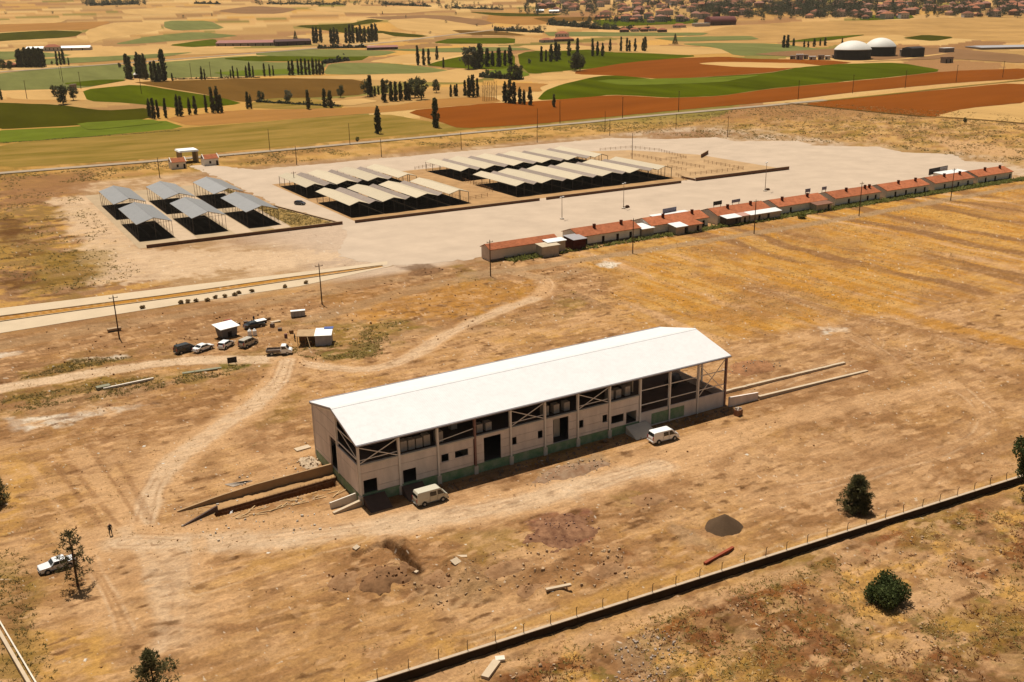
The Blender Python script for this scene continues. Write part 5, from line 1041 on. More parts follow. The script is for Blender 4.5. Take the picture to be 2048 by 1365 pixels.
def car(name, label, loc, rz, kind, paint, dark=False):
    k = KIND[kind]; t = thing(name, label, {'van': 'van', 'highvan': 'van', 'minivan': 'minivan'}.get(kind, 'car'), loc, rz)
    P = k['prof']; w = k['w']/2
    def hw(z): return w*(1-.16*max(0, (z-k['belt'])/(k['top']-k['belt']))) - .03*(z < .45)
    mb = MB(); n = len(P)
    nose = lambda x: 1-.10*max(0, abs(x)/(k['L']/2)-.86)/.14
    L = [(x, -hw(z)*nose(x), z) for x, z in P]; R = [(x, hw(z)*nose(x), z) for x, z in P]
    mb.add(L+R, [(i, (i+1) % n, n+(i+1) % n, n+i) for i in range(n)])
    from_ = tessellate_polygon([[Vector((x, z, 0)) for x, z in P]])
    mb.add(L, from_); mb.add(R, [f[::-1] for f in from_])
    me = mb.mesh('body'); bm = bmesh.new(); bm.from_mesh(me); bmesh.ops.remove_doubles(bm, verts=bm.verts, dist=.001); bmesh.ops.recalc_face_normals(bm, faces=bm.faces); bm.to_mesh(me); bm.free()
    body = link('body', me, paint, t); bv = body.modifiers.new('bevel', 'BEVEL'); bv.width = .05; bv.segments = 2; bv.limit_method = 'ANGLE'; bv.angle_limit = .5
    for s in (-1, 1):
        for q in k['side']:
            vs = [(x, s*(hw(z)+.012), z) for x, z in q]; MB().add(vs, [(0, 1, 2, 3)]).build('side_window', GLASS, t)
        for ax in k['ax']:
            MB().tube((ax, s*(w-.12), k['r']+.02), (ax, s*(w-.003), k['r']+.02), k['r']*1.22, n=16).build('wheel_arch', RUB, t)
            wheel(t, ax, s*(w-.09), k['r'])
        MB().box(k['L']/2-.12, k['L']/2-.02, s*w*.62-.16, s*w*.62+.16, .62, .78).build('headlight', HLM, t)
        MB().box(-k['L']/2-.03, -k['L']/2+.1, s*w*.78-.09, s*w*.78+.09, .72, .98 if kind in ('sedan', 'boxy') else 1.25).build('tail_light', TLM, t)
        MB().box(k['prof'][k['ws'][1]][0]-.25, k['prof'][k['ws'][1]][0]-.1, s*(w+.02)-.07, s*(w+.02)+.07, k['belt'], k['belt']+.15).build('mirror', TRIM, t)
    for s in (-1, 1):
        xs_ = [k['side'][0][2][0]-.04, k['side'][0][3][0]-.05] + ([k['side'][1][2][0]-.05] if kind != 'hatch' else [])
        for xd in xs_: MB().box(xd-.012, xd+.012, s*w-.012*s-.006, s*w-.012*s+.012, .5, k['belt']-.02).build('door_seam', TRIM, t)
        for xd in xs_[:1]: MB().box(xd+.1, xd+.26, s*(w-.004)-.012, s*(w-.004)+.012, k['belt']-.18, k['belt']-.14).build('door_handle', TRIM, t)
        MB().box(-k['L']*.3, k['L']*.3, s*(w-.03)-.015, s*(w-.03)+.015, .3, .4).build('sill', TRIM, t)
    for xe in (-k['L']/2-.075, k['L']/2+.055): MB().box(xe, xe+.015, -.26, .26, .4, .5).build('number_plate', HLM, t)
    for key, nm in (('ws', 'windscreen'), ('rw', 'rear_window')):
        a, b = P[k[key][0]], P[k[key][1]]; d = Vector((b[0]-a[0], 0, b[1]-a[1])); nn = Vector((-d.z, 0, d.x)).normalized()*.015
        if (nn.x > 0) != (key == 'ws'): nn = -nn
        q = []
        for f, (x, z) in ((.08, a), (.92, b)):
            x = a[0]+(b[0]-a[0])*f; z = a[1]+(b[1]-a[1])*f
            q.append((x+nn.x, hw(z)*.88, z+nn.z))
        MB().quad(q[0], (q[0][0], -q[0][1], q[0][2]), (q[1][0], -q[1][1], q[1][2]), q[1]).build(nm, GLASS, t)
    MB().box(k['L']/2-.1, k['L']/2+.05, -w*.92, w*.92, .3, .52).build('bumper', TRIM if paint is not P_WHITE else paint, t)
    MB().box(-k['L']/2-.06, -k['L']/2+.1, -w*.92, w*.92, .32, .54).build('bumper', TRIM if paint is not P_WHITE else paint, t)
    return t
def at(p): return (p[0], p[1], gz(p[0], p[1]))
c = ((6.13+10.59)/2, (-4.82-5.57)/2+.9)
car('van', 'cream panel van parked by the left front of the hall', (8.5, -4.35, gz(8.5, -4.35)), math.atan2(-.55, 4.5)+.12, 'highvan', P_CREAM)
car('van', 'white window van parked before the right half of the hall', (48.5, -5.5, gz(48.5, -5.5)), math.atan2(-.8, 5.0)+.1, 'van', P_WHITE)
p = G(118, 1138); car('car', 'silver-white boxy saloon parked behind the sparse pine at left', (p[0]-.1, p[1]+.4, gz(*p[:2])), .12+math.pi, 'boxy', P_SILVER)
CY = .15
p = G(373, 706); car('van', 'black van, leftmost of the parked row by the huts', (p[0], p[1]+.9, gz(*p[:2])), .28, 'minivan', P_BLACK)
p = G(410, 704); car('car', 'white saloon beside the black van in the parked row', (p[0], p[1]+1.2, gz(*p[:2])), .45, 'sedan', P_WHITE)
p = G(456, 698); car('car', 'white hatchback in the middle of the parked row', (p[0], p[1]+1.3, gz(*p[:2])), .75, 'hatch', P_WHITE)
p = G(500, 694); car('minivan', 'cream minivan at the right of the parked row', (p[0], p[1]+1.2, gz(*p[:2])), .6, 'minivan', P_BEIGE)
p = G(511, 657); car('car', 'dark car with glinting windows among the sheds behind the parked row', (p[0], p[1]+1, gz(*p[:2])), .05, 'sedan', P_BLACK)
p = G(602, 411); car('car', 'small dark car on the pale lane between the market blocks', (p[0], p[1]+1, .03), -.9, 'hatch', P_NAVY)
# pickup with flat bed
p = G(563, 711); t = thing('pickup_truck', 'white-cabbed pickup with grey flat bed beside the shack', 'pickup', (p[0], p[1]+1.0, gz(*p[:2])), -.42)
mb = MB(); pr = [(.35, .5), (.35, 1.85), (.5, 1.95), (1.15, 1.95), (1.35, 1.85), (1.85, 1.2), (2.35, 1.05), (2.5, .8), (2.48, .4), (.35, .4)]; mb.prism(pr, -.85, .85)
b = mb.build('cab', P_WHITE, t); bv = b.modifiers.new('bevel', 'BEVEL'); bv.width = .05; bv.segments = 2; bv.angle_limit = .5; bv.limit_method = 'ANGLE'
for s in (-1, 1):
    MB().add([(.5, s*.862, 1.8), (1.15, s*.862, 1.8), (1.6, s*.862, 1.22), (.5, s*.862, 1.22)], [(0, 1, 2, 3)]).build('side_window', GLASS, t)
    MB().box(-2.55, .28, s*.88-.03, s*.88+.03, .8, 1.2).build('bed_side', mat('bed_grey', A(160, 140, 122), .7), t)
    for ax in (-1.5, 1.6): wheel(t, ax, s*.75, .34)
    MB().box(2.42, 2.52, s*.6-.15, s*.6+.15, .66, .82).build('headlight', HLM, t)
MB().add([(1.37, .75, 1.83), (1.37, -.75, 1.83), (1.86, -.78, 1.24), (1.86, .78, 1.24)], [(0, 1, 2, 3)]).build('windscreen', GLASS, t)
MB().box(-2.55, .3, -.85, .85, .68, .78).build('bed_floor', MATS['bed_grey'], t); MB().box(-2.6, -2.53, -.9, .9, .78, 1.2).build('tailgate', MATS['bed_grey'], t); MB().box(-2.4, 2.3, -.35, .35, .4, .67).build('chassis', TRIM, t)
# trailer, twin tanks, huts and yard things by the parked cars
p = G(524, 652); t = thing('trailer', 'small covered white trailer behind the dark car', 'trailer', (p[0], p[1]+.8, gz(*p[:2])), .15)
MB().box(-1.1, 1.1, -.75, .75, .45, 1.15).build('box', BLK, t); MB().box(-1.15, 1.15, -.8, .8, 1.15, 1.3).build('cover', WHITE, t); MB().bar((1.1, 0, .5), (2.1, 0, .45), .08).build('drawbar', DPOST, t)
for s in (-1, 1): wheel(t, -.1, s*.72, .3)
for k, px in enumerate(((500, 673), (510, 672))):
    p = G(*px); t = thing('water_tank', f'{"left" if k == 0 else "right"} of two small upright white tanks behind the cream minivan', 'tank', at(p)); MB().tube((0, 0, .12), (0, 0, 1.15), .42, n=16).tube((0, 0, 1.15), (0, 0, 1.4), .42, .2, 16).tube((0, 0, 1.4), (0, 0, 1.5), .2, .18, 12).build('tank', WHITE, t, False); MB().box(-.45, .45, -.45, .45, 0, .12).build('base', PALW, t)
p = G(457, 676); t = thing('kiosk', 'small kiosk with slanting white roof behind the parked row', 'kiosk', (p[0], p[1]+1.2, gz(*p[:2])), .25)
mb = MB(); mb.hexa(((-1.5, -1.2, 0), (1.7, -1.2, 0), (1.7, 1.2, 0), (-1.5, 1.2, 0), (-1.9, -1.4, 2.2), (1.9, -1.4, 2.2), (1.9, 1.4, 2.5), (-1.9, 1.4, 2.5))); mb.build('wall', mat('bluegrey_sheet', A(132, 124, 118), .7, 0, .12, 1), t)
MB().hexa(((-2.3, -1.9, 2.15), (2.3, -1.9, 2.15), (2.3, 1.8, 2.6), (-2.3, 1.8, 2.6), (-2.3, -1.9, 2.28), (2.3, -1.9, 2.28), (2.3, 1.8, 2.73), (-2.3, 1.8, 2.73))).build('roof', WHITE, t); MB().box(-.4, .5, -1.32, -1.26, .0, 1.9).build('door', DK, t)
p = G(632, 692); t = thing('shack', 'shack of tan boards and white sheets with an open dark porch', 'shack', (p[0]+.2, p[1]+1.5, gz(*p[:2])), -.45)
MB().hexa(((.4, -1.6, 0), (3.6, -1.6, 0), (3.6, 1.8, 0), (.4, 1.8, 0), (.4, -1.6, 2.3), (3.6, -1.6, 2.3), (3.6, 1.8, 2.7), (.4, 1.8, 2.7))).build('wall', mat('white_tarp', A(206, 196, 190), .7, 0, .15, .8), t)
MB().hexa(((.3, -1.9, 2.3), (3.8, -1.9, 2.3), (3.8, 2.0, 2.75), (.3, 2.0, 2.75), (.3, -1.9, 2.38), (3.8, -1.9, 2.38), (3.8, 2.0, 2.83), (.3, 2.0, 2.83))).build('roof', WHITE, t)
MB().hexa(((2.0, 1.2, 2.78), (3.9, 1.2, 2.78), (3.9, 2.3, 2.9), (2.0, 2.3, 2.9), (2.0, 1.2, 2.84), (3.9, 1.2, 2.84), (3.9, 2.3, 2.96), (2.0, 2.3, 2.96))).build('blue_sheet', mat('blue_tarp', A(84, 108, 170), .6), t)
MB().hexa(((-3.4, -1.4, 2.2), (.28, -1.7, 2.2), (.28, 1.9, 2.6), (-3.4, 1.9, 2.6), (-3.4, -1.4, 2.28), (.28, -1.7, 2.28), (.28, 1.9, 2.68), (-3.4, 1.9, 2.68))).build('porch_roof', mat('tan_boards', A(216, 178, 130), .9, 0, .15, 1.2), t)
for x, y in ((-3.2, -1.2), (-1.6, -1.35), (-3.2, 1.7), (-1.6, 1.7)): MB().box(x-.06, x+.06, y-.06, y+.06, 0, 2.2).build('post', PALW, t)
MB().bar((-.4, -3.2, 0), (-1.2, -1.5, 2.3), .12).build('leaning_plank', mat('bleached_timber', A(236, 196, 140)), t); MB().box(-3.3, .3, 1.72, 1.8, 0, 2.3).build('back_boards', PALW, t)
p = G(598, 635); t = thing('water_tank_row', 'long white box tank standing behind the shack', 'tank', (p[0], p[1]+.6, gz(*p[:2])), -.25)
for k in range(4): MB().box(-1.55+k*.79, -.80+k*.79, -.5, .5, .1, 1.3).build('tank_cell', mat('tank_white', A(214, 204, 190), .6), t)
MB().box(-1.6, 1.65, -.55, .55, 1.3, 1.42).build('lid', WHITE, t); MB().box(-1.5, 1.5, -.45, .45, 0, .1).build('base', PALW, t)
p = G(465, 729); t = thing('skip_box', 'dark square sign panel standing on the weedy bank', 'sign', at(p), -.1); MB().box(-.9, .9, -.05, .05, .45, 1.6).build('panel', mat('dark_panel', A(86, 72, 62), .8), t)
for x in (-.7, .7): MB().box(x-.05, x+.05, .052, .12, 0, 1.6).build('leg', DPOST, t)
p = G(229, 663); t = thing('concrete_trough', 'pale box trough at the foot of the leftmost power pole', 'trough', at(p), .05); MB().box(-1.4, 1.4, -.5, .5, .3, .75).build('basin', mat('trough_concrete', A(214, 178, 134), .9), t); MB().box(-1.3, 1.3, -.4, .4, 0, .3).build('base', DPOST, t)
p = G(572, 676); t = thing('barrel', 'reddish barrel left of the shack', 'barrel', at(p)); MB().tube((0, 0, 0), (0, 0, .9), .32, n=14).build('drum', mat('rust_barrel', A(150, 96, 84), .6), t)
for z in (.3, .6): MB().tube((0, 0, z-.02), (0, 0, z+.02), .335, n=14).build('hoop', RUB, t)
p = G(551, 643); slab('sheet_pile', 'pale flat sheet lying right of the trailer', 'sheet', (551, 644), 2.2, 1.0, .1, 0.1, PALEC)
p = G(455, 641); slab('sheet_pile', 'red and white panel lying behind the kiosk', 'panel', (455, 642), 1.6, .7, .2, .1, mat('red_panel', A(190, 96, 70), .8))
for k, (px, w, h, lab) in enumerate((((492, 648), .8, .7, 'grey crate left of the dark car behind the kiosk'), ((536, 640), 1.0, .5, 'low tan crate right of the trailer'), ((545, 655), .7, .8, 'small brown crate below the pale flat sheet'), ((476, 650), .9, .6, 'tan crate right of the kiosk roof'), ((560, 662), .9, .5, 'flat crate between trailer and shack'), ((583, 668), .7, .7, 'dark crate behind the reddish barrel'))):
    p = G(*px); t = thing('crate', lab, 'crate', at(p), .3*k, 'crates among the huts'); MB().box(-w/2, w/2, -.4, .4, 0, h).build('box', PALW if k % 2 else mat('grey_crate', A(150, 128, 108), .9), t)
    for q in (-.4, .35): MB().box(w*q, w*q+.1*w, -.43, -.402, .02, h+.02).build('slat', mat('bleached_timber', A(236, 196, 140)), t)
# ------------------------------------------------------------------ people
def person(label, loc, rz, shirt, trousers, bend=0.0, arms=0.0, h=1.74):
    t = bpy.data.meshes.new('person'); V = []; E = []; Rr = []
    def v(x, y, z, r, par=None):
        V.append((x, y, z)); Rr.append(r)
        if par is not None: E.append((par, len(V)-1))
        return len(V)-1
    cb, sb = math.cos(bend), math.sin(bend)
    def up(x, y, z):      # upper body rotates forward (+x) about the hips
        zz = z-.95; return (x*cb+zz*sb, y, .95+zz*cb-x*sb)
    pel = v(0, 0, .95, .155)
    sp = v(*up(0, 0, 1.15), .145, pel); ch = v(*up(0, 0, 1.36), .165, sp); nk = v(*up(.01, 0, 1.50), .06, ch); hd = v(*up(.03, 0, 1.60), .098, nk); v(*up(.03, 0, 1.70), .085, hd); v(*up(.12, 0, 1.605), .028, hd)
    for s in (-1, 1):
        sh = v(*up(0, s*.19, 1.42), .065, ch); el = v(*up(.03+arms*.22, s*.25, 1.14+arms*.05), .048, sh); wr = v(*up(.09+arms*.42, s*.24, .90+arms*.2), .034, el); pm = v(*up(.11+arms*.48, s*.235, .83+arms*.2), .036, wr)
        for q, (dx, dy, dl) in enumerate(((.03, 0, .085), (.01, .0, .095), (-.01, .0, .09), (-.03, .0, .075))):
            f1 = v(*up(.11+dx+arms*.5, s*.235, .78+arms*.2), .010, pm); v(*up(.13+dx+arms*.52, s*.228, .83-dl+arms*.2), .008, f1)
        th = v(*up(.155+arms*.48, s*.22, .82+arms*.2), .011, pm); v(*up(.17+arms*.49, s*.21, .78+arms*.2), .009, th)
        hp = v(0, s*.10, .88, .11, pel); kn = v(.03+s*.05, s*.11, .50, .072, hp); an = v(s*.06-.01, s*.115, .10, .05, kn); v(s*.06+.15, s*.125, .045, .045, an)
    t.from_pydata(V, E, [])
    o = bpy.data.objects.new('person', t); COL.objects.link(o)
    sk = o.modifiers.new('skin', 'SKIN'); sk.use_smooth_shade = True
    for i, r in enumerate(Rr): t.skin_vertices[0].data[i].radius = (r, r*(.72 if i in (1, 2) else 1))
    t.skin_vertices[0].data[0].use_root = True
    ss = o.modifiers.new('sub', 'SUBSURF'); ss.levels = 1; ss.render_levels = 1
    m = bpy.data.materials.new('clothed_figure'); m.use_nodes = True; N = m.node_tree.nodes; L = m.node_tree.links
    tc = N.new('ShaderNodeTexCoord'); sx = N.new('ShaderNodeSeparateXYZ'); L.new(tc.outputs['Object'], sx.inputs[0])
    dv = N.new('ShaderNodeMath'); dv.operation = 'DIVIDE'; dv.inputs[1].default_value = 1.85; L.new(sx.outputs['Z'], dv.inputs[0])
    rp = N.new('ShaderNodeValToRGB'); rp.color_ramp.interpolation = 'CONSTANT'; e = rp.color_ramp.elements
    cols = [(0, (.02, .018, .016)), (.065, trousers), (.525, shirt), (.80, (.42, .24, .15)), (.905, (.02, .015, .012))]
    e[0].position = 0; e[0].color = (*cols[0][1], 1); e[1].position = cols[1][0]; e[1].color = (*cols[1][1], 1)
    for ps, c in cols[2:]: el = e.new(ps if not bend else min(.99, ps)); el.color = (*c, 1)
    L.new(dv.outputs[0], rp.inputs[0]); L.new(rp.outputs[0], N['Principled BSDF'].inputs['Base Color']); N['Principled BSDF'].inputs['Roughness'].default_value = .9
    t.materials.append(m); o.location = loc; o.rotation_euler = (0, 0, rz); o.scale = (h/1.74,)*3
    return tag(o, label, 'person')
p = G(222, 1071); person('person in dark clothes standing alone on the pale ground at left', at(p), -1.2, (.03, .028, .03), (.025, .022, .022), h=1.85)
p = G(508, 645); person('person in dark clothes standing beside the white trailer', (p[0], p[1], gz(*p[:2])), -1.0, (.03, .03, .05), (.03, .028, .03))
person('worker in white shirt bending over in the ramp trench', (-16.2, 7.9, gz(-16.2, 7.9)-.3), .3, (.55, .54, .52), (.04, .045, .05), bend=.75, arms=.6)
p = G(600, 684); person('person in dark clothes under the shack porch', (p[0]-.6, p[1]+1.5, gz(*p[:2])), -.6, (.05, .04, .04), (.03, .03, .03))
# ------------------------------------------------------------------ trees
def leafm(name, col, col2, rough=.8):
    m = mat(name, col, rough, 0, .2, .8, col2=col2, spec=.15, det=3)
    N = m.node_tree.nodes; L = m.node_tree.links; b = N['Principled BSDF']
    oi = N.new('ShaderNodeObjectInfo'); mr = N.new('ShaderNodeMapRange'); mr.inputs[3].default_value = .78; mr.inputs[4].default_value = 1.22; L.new(oi.outputs['Random'], mr.inputs[0])
    mx = N.new('ShaderNodeMix'); mx.data_type = 'RGBA'; mx.blend_type = 'MULTIPLY'; mx.inputs['Factor'].default_value = 1
    src = b.inputs['Base Color'].links[0].from_socket; L.new(src, mx.inputs[6]); L.new(mr.outputs[0], mx.inputs[7]); L.new(mx.outputs[2], b.inputs['Base Color'])
    for n in list(N):
        if n.type == 'OUTPUT_MATERIAL': out = n
    tl = N.new('ShaderNodeBsdfTranslucent'); L.new(mx.outputs[2], tl.inputs['Color'])
    ms = N.new('ShaderNodeMixShader'); ms.inputs[0].default_value = .38
    L.new(b.outputs[0], ms.inputs[1]); L.new(tl.outputs[0], ms.inputs[2]); L.new(ms.outputs[0], out.inputs['Surface'])
    return m
POPL = leafm('poplar_leaves', (.055, .058, .022), (.115, .108, .044)); BROAD = leafm('broad_leaves', (.055, .060, .022), (.11, .105, .044)); GREYL = leafm('silvery_leaves', (.085, .085, .05), (.15, .145, .09)); PINE = leafm('pine_needles', (.062, .06, .022), (.12, .105, .042)); SHRUB = leafm('shrub_leaves', (.032, .046, .012), (.075, .088, .026)); DRYB = leafm('dry_bush', (.22, .14, .06), (.34, .23, .11)); FARL = leafm('far_leaves', (.036, .040, .02), (.066, .066, .036))
BARK = mat('bark', A(128, 98, 72), .95, 0, .2, 3)
def leaf(mb, c, s, rr, vert=.0, asp=1.0):
    n = Vector((rr.gauss(0, 1), rr.gauss(0, 1), rr.gauss(0, 1)*(1-vert)+.3*(1-vert))).normalized()
    a = n.orthogonal().normalized(); a.rotate(Matrix.Rotation(rr.uniform(0, 6.28), 3, n)); b = n.cross(a)
    if vert > .5: b = Vector((rr.gauss(0, .25), rr.gauss(0, .25), 1)).normalized(); a = b.cross(n).normalized()
    a = a*s*.5; b = b*s*.5*asp
    k1, k2 = rr.uniform(.4, 1), rr.uniform(.4, 1)
    mb.add((c-a*k1-b*.6, c+a*k2-b, c+a*.8+b*k1, c-a*.7+b), ((0, 1, 2, 3),))
def poplar_mesh(seed, H=20.0, R=1.9, n=760, m=None):
    rr = random.Random(seed); mb = MB()
    tips = []
    for i in range(46):
        h = rr.uniform(.06, .97); a = rr.uniform(0, 6.28); prof = math.sin(math.pi*min(1, (h*.93+.07)**.8))**.55*(1-.25*h)
        tips.append((h, a, R*prof*rr.uniform(.55, 1.12)))
    for i in range(n):
        h, a, r = tips[rr.randrange(len(tips))]
        u = rr.random(); rad = r*(.25+.75*u**.5); hh = h*H+rr.gauss(0, .055)*H
        hh = min(max(hh, .04*H), H*(1.0+rr.uniform(-.03, .02)))
        x = math.cos(a)*rad+rr.gauss(0, .32); y = math.sin(a)*rad+rr.gauss(0, .32)
        leaf(mb, Vector((x, y, hh)), rr.uniform(.6, 1.15), rr, .8, 1.5)
    me = mb.mesh('crown'); me.materials.append(m or POPL); return me
def trunk_mesh(H, r, seed, limbs=6):
    rr = random.Random(seed); mb = MB(); mb.tube((0, 0, -.3), (rr.uniform(-.2, .2), rr.uniform(-.2, .2), H*.8), r, r*.25, 7)
    for i in range(limbs):
        a = rr.uniform(0, 6.28); z = H*rr.uniform(.25, .6); mb.tube((0, 0, z), (math.cos(a)*H*.12, math.sin(a)*H*.12, z+H*.2), r*.4, r*.1, 5)
    me = mb.mesh('trunk'); me.materials.append(BARK); return me
def broad_mesh(seed, H=10.0, R=4.2, n=900, m=None, low=.12):
    rr = random.Random(seed); mb = MB(); cl = []
    for i in range(26):
        a = rr.uniform(0, 6.28); h = rr.uniform(low+.08, .93); rad = R*math.sqrt(max(.05, math.sin(math.pi*(h-low)/(1.02-low))))*rr.uniform(.35, .85)
        cl.append(Vector((math.cos(a)*rad, math.sin(a)*rad, h*H)))
    for i in range(n):
        c = cl[rr.randrange(len(cl))]; d = Vector((rr.gauss(0, 1), rr.gauss(0, 1), rr.gauss(0, .8))).normalized()*R*.34*rr.random()**.4
        leaf(mb, c+d, rr.uniform(.45, .95)*R/4.2, rr, .2)
    me = mb.mesh('crown'); me.materials.append(m or BROAD); return me
def cone_mesh(seed, H=10.0, R=2.6, n=700, m=None):
    rr = random.Random(seed); mb = MB()
    for i in range(n):
        h = rr.random()**1.3; lay = math.floor(h*9)/9; rad = R*(1-h)**.8*(.45+.55*rr.random()**.4)*(1+.25*math.sin(h*60)); a = rr.uniform(0, 6.28)
        leaf(mb, Vector((math.cos(a)*rad, math.sin(a)*rad, .06*H+h*H*.94)), rr.uniform(.35, .8), rr, .1)
    me = mb.mesh('crown'); me.materials.append(m or PINE); return me
POPS = [poplar_mesh(s, 20, r) for s, r in ((1, 1.7), (2, 2.0), (3, 2.3), (4, 1.5), (5, 1.9))]
BRDS = [broad_mesh(s, 10, r) for s, r in ((11, 4.0), (12, 4.6), (13, 3.6))]
GRYS = [broad_mesh(s, 10, 4.2, 900, GREYL) for s in (21, 22)]
CONS = [cone_mesh(31), cone_mesh(32, 10, 3.2)]
FARS = [broad_mesh(s, 10, 4.2, 220, FARL, .05) for s in (41, 42, 43)] + [poplar_mesh(44, 14, 2.2, 200, FARL)]
TRK = dict(p=trunk_mesh(20, .35, 1), b=trunk_mesh(8, .3, 2), c=trunk_mesh(9, .22, 3, 0), f=trunk_mesh(8, .3, 4, 0))
trng = random.Random(77)
def tree(name, label, px, hpx, kind='p', group=None, wide=1.0):
    p = G(*px); H = hpx*mpp(p)*.97
    base, lst = {'p': (20.0, POPS), 'b': (10.0, BRDS), 'g': (10.0, GRYS), 'c': (10.0, CONS), 'f': (10.0, FARS)}[kind]
    i = trng.randrange(len(lst)); s = H/base
    if kind == 'f' and i == 3: s = H/14
    t = thing(name, label, 'tree', (p[0], p[1], p[2]), trng.uniform(0, 6.28), group)
    w = s*wide*(1.0 if kind != 'p' else 1.42)
    t.scale = (w, w, s)
    link('crown', lst[i], None, t); link('trunk', TRK['p' if kind == 'p' else ('c' if kind == 'c' else ('f' if kind == 'f' else 'b'))], None, t)
    return t
CL = [
 ('dense row before the white farm shed', 'p', 1.0, [(38, 135, 34), (43, 135, 36), (48, 134, 33), (53, 135, 38), (58, 135, 36), (63, 135, 38), (68, 135, 36), (73, 135, 39), (78, 135, 37), (83, 135, 38), (88, 134, 35)]),
 ('thin group right of that dense row', 'p', .8, [(115, 131, 27), (122, 130, 26), (128, 129, 30), (138, 131, 16)]),
 ('cluster round the field hut', 'p', 1.0, [(256, 158, 48), (262, 159, 44), (278, 156, 50), (284, 157, 46), (291, 159, 50), (305, 163, 38), (312, 164, 40), (320, 164, 36), (328, 162, 60), (345, 162, 15)]),
 ('scattered line across the grey-green field', 'p', .8, [(404, 160, 26), (410, 160, 21), (443, 157, 17), (462, 157, 17), (467, 157, 24), (476, 157, 20), (493, 156, 24), (500, 155, 30), (507, 155, 22), (529, 153, 25), (540, 153, 23), (547, 152, 20)]),
 ('slim group on the left stubble edge', 'p', .85, [(300, 236, 38), (308, 238, 40), (317, 237, 36), (332, 236, 38), (356, 232, 42), (363, 233, 40), (380, 230, 34), (391, 229, 36), (413, 225, 34), (426, 226, 50), (436, 226, 52), (443, 226, 36), (496, 218, 34), (502, 218, 28)]),
 ('row beside the dark field hedge', 'p', .8, [(579, 151, 28), (586, 151, 30), (597, 150, 30), (604, 150, 31), (612, 150, 31), (619, 150, 29), (627, 150, 33), (634, 150, 30), (640, 150, 30), (646, 149, 26)]),
 ('tall far row behind the low farmhouse', 'p', 1.0, [(628, 87, 32), (634, 87, 32), (642, 86, 30), (663, 88, 30), (669, 88, 32), (675, 88, 28), (693, 87, 30), (700, 87, 36), (707, 87, 36), (715, 86, 30), (722, 86, 34), (730, 86, 32), (738, 85, 30), (745, 84, 35), (752, 83, 34)]),
 ('small group on the wheat wedge edge', 'p', .9, [(836, 131, 38), (848, 131, 32), (858, 129, 30), (874, 120, 26), (887, 136, 20)]),
 ('big row in the middle of the fields', 'p', 1.0, [(741, 194, 42), (750, 193, 20), (757, 190, 18), (768, 205, 46), (783, 203, 38), (792, 203, 38), (802, 202, 38), (812, 201, 36), (818, 201, 34)]),
 ('row right of the big leafy trees', 'p', .9, [(902, 194, 24), (910, 193, 22), (914, 193, 24), (930, 192, 30), (938, 195, 42), (946, 195, 44), (955, 194, 36)]),
 ('stout group at the ploughed field corner', 'p', 1.0, [(1010, 206, 42), (1020, 207, 46), (1028, 208, 42), (1040, 209, 34), (1048, 210, 30), (1060, 211, 36)]),
 ('grey-green clump right of the wheat wedge', 'p', 1.2, [(950, 138, 42), (960, 137, 48), (975, 134, 36), (985, 133, 30), (998, 134, 36), (1010, 132, 30), (1020, 130, 38)]),
 ('clump below the red-roofed farmhouse', 'p', 1.0, [(1083, 124, 30), (1092, 123, 22), (1102, 124, 34), (1112, 123, 38), (1118, 120, 30), (1138, 112, 32), (1155, 110, 32)]),
 ('loose line along the far wheat strip', 'p', .9, [(1185, 113, 34), (1195, 112, 28), (1205, 113, 26), (1220, 103, 24), (1242, 103, 28), (1254, 103, 26), (1259, 103, 22), (1270, 103, 25), (1286, 102, 24), (1290, 103, 28)]),
 ('small dark group left of the domes', 'p', 1.3, [(1567, 96, 24), (1575, 96, 25), (1587, 93, 16), (1608, 95, 14), (1616, 95, 12), (1628, 94, 16), (1640, 92, 14), (1650, 92, 16), (1684, 90, 13)])]
for d, k, w, lst in CL:
    for i, (x, y, h) in enumerate(lst): tree('poplar_tree', f'{ORD[i]} poplar from the left in the {d}', (x, y), h, k, 'poplars', w)
for px, h, lab in (((757, 268), 55, 'lone poplar beside the far road, left of two'), ((872, 256), 58, 'lone poplar beside the far road, right of two'), ((617, 219), 38, 'single stout poplar on the stubble edge'), ((1108, 215), 26, 'single small poplar on the ploughed field edge'), ((650, 215), 36, 'left of two slim poplars above the stubble field'), ((661, 216), 34, 'right of two slim poplars above the stubble field'), ((3, 200), 22, 'poplar cut off by the left picture edge')):
    tree('poplar_tree', lab, px, h, 'p', 'poplars', 1.05)
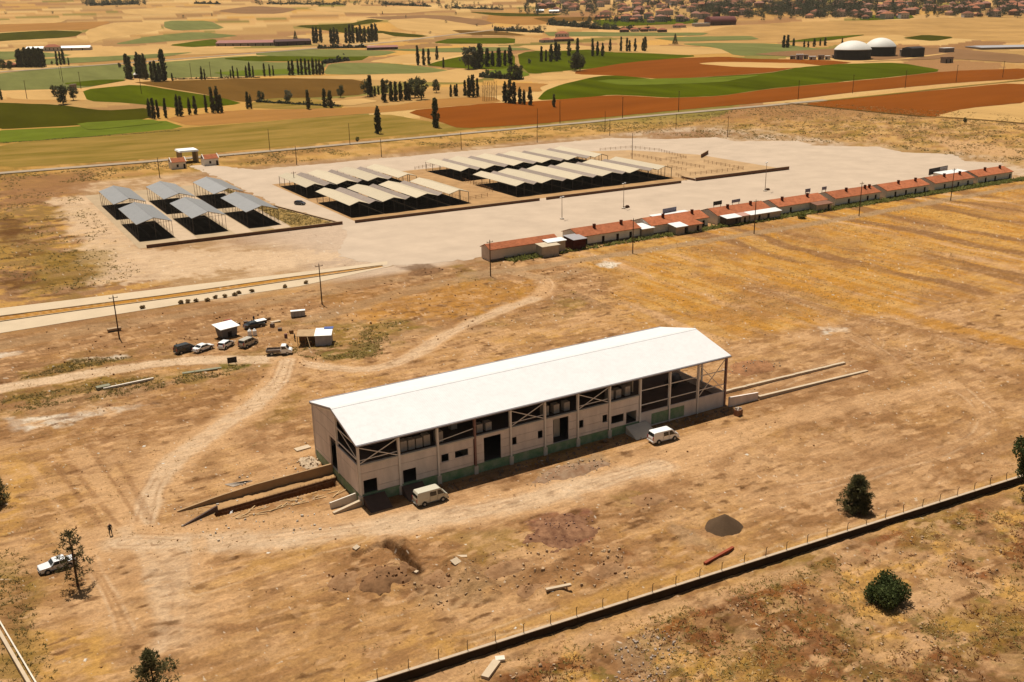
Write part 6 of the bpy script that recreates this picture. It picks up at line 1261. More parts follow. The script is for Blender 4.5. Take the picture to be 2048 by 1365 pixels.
BR = [((112, 193), 22, 'left of three round trees by the small wheat patch', 'b'), ((126, 209), 38, 'middle and tallest of three round trees by the small wheat patch', 'b'), ((147, 201), 28, 'right of three round trees by the small wheat patch', 'b'), ((5, 139), 22, 'round dark tree at the left edge by the road', 'b'), ((20, 140), 18, 'second round tree at the left edge by the road', 'b'), ((104, 130), 9, 'small round bush before the white farm', 'b'),
      ((523, 204), 22, 'round tree at the left of the weedy corner', 'b'), ((577, 205), 24, 'silvery bush in the weedy corner', 'g'), ((681, 196), 27, 'round dark tree right of the slim pair', 'b'), ((736, 194), 36, 'leafy tree at the left end of the big poplar row', 'b'), ((772, 190), 32, 'leafy tree behind the big poplar row', 'b'), ((830, 196), 40, 'left big leafy tree at the right end of the big poplar row', 'b'), ((843, 200), 44, 'right big leafy tree at the right end of the big poplar row', 'b'), ((873, 186), 26, 'round tree beyond the big poplar row', 'b'), ((937, 139), 44, 'grey leafy tree at the left of the grey-green clump', 'g'),
      ((1150, 142), 36, 'big rounded tree in the green field, left of two', 'b'), ((1160, 142), 33, 'big rounded tree in the green field, right of two', 'b'), ((1059, 128), 10, 'small round bush in the green field', 'g'), ((975, 152), 14, 'low round tree left of the lime patch', 'b'), ((1000, 158), 16, 'low round tree under the lime patch', 'b'), ((1026, 160), 30, 'dark leafy tree right of the lime patch', 'b'), ((1040, 158), 26, 'second leafy tree right of the lime patch', 'b'), ((1930, 248), 14, 'small bush on the ditch path at right', 'b'), ((240, 136), 10, 'small dark bush left of the field hut', 'b'), ((715, 285), 12, 'small bush on the road verge left of the first lone poplar', 'b'), ((1350, 89), 21, 'single broad conifer before the village', 'c'), ((591, 79), 17, 'single dark conifer above the maroon barn', 'c')]
for px, h, lab, k in BR: tree('leafy_tree' if k != 'c' else 'conifer_tree', lab, px, h, k, 'field trees')
for i in range(9):      # leafless grey stems
    p = G(966+i*3.4, 203-.3*i); H = 38*mpp(p); t = thing('bare_tree', f'{ORD[i]} bare grey stem from the left between the poplars', 'tree', tuple(p), 0, 'bare stems')
    mb = MB(); mb.tube((0, 0, 0), (trng.uniform(-.4, .4), 0, H), .22, .06, 5)
    for k in range(10): z = H*trng.uniform(.3, .9); a = trng.uniform(0, 6.3); mb.tube((0, 0, z), (math.cos(a)*1.1, math.sin(a)*1.1, z+2), .07, .03, 4)
    mb.build('stem', mat('bare_wood', A(150, 116, 84), .95), t)
# hedges
def hedge(label, a, b, hpx, group='hedges'):
    p, q = G(*a), G(*b); d = (q-p).length; H = hpx*mpp(p); rr = random.Random(int(a[0])); mb = MB()
    n = int(min(700, d/H*70))
    for i in range(n):
        f = rr.random(); bump = .6+.4*math.sin(f*23)+.25*math.sin(f*51); leaf(mb, Vector((f*d, rr.gauss(0, H*.3), abs(rr.gauss(.4, .3))*H*max(.35, bump))), H*.5, rr, .2)
    t = thing('hedge', label, 'hedge', tuple(p), math.atan2(q[1]-p[1], q[0]-p[0]), group); t.rotation_euler[1] = -math.asin(max(-1, min(1, (q[2]-p[2])/d)))
    mb.build('foliage', FARL, t)
for l, a, b, h in (('dark hedge right of the poplar row in the grey-green field', (648, 128), (695, 122), 9), ('hedge before the low farmhouse', (636, 98), (735, 96), 8), ('hedge left of the village gardens', (1100, 50), (1180, 56), 11), ('hedge line under the village road', (1180, 58), (1310, 62), 8), ('tree belt left of the red farmhouse', (990, 62), (1085, 66), 8), ('dark scrub line under the poplars in the middle', (960, 155), (1045, 160), 10), ('weedy hedge on the left field edge', (512, 205), (680, 214), 7), ('scrub line along the brown field', (345, 160), (520, 156), 4), ('tree line on the left horizon', (180, 12), (275, 9), 8), ('tree line on the middle horizon', (535, 9), (690, 10), 6), ('second tree line on the middle horizon', (770, 10), (860, 14), 6), ('tree line left of the village', (905, 17), (1005, 20), 5), ('scrub line by the left road edge', (-10, 288), (360, 262), 3), ('tree line at the top right of the hill', (390, 8), (440, 9), 5)): hedge(l, a, b, h)

# ------------------------------------------------------------------ near pines and bushes, built branch by branch
def needles(mb, c, r, n, rr, L=.3):
    for i in range(n):
        d = Vector((rr.gauss(0, 1), rr.gauss(0, 1), rr.gauss(.25, .8))).normalized(); b = c+d*r*rr.random()**.5*.8
        s = d.orthogonal().normalized(); s.rotate(Matrix.Rotation(rr.uniform(0, 6.28), 3, d)); e = b+d*L*rr.uniform(.7, 1.2)
        mb.add((b-s*.05, b+s*.05, e+s*.025, e-s*.025), ((0, 1, 2, 3),))
def pine(label, px, hpx, R, seed, start=.2, whorls=9, per=5, clump=.42, nn=46, droop=.0, name='pine_tree', inner=3):
    p = G(*px); H = hpx*mpp(p)*1.05; rr = random.Random(seed)
    t = thing(name, label, 'tree', at(p)); tm = MB(); tm.tube((0, 0, -.2), (.05, .05, H*.55), H*.022, H*.015, 8); tm.tube((.05, .05, H*.55), (0, 0, H*.97), H*.015, H*.005, 7); tm.build('trunk', BARK, t)
    bmn = MB(); lm = MB()
    for w in range(whorls):
        h = start+(1-start)*(w/(whorls-.3)); z = h*H; rad = R*(1-((h-start)/(1-start))**1.6)*(.75+.25*math.sin(w*2.1))+.25
        for k in range(per):
            a = 2*math.pi*(k+rr.uniform(-.35, .35))/per+w*1.3; rl = rad*rr.uniform(.55, 1.15); e = Vector((math.cos(a)*rl, math.sin(a)*rl, z+rl*(.28-droop)+rr.uniform(-.15, .15)))
            bmn.tube((0, 0, z), e, .035, .012, 4)
            for q in range(inner):
                f = 1-.28*q+rr.uniform(-.08, .08); c = Vector((0, 0, z)).lerp(e, f)+Vector((rr.gauss(0, .1), rr.gauss(0, .1), rr.gauss(.06, .06)))
                needles(lm, c, clump*(1-.18*q), nn, rr)
    needles(lm, Vector((0, 0, H*.97)), clump, nn*2, rr)
    bmn.build('branches', BARK, t); lm.build('crown', PINE, t)
pine('sparse open pine standing before the silver car at left', (155.5, 1172), 118, 2.1, 3, .16, 8, 5, .34, 34, inner=1)
pine('dense young pine near the boundary wall at right', (1712, 1020), 70, 2.35, 5, .1, 9, 7, .45, 60, .25)
pine('sparse pine at the bottom edge near the left corner', (310, 1392), 95, 2.3, 8, .2, 8, 5, .38, 34, inner=2)
pine('dark conifer cut off by the left picture edge', (-16, 1010), 75, 2.4, 9, .1, 9, 7, .5, 60, .2)
def bush(label, px, R, H, seed, m, n=2600, s=.3, name='bush', off=(0, 0)):
    p = G(*px); rr = random.Random(seed); t = thing(name, label, 'bush', at(p)); mb = MB(); cl = [Vector((rr.uniform(-1, 1)*R*.62, rr.uniform(-1, 1)*R*.62, rr.uniform(.25, .8)*H)) for _ in range(24)]
    for i in range(n):
        c = cl[rr.randrange(24)]; d = Vector((rr.gauss(0, 1), rr.gauss(0, 1), rr.gauss(0, 1))).normalized()*R*.42*rr.random()**.35; v = c+d; v.z = max(.03, v.z); leaf(mb, v, s*rr.uniform(.6, 1.2), rr, .2)
    mb.build('foliage', m, t); tm = MB()
    for k in range(7): tm.tube((0, 0, -.1), cl[k], .07, .02, 5)
    tm.build('stems', BARK, t)
bush('round dark green bush outside the boundary wall', (1768, 1200), 2.6, 2.6, 4, SHRUB, 8000, .2)
p = G(2062, 985); t = bush('tall dark green tree at the right picture edge by the wall', (2058, 990), 2.9, 9.6, 6, SHRUB, 9000, .28, 'leafy_tree')
for i, (px, lab) in enumerate([((285, 612), 'first'), ((362, 602), 'second'), ((376, 600), 'third'), ((392, 598), 'fourth'), ((415, 597), 'fifth'), ((431, 591), 'sixth'), ((450, 589), 'seventh'), ((469, 586), 'eighth'), ((478, 582), 'ninth'), ((504, 579), 'tenth'), ((570, 570), 'eleventh'), ((612, 562), 'twelfth')]):
    bush(f'{lab} dry brown shrub from the left along the lower road lane', (px[0], px[1]+6), .65, .8, 50+i, DRYB, 260, .22, 'shrub')
# weeds in front of the tiled row, and other uncountable growth
def weeds(name, label, poly, n, hmin, hmax, m, seed, dens=None):
    rr = random.Random(seed); mb = MB(); xs = [p[0] for p in poly]; ys = [p[1] for p in poly]; k = 0
    N = n*4; X = np.array([rr.uniform(min(xs), max(xs)) for _ in range(N)]); Y = np.array([rr.uniform(min(ys), max(ys)) for _ in range(N)])
    ok = inpoly(X, Y, poly)
    if dens is not None: ok &= dens(X, Y)
    X = X[ok][:n]; Y = Y[ok][:n]
    if not len(X): return
    Z = relief(X, Y)+tz(X, Y)
    for x, y, z in zip(X, Y, Z):
        h = rr.uniform(hmin, hmax)
        for q in range(4):
            a = rr.uniform(0, 6.28); w = h*.35; tx, ty = rr.gauss(0, h*.9), rr.gauss(0, h*.9); bx, by = x+rr.gauss(0, h*.3), y+rr.gauss(0, h*.3)
            mb.add(((bx-math.cos(a)*w, by-math.sin(a)*w, z-.04), (bx+math.cos(a)*w, by+math.sin(a)*w, z-.04), (bx+tx, by+ty, z+h*rr.uniform(.35, 1))), ((0, 1, 2),))
    return tag(mb.build(name, m), label, None, None, 'stuff')
GW = leafm('green_weeds', A(132, 136, 56), A(176, 168, 88)); SW = leafm('straw_tufts', A(230, 180, 104), A(246, 208, 140)); RW = leafm('rust_weeds', A(172, 112, 66), A(206, 148, 90)); OW = leafm('olive_weeds', A(160, 138, 72), A(196, 166, 96))
weeds('weeds', 'green weeds growing along the foot of the tiled row', [(88, 108), (96, 107.5), (104, 109), (320, 108.2), (320, 112), (236, 112), (190, 112), (108, 109.5), (96, 112), (86, 112)], 2600, .4, 1.3, GW, 3)
bush('round yellow-green bush before the fourth tiled house', (1604, 437), 1.7, 1.9, 71, GW, 500, .5)
weeds('dry_grass', 'dry straw tufts all over the building plot', [(-50, -38), (95, -42), (140, 20), (150, 60), (100, 95), (-30, 95), (-60, 40)], 5500, .08, .24, SW, 5, lambda x, y: (fbm(x, y, 16, 12) > .5) & ~((x > -3) & (x < 69) & (y > -4) & (y < 20)))
weeds('dry_grass', 'dry stubble tufts on the striped field right of the hall', [(75, 25), (150, 25), (230, 60), (320, 104), (110, 104), (85, 70)], 7000, .1, .3, SW, 6, lambda x, y: vnoise(x*1.2, y*.2, 2.0, 61) > .45)
weeds('weeds', 'olive weeds on the rough bank outside the boundary wall', [(-5, -41), (90, -47), (90, -80), (30, -75), (-5, -52)], 3000, .1, .34, OW, 7, lambda x, y: fbm(x, y, 6, 15) > .5)
weeds('weeds', 'rusty dead weeds on the rough bank outside the boundary wall', [(-5, -43), (90, -49), (90, -80), (30, -75), (-5, -52)], 2200, .12, .36, RW, 8, lambda x, y: fbm(x, y, 5, 16) > .54)
weeds('dry_grass', 'straw tufts on the rough bank outside the boundary wall', [(-5, -40), (90, -46), (90, -80), (30, -75), (-5, -52)], 4200, .1, .32, SW, 9, lambda x, y: fbm(x, y, 5, 14) > .47)
weeds('weeds', 'olive weeds along the left edge of the plot', [tuple(G(*q)[:2]) for q in ((0, 1090), (60, 1120), (80, 1250), (120, 1365), (0, 1400), (-60, 1200))], 520, .12, .35, OW, 10)
weeds('weeds', 'green weeds beside the shack and below the parked cars', [tuple(G(*q)[:2]) for q in ((560, 700), (680, 660), (820, 640), (760, 715), (640, 722), (590, 712))], 900, .15, .5, OW, 11, lambda x, y: fbm(x, y, 3, 77) > .5)
weeds('weeds', 'weeds on the low bank below the left track', [tuple(G(*q)[:2]) for q in ((0, 800), (200, 765), (430, 740), (500, 725), (480, 745), (250, 790), (0, 830))], 1300, .12, .4, OW, 12, lambda x, y: fbm(x, y, 3, 78) > .45)
weeds('weeds', 'dark weed patches above the left track', [tuple(G(*q)[:2]) for q in ((40, 760), (150, 720), (270, 712), (150, 742))], 500, .15, .4, OW, 13)
weeds('weeds', 'weedy tufts in the strip right of the grey sheds', [(52, 190), (66, 186), (58, 226), (53, 290)], 1200, .2, .6, OW, 14)
weeds('weeds', 'weeds on the waste ground right of the market', [(345, 125), (470, 150), (520, 260), (470, 370), (300, 365), (285, 318), (350, 210)], 3600, .3, .9, OW, 16, lambda x, y: fbm(x, y, 14, 80) > .48)
weeds('dry_grass', 'straw tufts on the waste ground right of the market', [(345, 125), (470, 150), (520, 260), (470, 370), (300, 365), (285, 318), (350, 210)], 3600, .3, .8, SW, 17, lambda x, y: fbm(x, y, 12, 82) > .46)
weeds('weeds', 'dry weeds on the waste ground left of the grey sheds', [(-40, 140), (0, 150), (3, 300), (-20, 330), (-90, 300)], 2400, .2, .6, OW, 18, lambda x, y: fbm(x, y, 9, 84) > .48)
weeds('weeds', 'weeds between the market and the far road', [(-20, 330), (330, 330), (420, 372), (-20, 372)], 2600, .3, .8, OW, 15, lambda x, y: fbm(x, y, 18, 79) > .5)
# ------------------------------------------------------------------ farms, domes and other far buildings
def fbox(name, label, cat, px0, px1, h, d, wallm, roofm, rise=1.5, group=None, over=.5, wins=0, doors=0, arch=False, flat=False, hip=False):
    a, b = G(*px0), G(*px1); w = math.hypot(b[0]-a[0], b[1]-a[1])
    t = thing(name, label, cat, (a[0], a[1], min(a[2], b[2])), math.atan2(b[1]-a[1], b[0]-a[0]), group)
    MB().box(0, w, 0, d, -2, h).build('wall', wallm, t)
    if arch:
        n = 12; P = [(d/2-math.cos(math.pi*i/n)*(d/2+over), h+math.sin(math.pi*i/n)*rise) for i in range(n+1)]
        mb = MB(); vs = [(-over, y, z) for y, z in P]+[(w+over, y, z) for y, z in P]; mb.add(vs, [(i, i+1, n+2+i, n+1+i) for i in range(n)]+[tuple(range(n+1)), tuple(range(2*n+1, n, -1))]); mb.build('roof', roofm, t, False)
    elif flat: MB().box(-over, w+over, -over, d+over, h, h+.35).build('roof', roofm, t)
    else:
        ins = min(d/2, w/2-.2) if hip else 0
        mb = MB(); mb.add([(-over, -over, h), (w+over, -over, h), (w+over, d+over, h), (-over, d+over, h), (ins, d/2, h+rise), (w-ins, d/2, h+rise)], [(0, 1, 5, 4), (1, 2, 5), (2, 3, 4, 5), (3, 0, 4), (3, 2, 1, 0)]); mb.build('roof', roofm, t)
    for i in range(wins):
        x = w*(i+.5)/wins; MB().box(x-.5, x+.5, -.08, -.01, h*.35, h*.75).build('window', DK, t)
    for i in range(doors):
        x = w*(i+.3)/doors; MB().box(x-.7, x+.7, -.08, -.01, 0, h*.72).build('door', DK, t)
    return t
RT = mat('faded_red_tile', A(196, 122, 88), .9, 0, .12, .4); PT = mat('pink_roof_sheet', A(190, 124, 106), .8, 0, .08, .3); MR = mat('maroon_roof_sheet', A(96, 52, 44), .8, 0, .1, .3); FW = mat('far_white_wall', A(232, 218, 200), .9, 0, .06, .2); GWALL = mat('far_grey_wall', A(180, 160, 140), .9, 0, .1, .2); BRW = mat('far_brown_wall', A(120, 88, 66), .9, 0, .1, .3)
fbox('farm_shed', 'long white-roofed farm shed behind the dense poplar row', 'shed', (52, 104), (180, 101), 4, 12, FW, TIN, 2.5, doors=6)
fbox('farmhouse', 'red-roofed farmhouse rising over the long white shed', 'house', (88, 104), (120, 103), 6, 12, FW, RT, 3.5, wins=4, hip=True)
fbox('farmhouse', 'small red-roofed house left of the dense poplar row', 'house', (8, 137), (38, 135), 3.5, 9, BRW, RT, 2.2, wins=3, hip=True)
fbox('field_hut', 'pale roofed hut among poplars in the left fields', 'hut', (268, 157), (296, 156), 3.2, 8, BRW, mat('pale_tin', A(238, 222, 196), .6), 1.6, doors=2)
fbox('stone_tower', 'small stone well house behind the round trees', 'hut', (144, 181), (154, 180), 4.5, 3, GWALL, GWALL, 1, flat=True)
fbox('barn', 'long pink-roofed barn beside the country road', 'barn', (432, 93), (552, 92), 4.5, 22, GWALL, PT, 3.5, doors=8)
fbox('barn', 'dark maroon barn right of the pink-roofed barn', 'barn', (552, 93), (623, 90), 6, 18, MR, MR, 3, doors=4)
fbox('farmhouse', 'long low farmhouse with pink roof by the road', 'house', (735, 101), (796, 99), 3.2, 10, BRW, PT, 2.2, wins=7)
fbox('farm_shed', 'small white box beside the low farmhouse', 'shed', (735, 97), (750, 97), 3, 5, FW, TIN, 1, flat=True)
fbox('farmhouse', 'large red-roofed farmhouse in the middle distance, left wing', 'house', (1085, 86), (1108, 85), 3.5, 12, FW, RT, 2.6, wins=3, hip=True)
fbox('farmhouse', 'large red-roofed farmhouse in the middle distance, tall middle', 'house', (1110, 76), (1134, 76), 6, 12, FW, RT, 3.2, wins=4, hip=True)
fbox('farmhouse', 'large red-roofed farmhouse in the middle distance, right wing', 'house', (1106, 84), (1148, 83), 3.2, 12, BRW, RT, 2.6, wins=5, hip=True)
fbox('arched_hall', 'big maroon hall with arched roof below the town', 'hall', (1422, 52), (1472, 50), 6, 26, MR, mat('arched_maroon_sheet', A(132, 60, 52), .8), 8, arch=True, doors=3)
for k, x in enumerate((1440, 1460)):
    a = G(x, 51.5); t = bpy.data.objects
fbox('farm_shed', 'white flat shed left of the arched hall', 'shed', (1390, 54), (1420, 53), 5, 14, FW, TIN, 2, flat=True)
for k, (x0, x1, y) in enumerate(((1240, 1258, 65), (1262, 1278, 64), (1282, 1296, 64), (1298, 1314, 63), (1316, 1334, 65), (1346, 1372, 56))):
    fbox('village_house', f'{ORD[k]} red-roofed house from the left along the village road', 'house', (x0, y), (x1, y-.3), 3.6, 11, FW if k % 2 else BRW, RT, 3, 'houses on the village road', wins=3, hip=True)
for k, (x0, x1, y) in enumerate(((1072, 1088, 26), (1098, 1118, 27), (1190, 1218, 38), (1228, 1250, 42), (1256, 1276, 44))):
    fbox('farm_shed', f'{ORD[k]} low shed from the left at the near edge of the village', 'shed', (x0, y), (x1, y-.3), 4, 14, FW if k < 2 else BRW, TIN if k < 2 else RT, 2.5, 'sheds at the village edge', doors=3)
# digester domes
DNAVY = mat('dark_blue_cladding', (.012, .010, .013), .6, 0, .1, .3, spec=.1); DOME = mat('white_membrane', (.62, .59, .53), .6, 0, .03, .1); BAND = mat('cream_band', A(214, 202, 178), .6)
def digester(label, px, rpx, wallpx, domepx):
    p = G(*px); k = mpp(p); R = rpx*k; hw_, hd = wallpx*k*1.04, domepx*k*1.0
    p = p+Vector((FX*R, FY*R, 0)); t = thing('digester_tank', label, 'tank', (p[0], p[1], p[2]-1), 0, 'digester tanks')
    MB().tube((0, 0, -1), (0, 0, hw_+1), R, n=48, cap=False).build('wall', DNAVY, t, True)
    n, m = 48, 10; vs = []; am = math.radians(66)
    for i in range(m):
        a = am*(1-i/m); rr_, zz_ = R*1.015*math.sin(a)/math.sin(am), hd*(math.cos(a)-math.cos(am))/(1-math.cos(am))
        for j in range(n): b = 2*math.pi*j/n; vs.append((math.cos(b)*rr_, math.sin(b)*rr_, hw_+1+zz_))
    vs.append((0, 0, hw_+1+hd)); fs = [(i*n+j, i*n+(j+1) % n, (i+1)*n+(j+1) % n, (i+1)*n+j) for i in range(m-1) for j in range(n)]+[((m-1)*n+j, (m-1)*n+(j+1) % n, m*n) for j in range(n)]
    MB().add(vs, fs).build('dome', DOME, t, True); MB().tube((0, 0, hw_+.6), (0, 0, hw_+1.2), R*1.02, n=48, cap=False).build('band', BAND, t, True)
digester('left white-domed dark tank of the pair', (1716, 121), 36, 19, 17); digester('right white-domed dark tank, behind and taller', (1770, 114), 30, 18, 17)
fbox('plant_building', 'black slant-roofed plant building right of the domes', 'building', (1822, 116), (1848, 114), 9, 12, BLK, BLK, 1.5); fbox('plant_building', 'grey plant annex right of the domes', 'building', (1801, 114), (1821, 114), 6.5, 10, GWALL, GWALL, 1, flat=True)
for k, (x0, x1, y, h) in enumerate(((1580, 1591, 119, 3.2), (1592, 1606, 120, 5), (1607, 1616, 119, 4), (1618, 1632, 120, 3), (1636, 1648, 120, 4.2), (1650, 1660, 120, 3.5), (1664, 1676, 117, 3))):
    fbox('site_container', f'{ORD[k]} pale site container from the left beside the domes', 'container', (x0, y), (x1, y), h, 5, FW if k % 2 else GWALL, TIN if k % 2 else GWALL, 1, 'site containers', .15, flat=True, doors=1)
fbox('guard_hut', 'small grey hut right of the domes', 'hut', (1890, 127), (1906, 126), 5, 6, GWALL, BRW, 1, flat=True, doors=2); fbox('guard_hut', 'small pale hut with white tank at the end of the works lane', 'hut', (1888, 106), (1908, 105), 4.5, 8, GWALL, TIN, 1, flat=True)
a = G(1960, 100); fbox('greenhouse', 'long low pale sheet-covered roof at the right edge', 'greenhouse', (1962, 100), (2070, 98), 2.2, 40, GWALL, mat('pale_plastic', A(206, 198, 190), .5), 1.5)
# ------------------------------------------------------------------ town and its trees
tr = random.Random(19)
wm = [mat('town_wall_cream', A(226, 202, 176), .9), mat('town_wall_pink', A(206, 166, 140), .9), mat('town_wall_white', A(232, 220, 206), .9), mat('town_wall_brown', A(160, 124, 100), .9)]
rm = [mat('town_tile_orange', A(204, 132, 96), .9, 0, .1, .3), mat('town_tile_pink', A(192, 136, 112), .9, 0, .1, .3), mat('town_tile_brown', A(166, 108, 82), .9, 0, .1, .3)]
HM = []
for w, d, h, rs in ((13, 11, 5, 3.2), (16, 12, 6.5, 3.6), (11, 11, 4, 3.0), (19, 13, 8.5, 3.8), (14, 14, 9, 3.2)):
    for i in range(3):
        wl = MB().box(-w/2, w/2, -d/2, d/2, -4, h).mesh('wall'); wl.materials.append(wm[tr.randrange(4)])
        q = min(d/2, w/2-.3); rf = MB().add([(-w/2-.5, -d/2-.5, h), (w/2+.5, -d/2-.5, h), (w/2+.5, d/2+.5, h), (-w/2-.5, d/2+.5, h), (-w/2+q, 0, h+rs), (w/2-q, 0, h+rs)], [(0, 1, 5, 4), (1, 2, 5), (2, 3, 4, 5), (3, 0, 4), (3, 2, 1, 0)]).mesh('roof'); rf.materials.append(rm[i])
        wn_ = MB()
        HM.append((wl, rf, w, d, h))
wdm = MB().box(-.6, .6, -.04, .04, -.7, .7).mesh('window'); wdm.materials.append(DK)
used = []
def town(n, xr, yf, label, group, kinds=(0, 15), wins=True):
    c = 0; tries = 0
    while c < n and tries < n*30:
        tries += 1; x = tr.uniform(*xr); y = tr.uniform(*yf(x)); p = G(x, y)
        if any((p[0]-a)**2+(p[1]-b)**2 < 15**2 for a, b in used): continue
        used.append((p[0], p[1])); k = HM[tr.randrange(*kinds)]
        t = thing('town_house', label, 'house', tuple(p), YAW*-1+tr.uniform(-.5, .5), group); link('wall', k[0], None, t); link('roof', k[1], None, t)
        if wins:
            for q in range(3 if k[2] > 10 else 2):
                for lv in range(1 if k[4] < 6 else 2):
                    o = link('window', wdm, None, t); o.location = (-k[2]/2+k[2]*(q+.5)/(3 if k[2] > 10 else 2), -k[3]/2-.03, 1.8+3.0*lv)
        c += 1
town(125, (1540, 2070), lambda x: (3, 40-.02*(x-1700) if x > 1700 else 38), 'red-roofed house in the far town at the upper right', 'houses of the far town')
town(85, (1060, 1540), lambda x: (1, 26 if x < 1250 else 34), 'pinkish house in the far village at the top centre', 'houses of the far village')
town(14, (1190, 1420), lambda x: (34, 46), 'dark-roofed house among gardens below the far village', 'houses among the gardens')
WOOD = MB()
def grove(n, nobj, f, hpx, label, group):
    """far trees: the larger ones are trees of their own, the small ones between them belong to the wood mass"""
    L = sorted(((tr.uniform(*hpx), f()) for _ in range(n)), key=lambda q: -q[0])
    for k, (h, (x, y)) in enumerate(L):
        if k < nobj: tree('leafy_tree', label, (x, y), h, 'f', group, tr.uniform(.95, 1.4))
        else:
            p = G(x, y); H = h*mpp(p); me = FARS[tr.randrange(3)]; s = H/10*tr.uniform(.9, 1.3); a = tr.uniform(0, 6.28); ca, sa = math.cos(a)*s, math.sin(a)*s
            n0 = len(WOOD.v); WOOD.v += [(p[0]+v.co.x*ca-v.co.y*sa, p[1]+v.co.x*sa+v.co.y*ca, p[2]+v.co.z*H/10) for v in me.vertices]; WOOD.f += [tuple(q+n0 for q in f_.vertices) for f_ in me.polygons]
grove(300, 80, lambda: (lambda x: (x, tr.uniform(2, 37)))(tr.uniform(1540, 2060)), (9, 20), 'dark tree between the houses of the far town', 'trees of the far town')
grove(260, 50, lambda: (tr.uniform(1400, 1720), tr.gauss(20, 6)+6), (10, 21), 'dark tree in the wooded belt left of the far town', 'wooded belt trees')
grove(140, 40, lambda: (tr.uniform(1040, 1460), tr.uniform(4, 34)), (8, 16), 'dark tree among the houses of the far village', 'trees of the far village')
grove(50, 18, lambda: (tr.uniform(1170, 1400), tr.uniform(36, 48)), (8, 13), 'dark tree in the gardens below the far village', 'garden trees')
grove(50, 16, lambda: (lambda x: (x, 50+.07*(x-1100)+tr.uniform(-2, 2)))(tr.uniform(1100, 1240)), (7, 12), 'low tree along the village road', 'trees on the village road')
grove(24, 10, lambda: (tr.uniform(990, 1090), tr.uniform(57, 67)), (6, 10), 'low tree left of the large red-roofed farmhouse', 'trees left of the farmhouse')
grove(60, 14, lambda: (tr.uniform(160, 290), tr.gauss(9, 2.5)), (7, 12), 'small tree on the left skyline slope', 'trees on the left slope')
grove(90, 20, lambda: (tr.uniform(500, 960), tr.gauss(9, 2.5)), (5, 10), 'small tree on the middle skyline slope', 'trees on the middle slope')
grove(30, 8, lambda: (tr.uniform(880, 1010), tr.gauss(18, 1.5)), (5, 9), 'small tree on the slope left of the village', 'trees left of the village')
tag(WOOD.build('woodland', FARL), 'mass of small far trees in and around the town', None, None, 'stuff')
for k, px in enumerate(((12, 29), (105, 28), (367, 36), (424, 33), (765, 29), (812, 36), (892, 46), (954, 53), (985, 55), (912, 30), (860, 68))): tree('leafy_tree', f'{ORD[k]} lone dark bush from the left on the bare hillside', px, 6, 'f', 'lone hillside bushes', 1.3)
# ------------------------------------------------------------------ loose stones and litter, too many to count
def scatter(name, label, poly, n, smin, smax, m, seed, dens=None, flat=False):
    rr = random.Random(seed); mb = MB(); xs = [p[0] for p in poly]; ys = [p[1] for p in poly]
    X = np.array([rr.uniform(min(xs), max(xs)) for _ in range(n*4)]); Y = np.array([rr.uniform(min(ys), max(ys)) for _ in range(n*4)]); ok = inpoly(X, Y, poly)
    ok &= ~((X > -1) & (X < 67) & (Y > -.6) & (Y < 19))
    if dens is not None: ok &= dens(X, Y)
    X, Y = X[ok][:n], Y[ok][:n]; Z = relief(X, Y)
    for x, y, z in zip(X, Y, Z): stone(mb, x, y, z-(.03 if flat else 0), smin+(smax-smin)*rr.random()**3, rr, .25 if flat else 1)
    return tag(mb.build(name, m), label, None, None, 'stuff')
PLOT = [(-50, -36), (95, -42), (150, 30), (110, 95), (-30, 95), (-60, 40)]
scatter('stones', 'small stones strewn over the whole plot', PLOT, 1200, .06, .26, mat('plot_stone', A(186, 138, 90), .95, 0, .3, .6), 3)
scatter('litter', 'white scraps and litter strewn over the plot', PLOT, 420, .12, .6, mat('white_scrap', A(248, 230, 200), .8, 0, .1, 1), 4, lambda x, y: fbm(x, y, 12, 91) > .47, True)
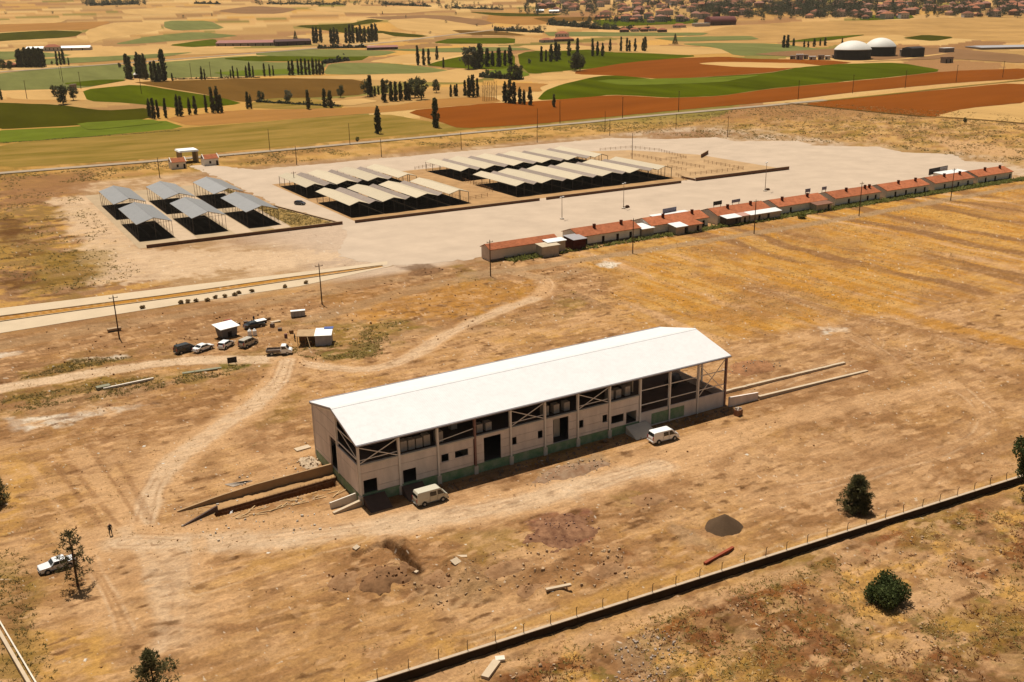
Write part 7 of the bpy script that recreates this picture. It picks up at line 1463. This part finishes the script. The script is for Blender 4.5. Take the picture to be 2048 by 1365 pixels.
scatter('rubble', 'broken rubble in the hollow before the boundary wall', [tuple(G(*q)[:2]) for q in ((820, 1180), (900, 1130), (1050, 1090), (1230, 1100), (1290, 1150), (1150, 1190), (960, 1190), (840, 1230))], 330, .06, .42, mat('mixed_rubble', A(214, 176, 132), .95, 0, .3, .7), 5)
scatter('rubble', 'rubble on the rough bank outside the boundary wall', [(-5, -42), (90, -48), (90, -80), (30, -75), (-5, -52)], 1100, .06, .42, MATS['mixed_rubble'], 6, lambda x, y: fbm(x, y, 7, 93) > .46)
scatter('rubble', 'grey rubble heap spread at the bottom edge', [tuple(G(*q)[:2]) for q in ((1230, 1310), (1310, 1255), (1360, 1280), (1330, 1370), (1230, 1370))], 220, .06, .4, mat('grey_stone', A(206, 182, 156), .95, 0, .25, .7), 7)
scatter('rubble', 'rubble along the foot of the hall front', [(8, -3.4), (66, -3.6), (66, -.9), (8, -.9)], 420, .1, .5, mat('hall_rubble', A(170, 140, 112), .95, 0, .3, .7), 8)
scatter('litter', 'white scraps round the left ramp and gable', [tuple(G(*q)[:2]) for q in ((330, 1030), (640, 870), (640, 960), (700, 1060), (420, 1090))], 160, .1, .45, MATS['white_scrap'], 9)
scatter('stones', 'stones along the lot behind the hall', [(-30, 55), (90, 60), (110, 108), (-30, 112)], 900, .1, .45, MATS['plot_stone'], 10)

# ------------------------------------------------------------------ summer haze over the plain
hb = MB().box(-6500, 6500, -6500, 6500, -3, 330)
hz = link('haze', hb.mesh('haze'), None); hz.rotation_euler = (0, 0, -YAW); hz.location = (CAM[0]+FX*1900, CAM[1]+FY*1900, 0)
hm = bpy.data.materials.new('haze_air'); hm.use_nodes = True; HN = hm.node_tree.nodes; HN.remove(HN['Principled BSDF'])
pv = HN.new('ShaderNodeVolumePrincipled'); pv.inputs['Color'].default_value = (.95, .85, .68, 1); pv.inputs['Density'].default_value = .000036; pv.inputs['Anisotropy'].default_value = .2
hm.node_tree.links.new(pv.outputs[0], HN['Material Output'].inputs['Volume'])
hz.data.materials.append(hm); tag(hz, None, None, None, 'stuff')
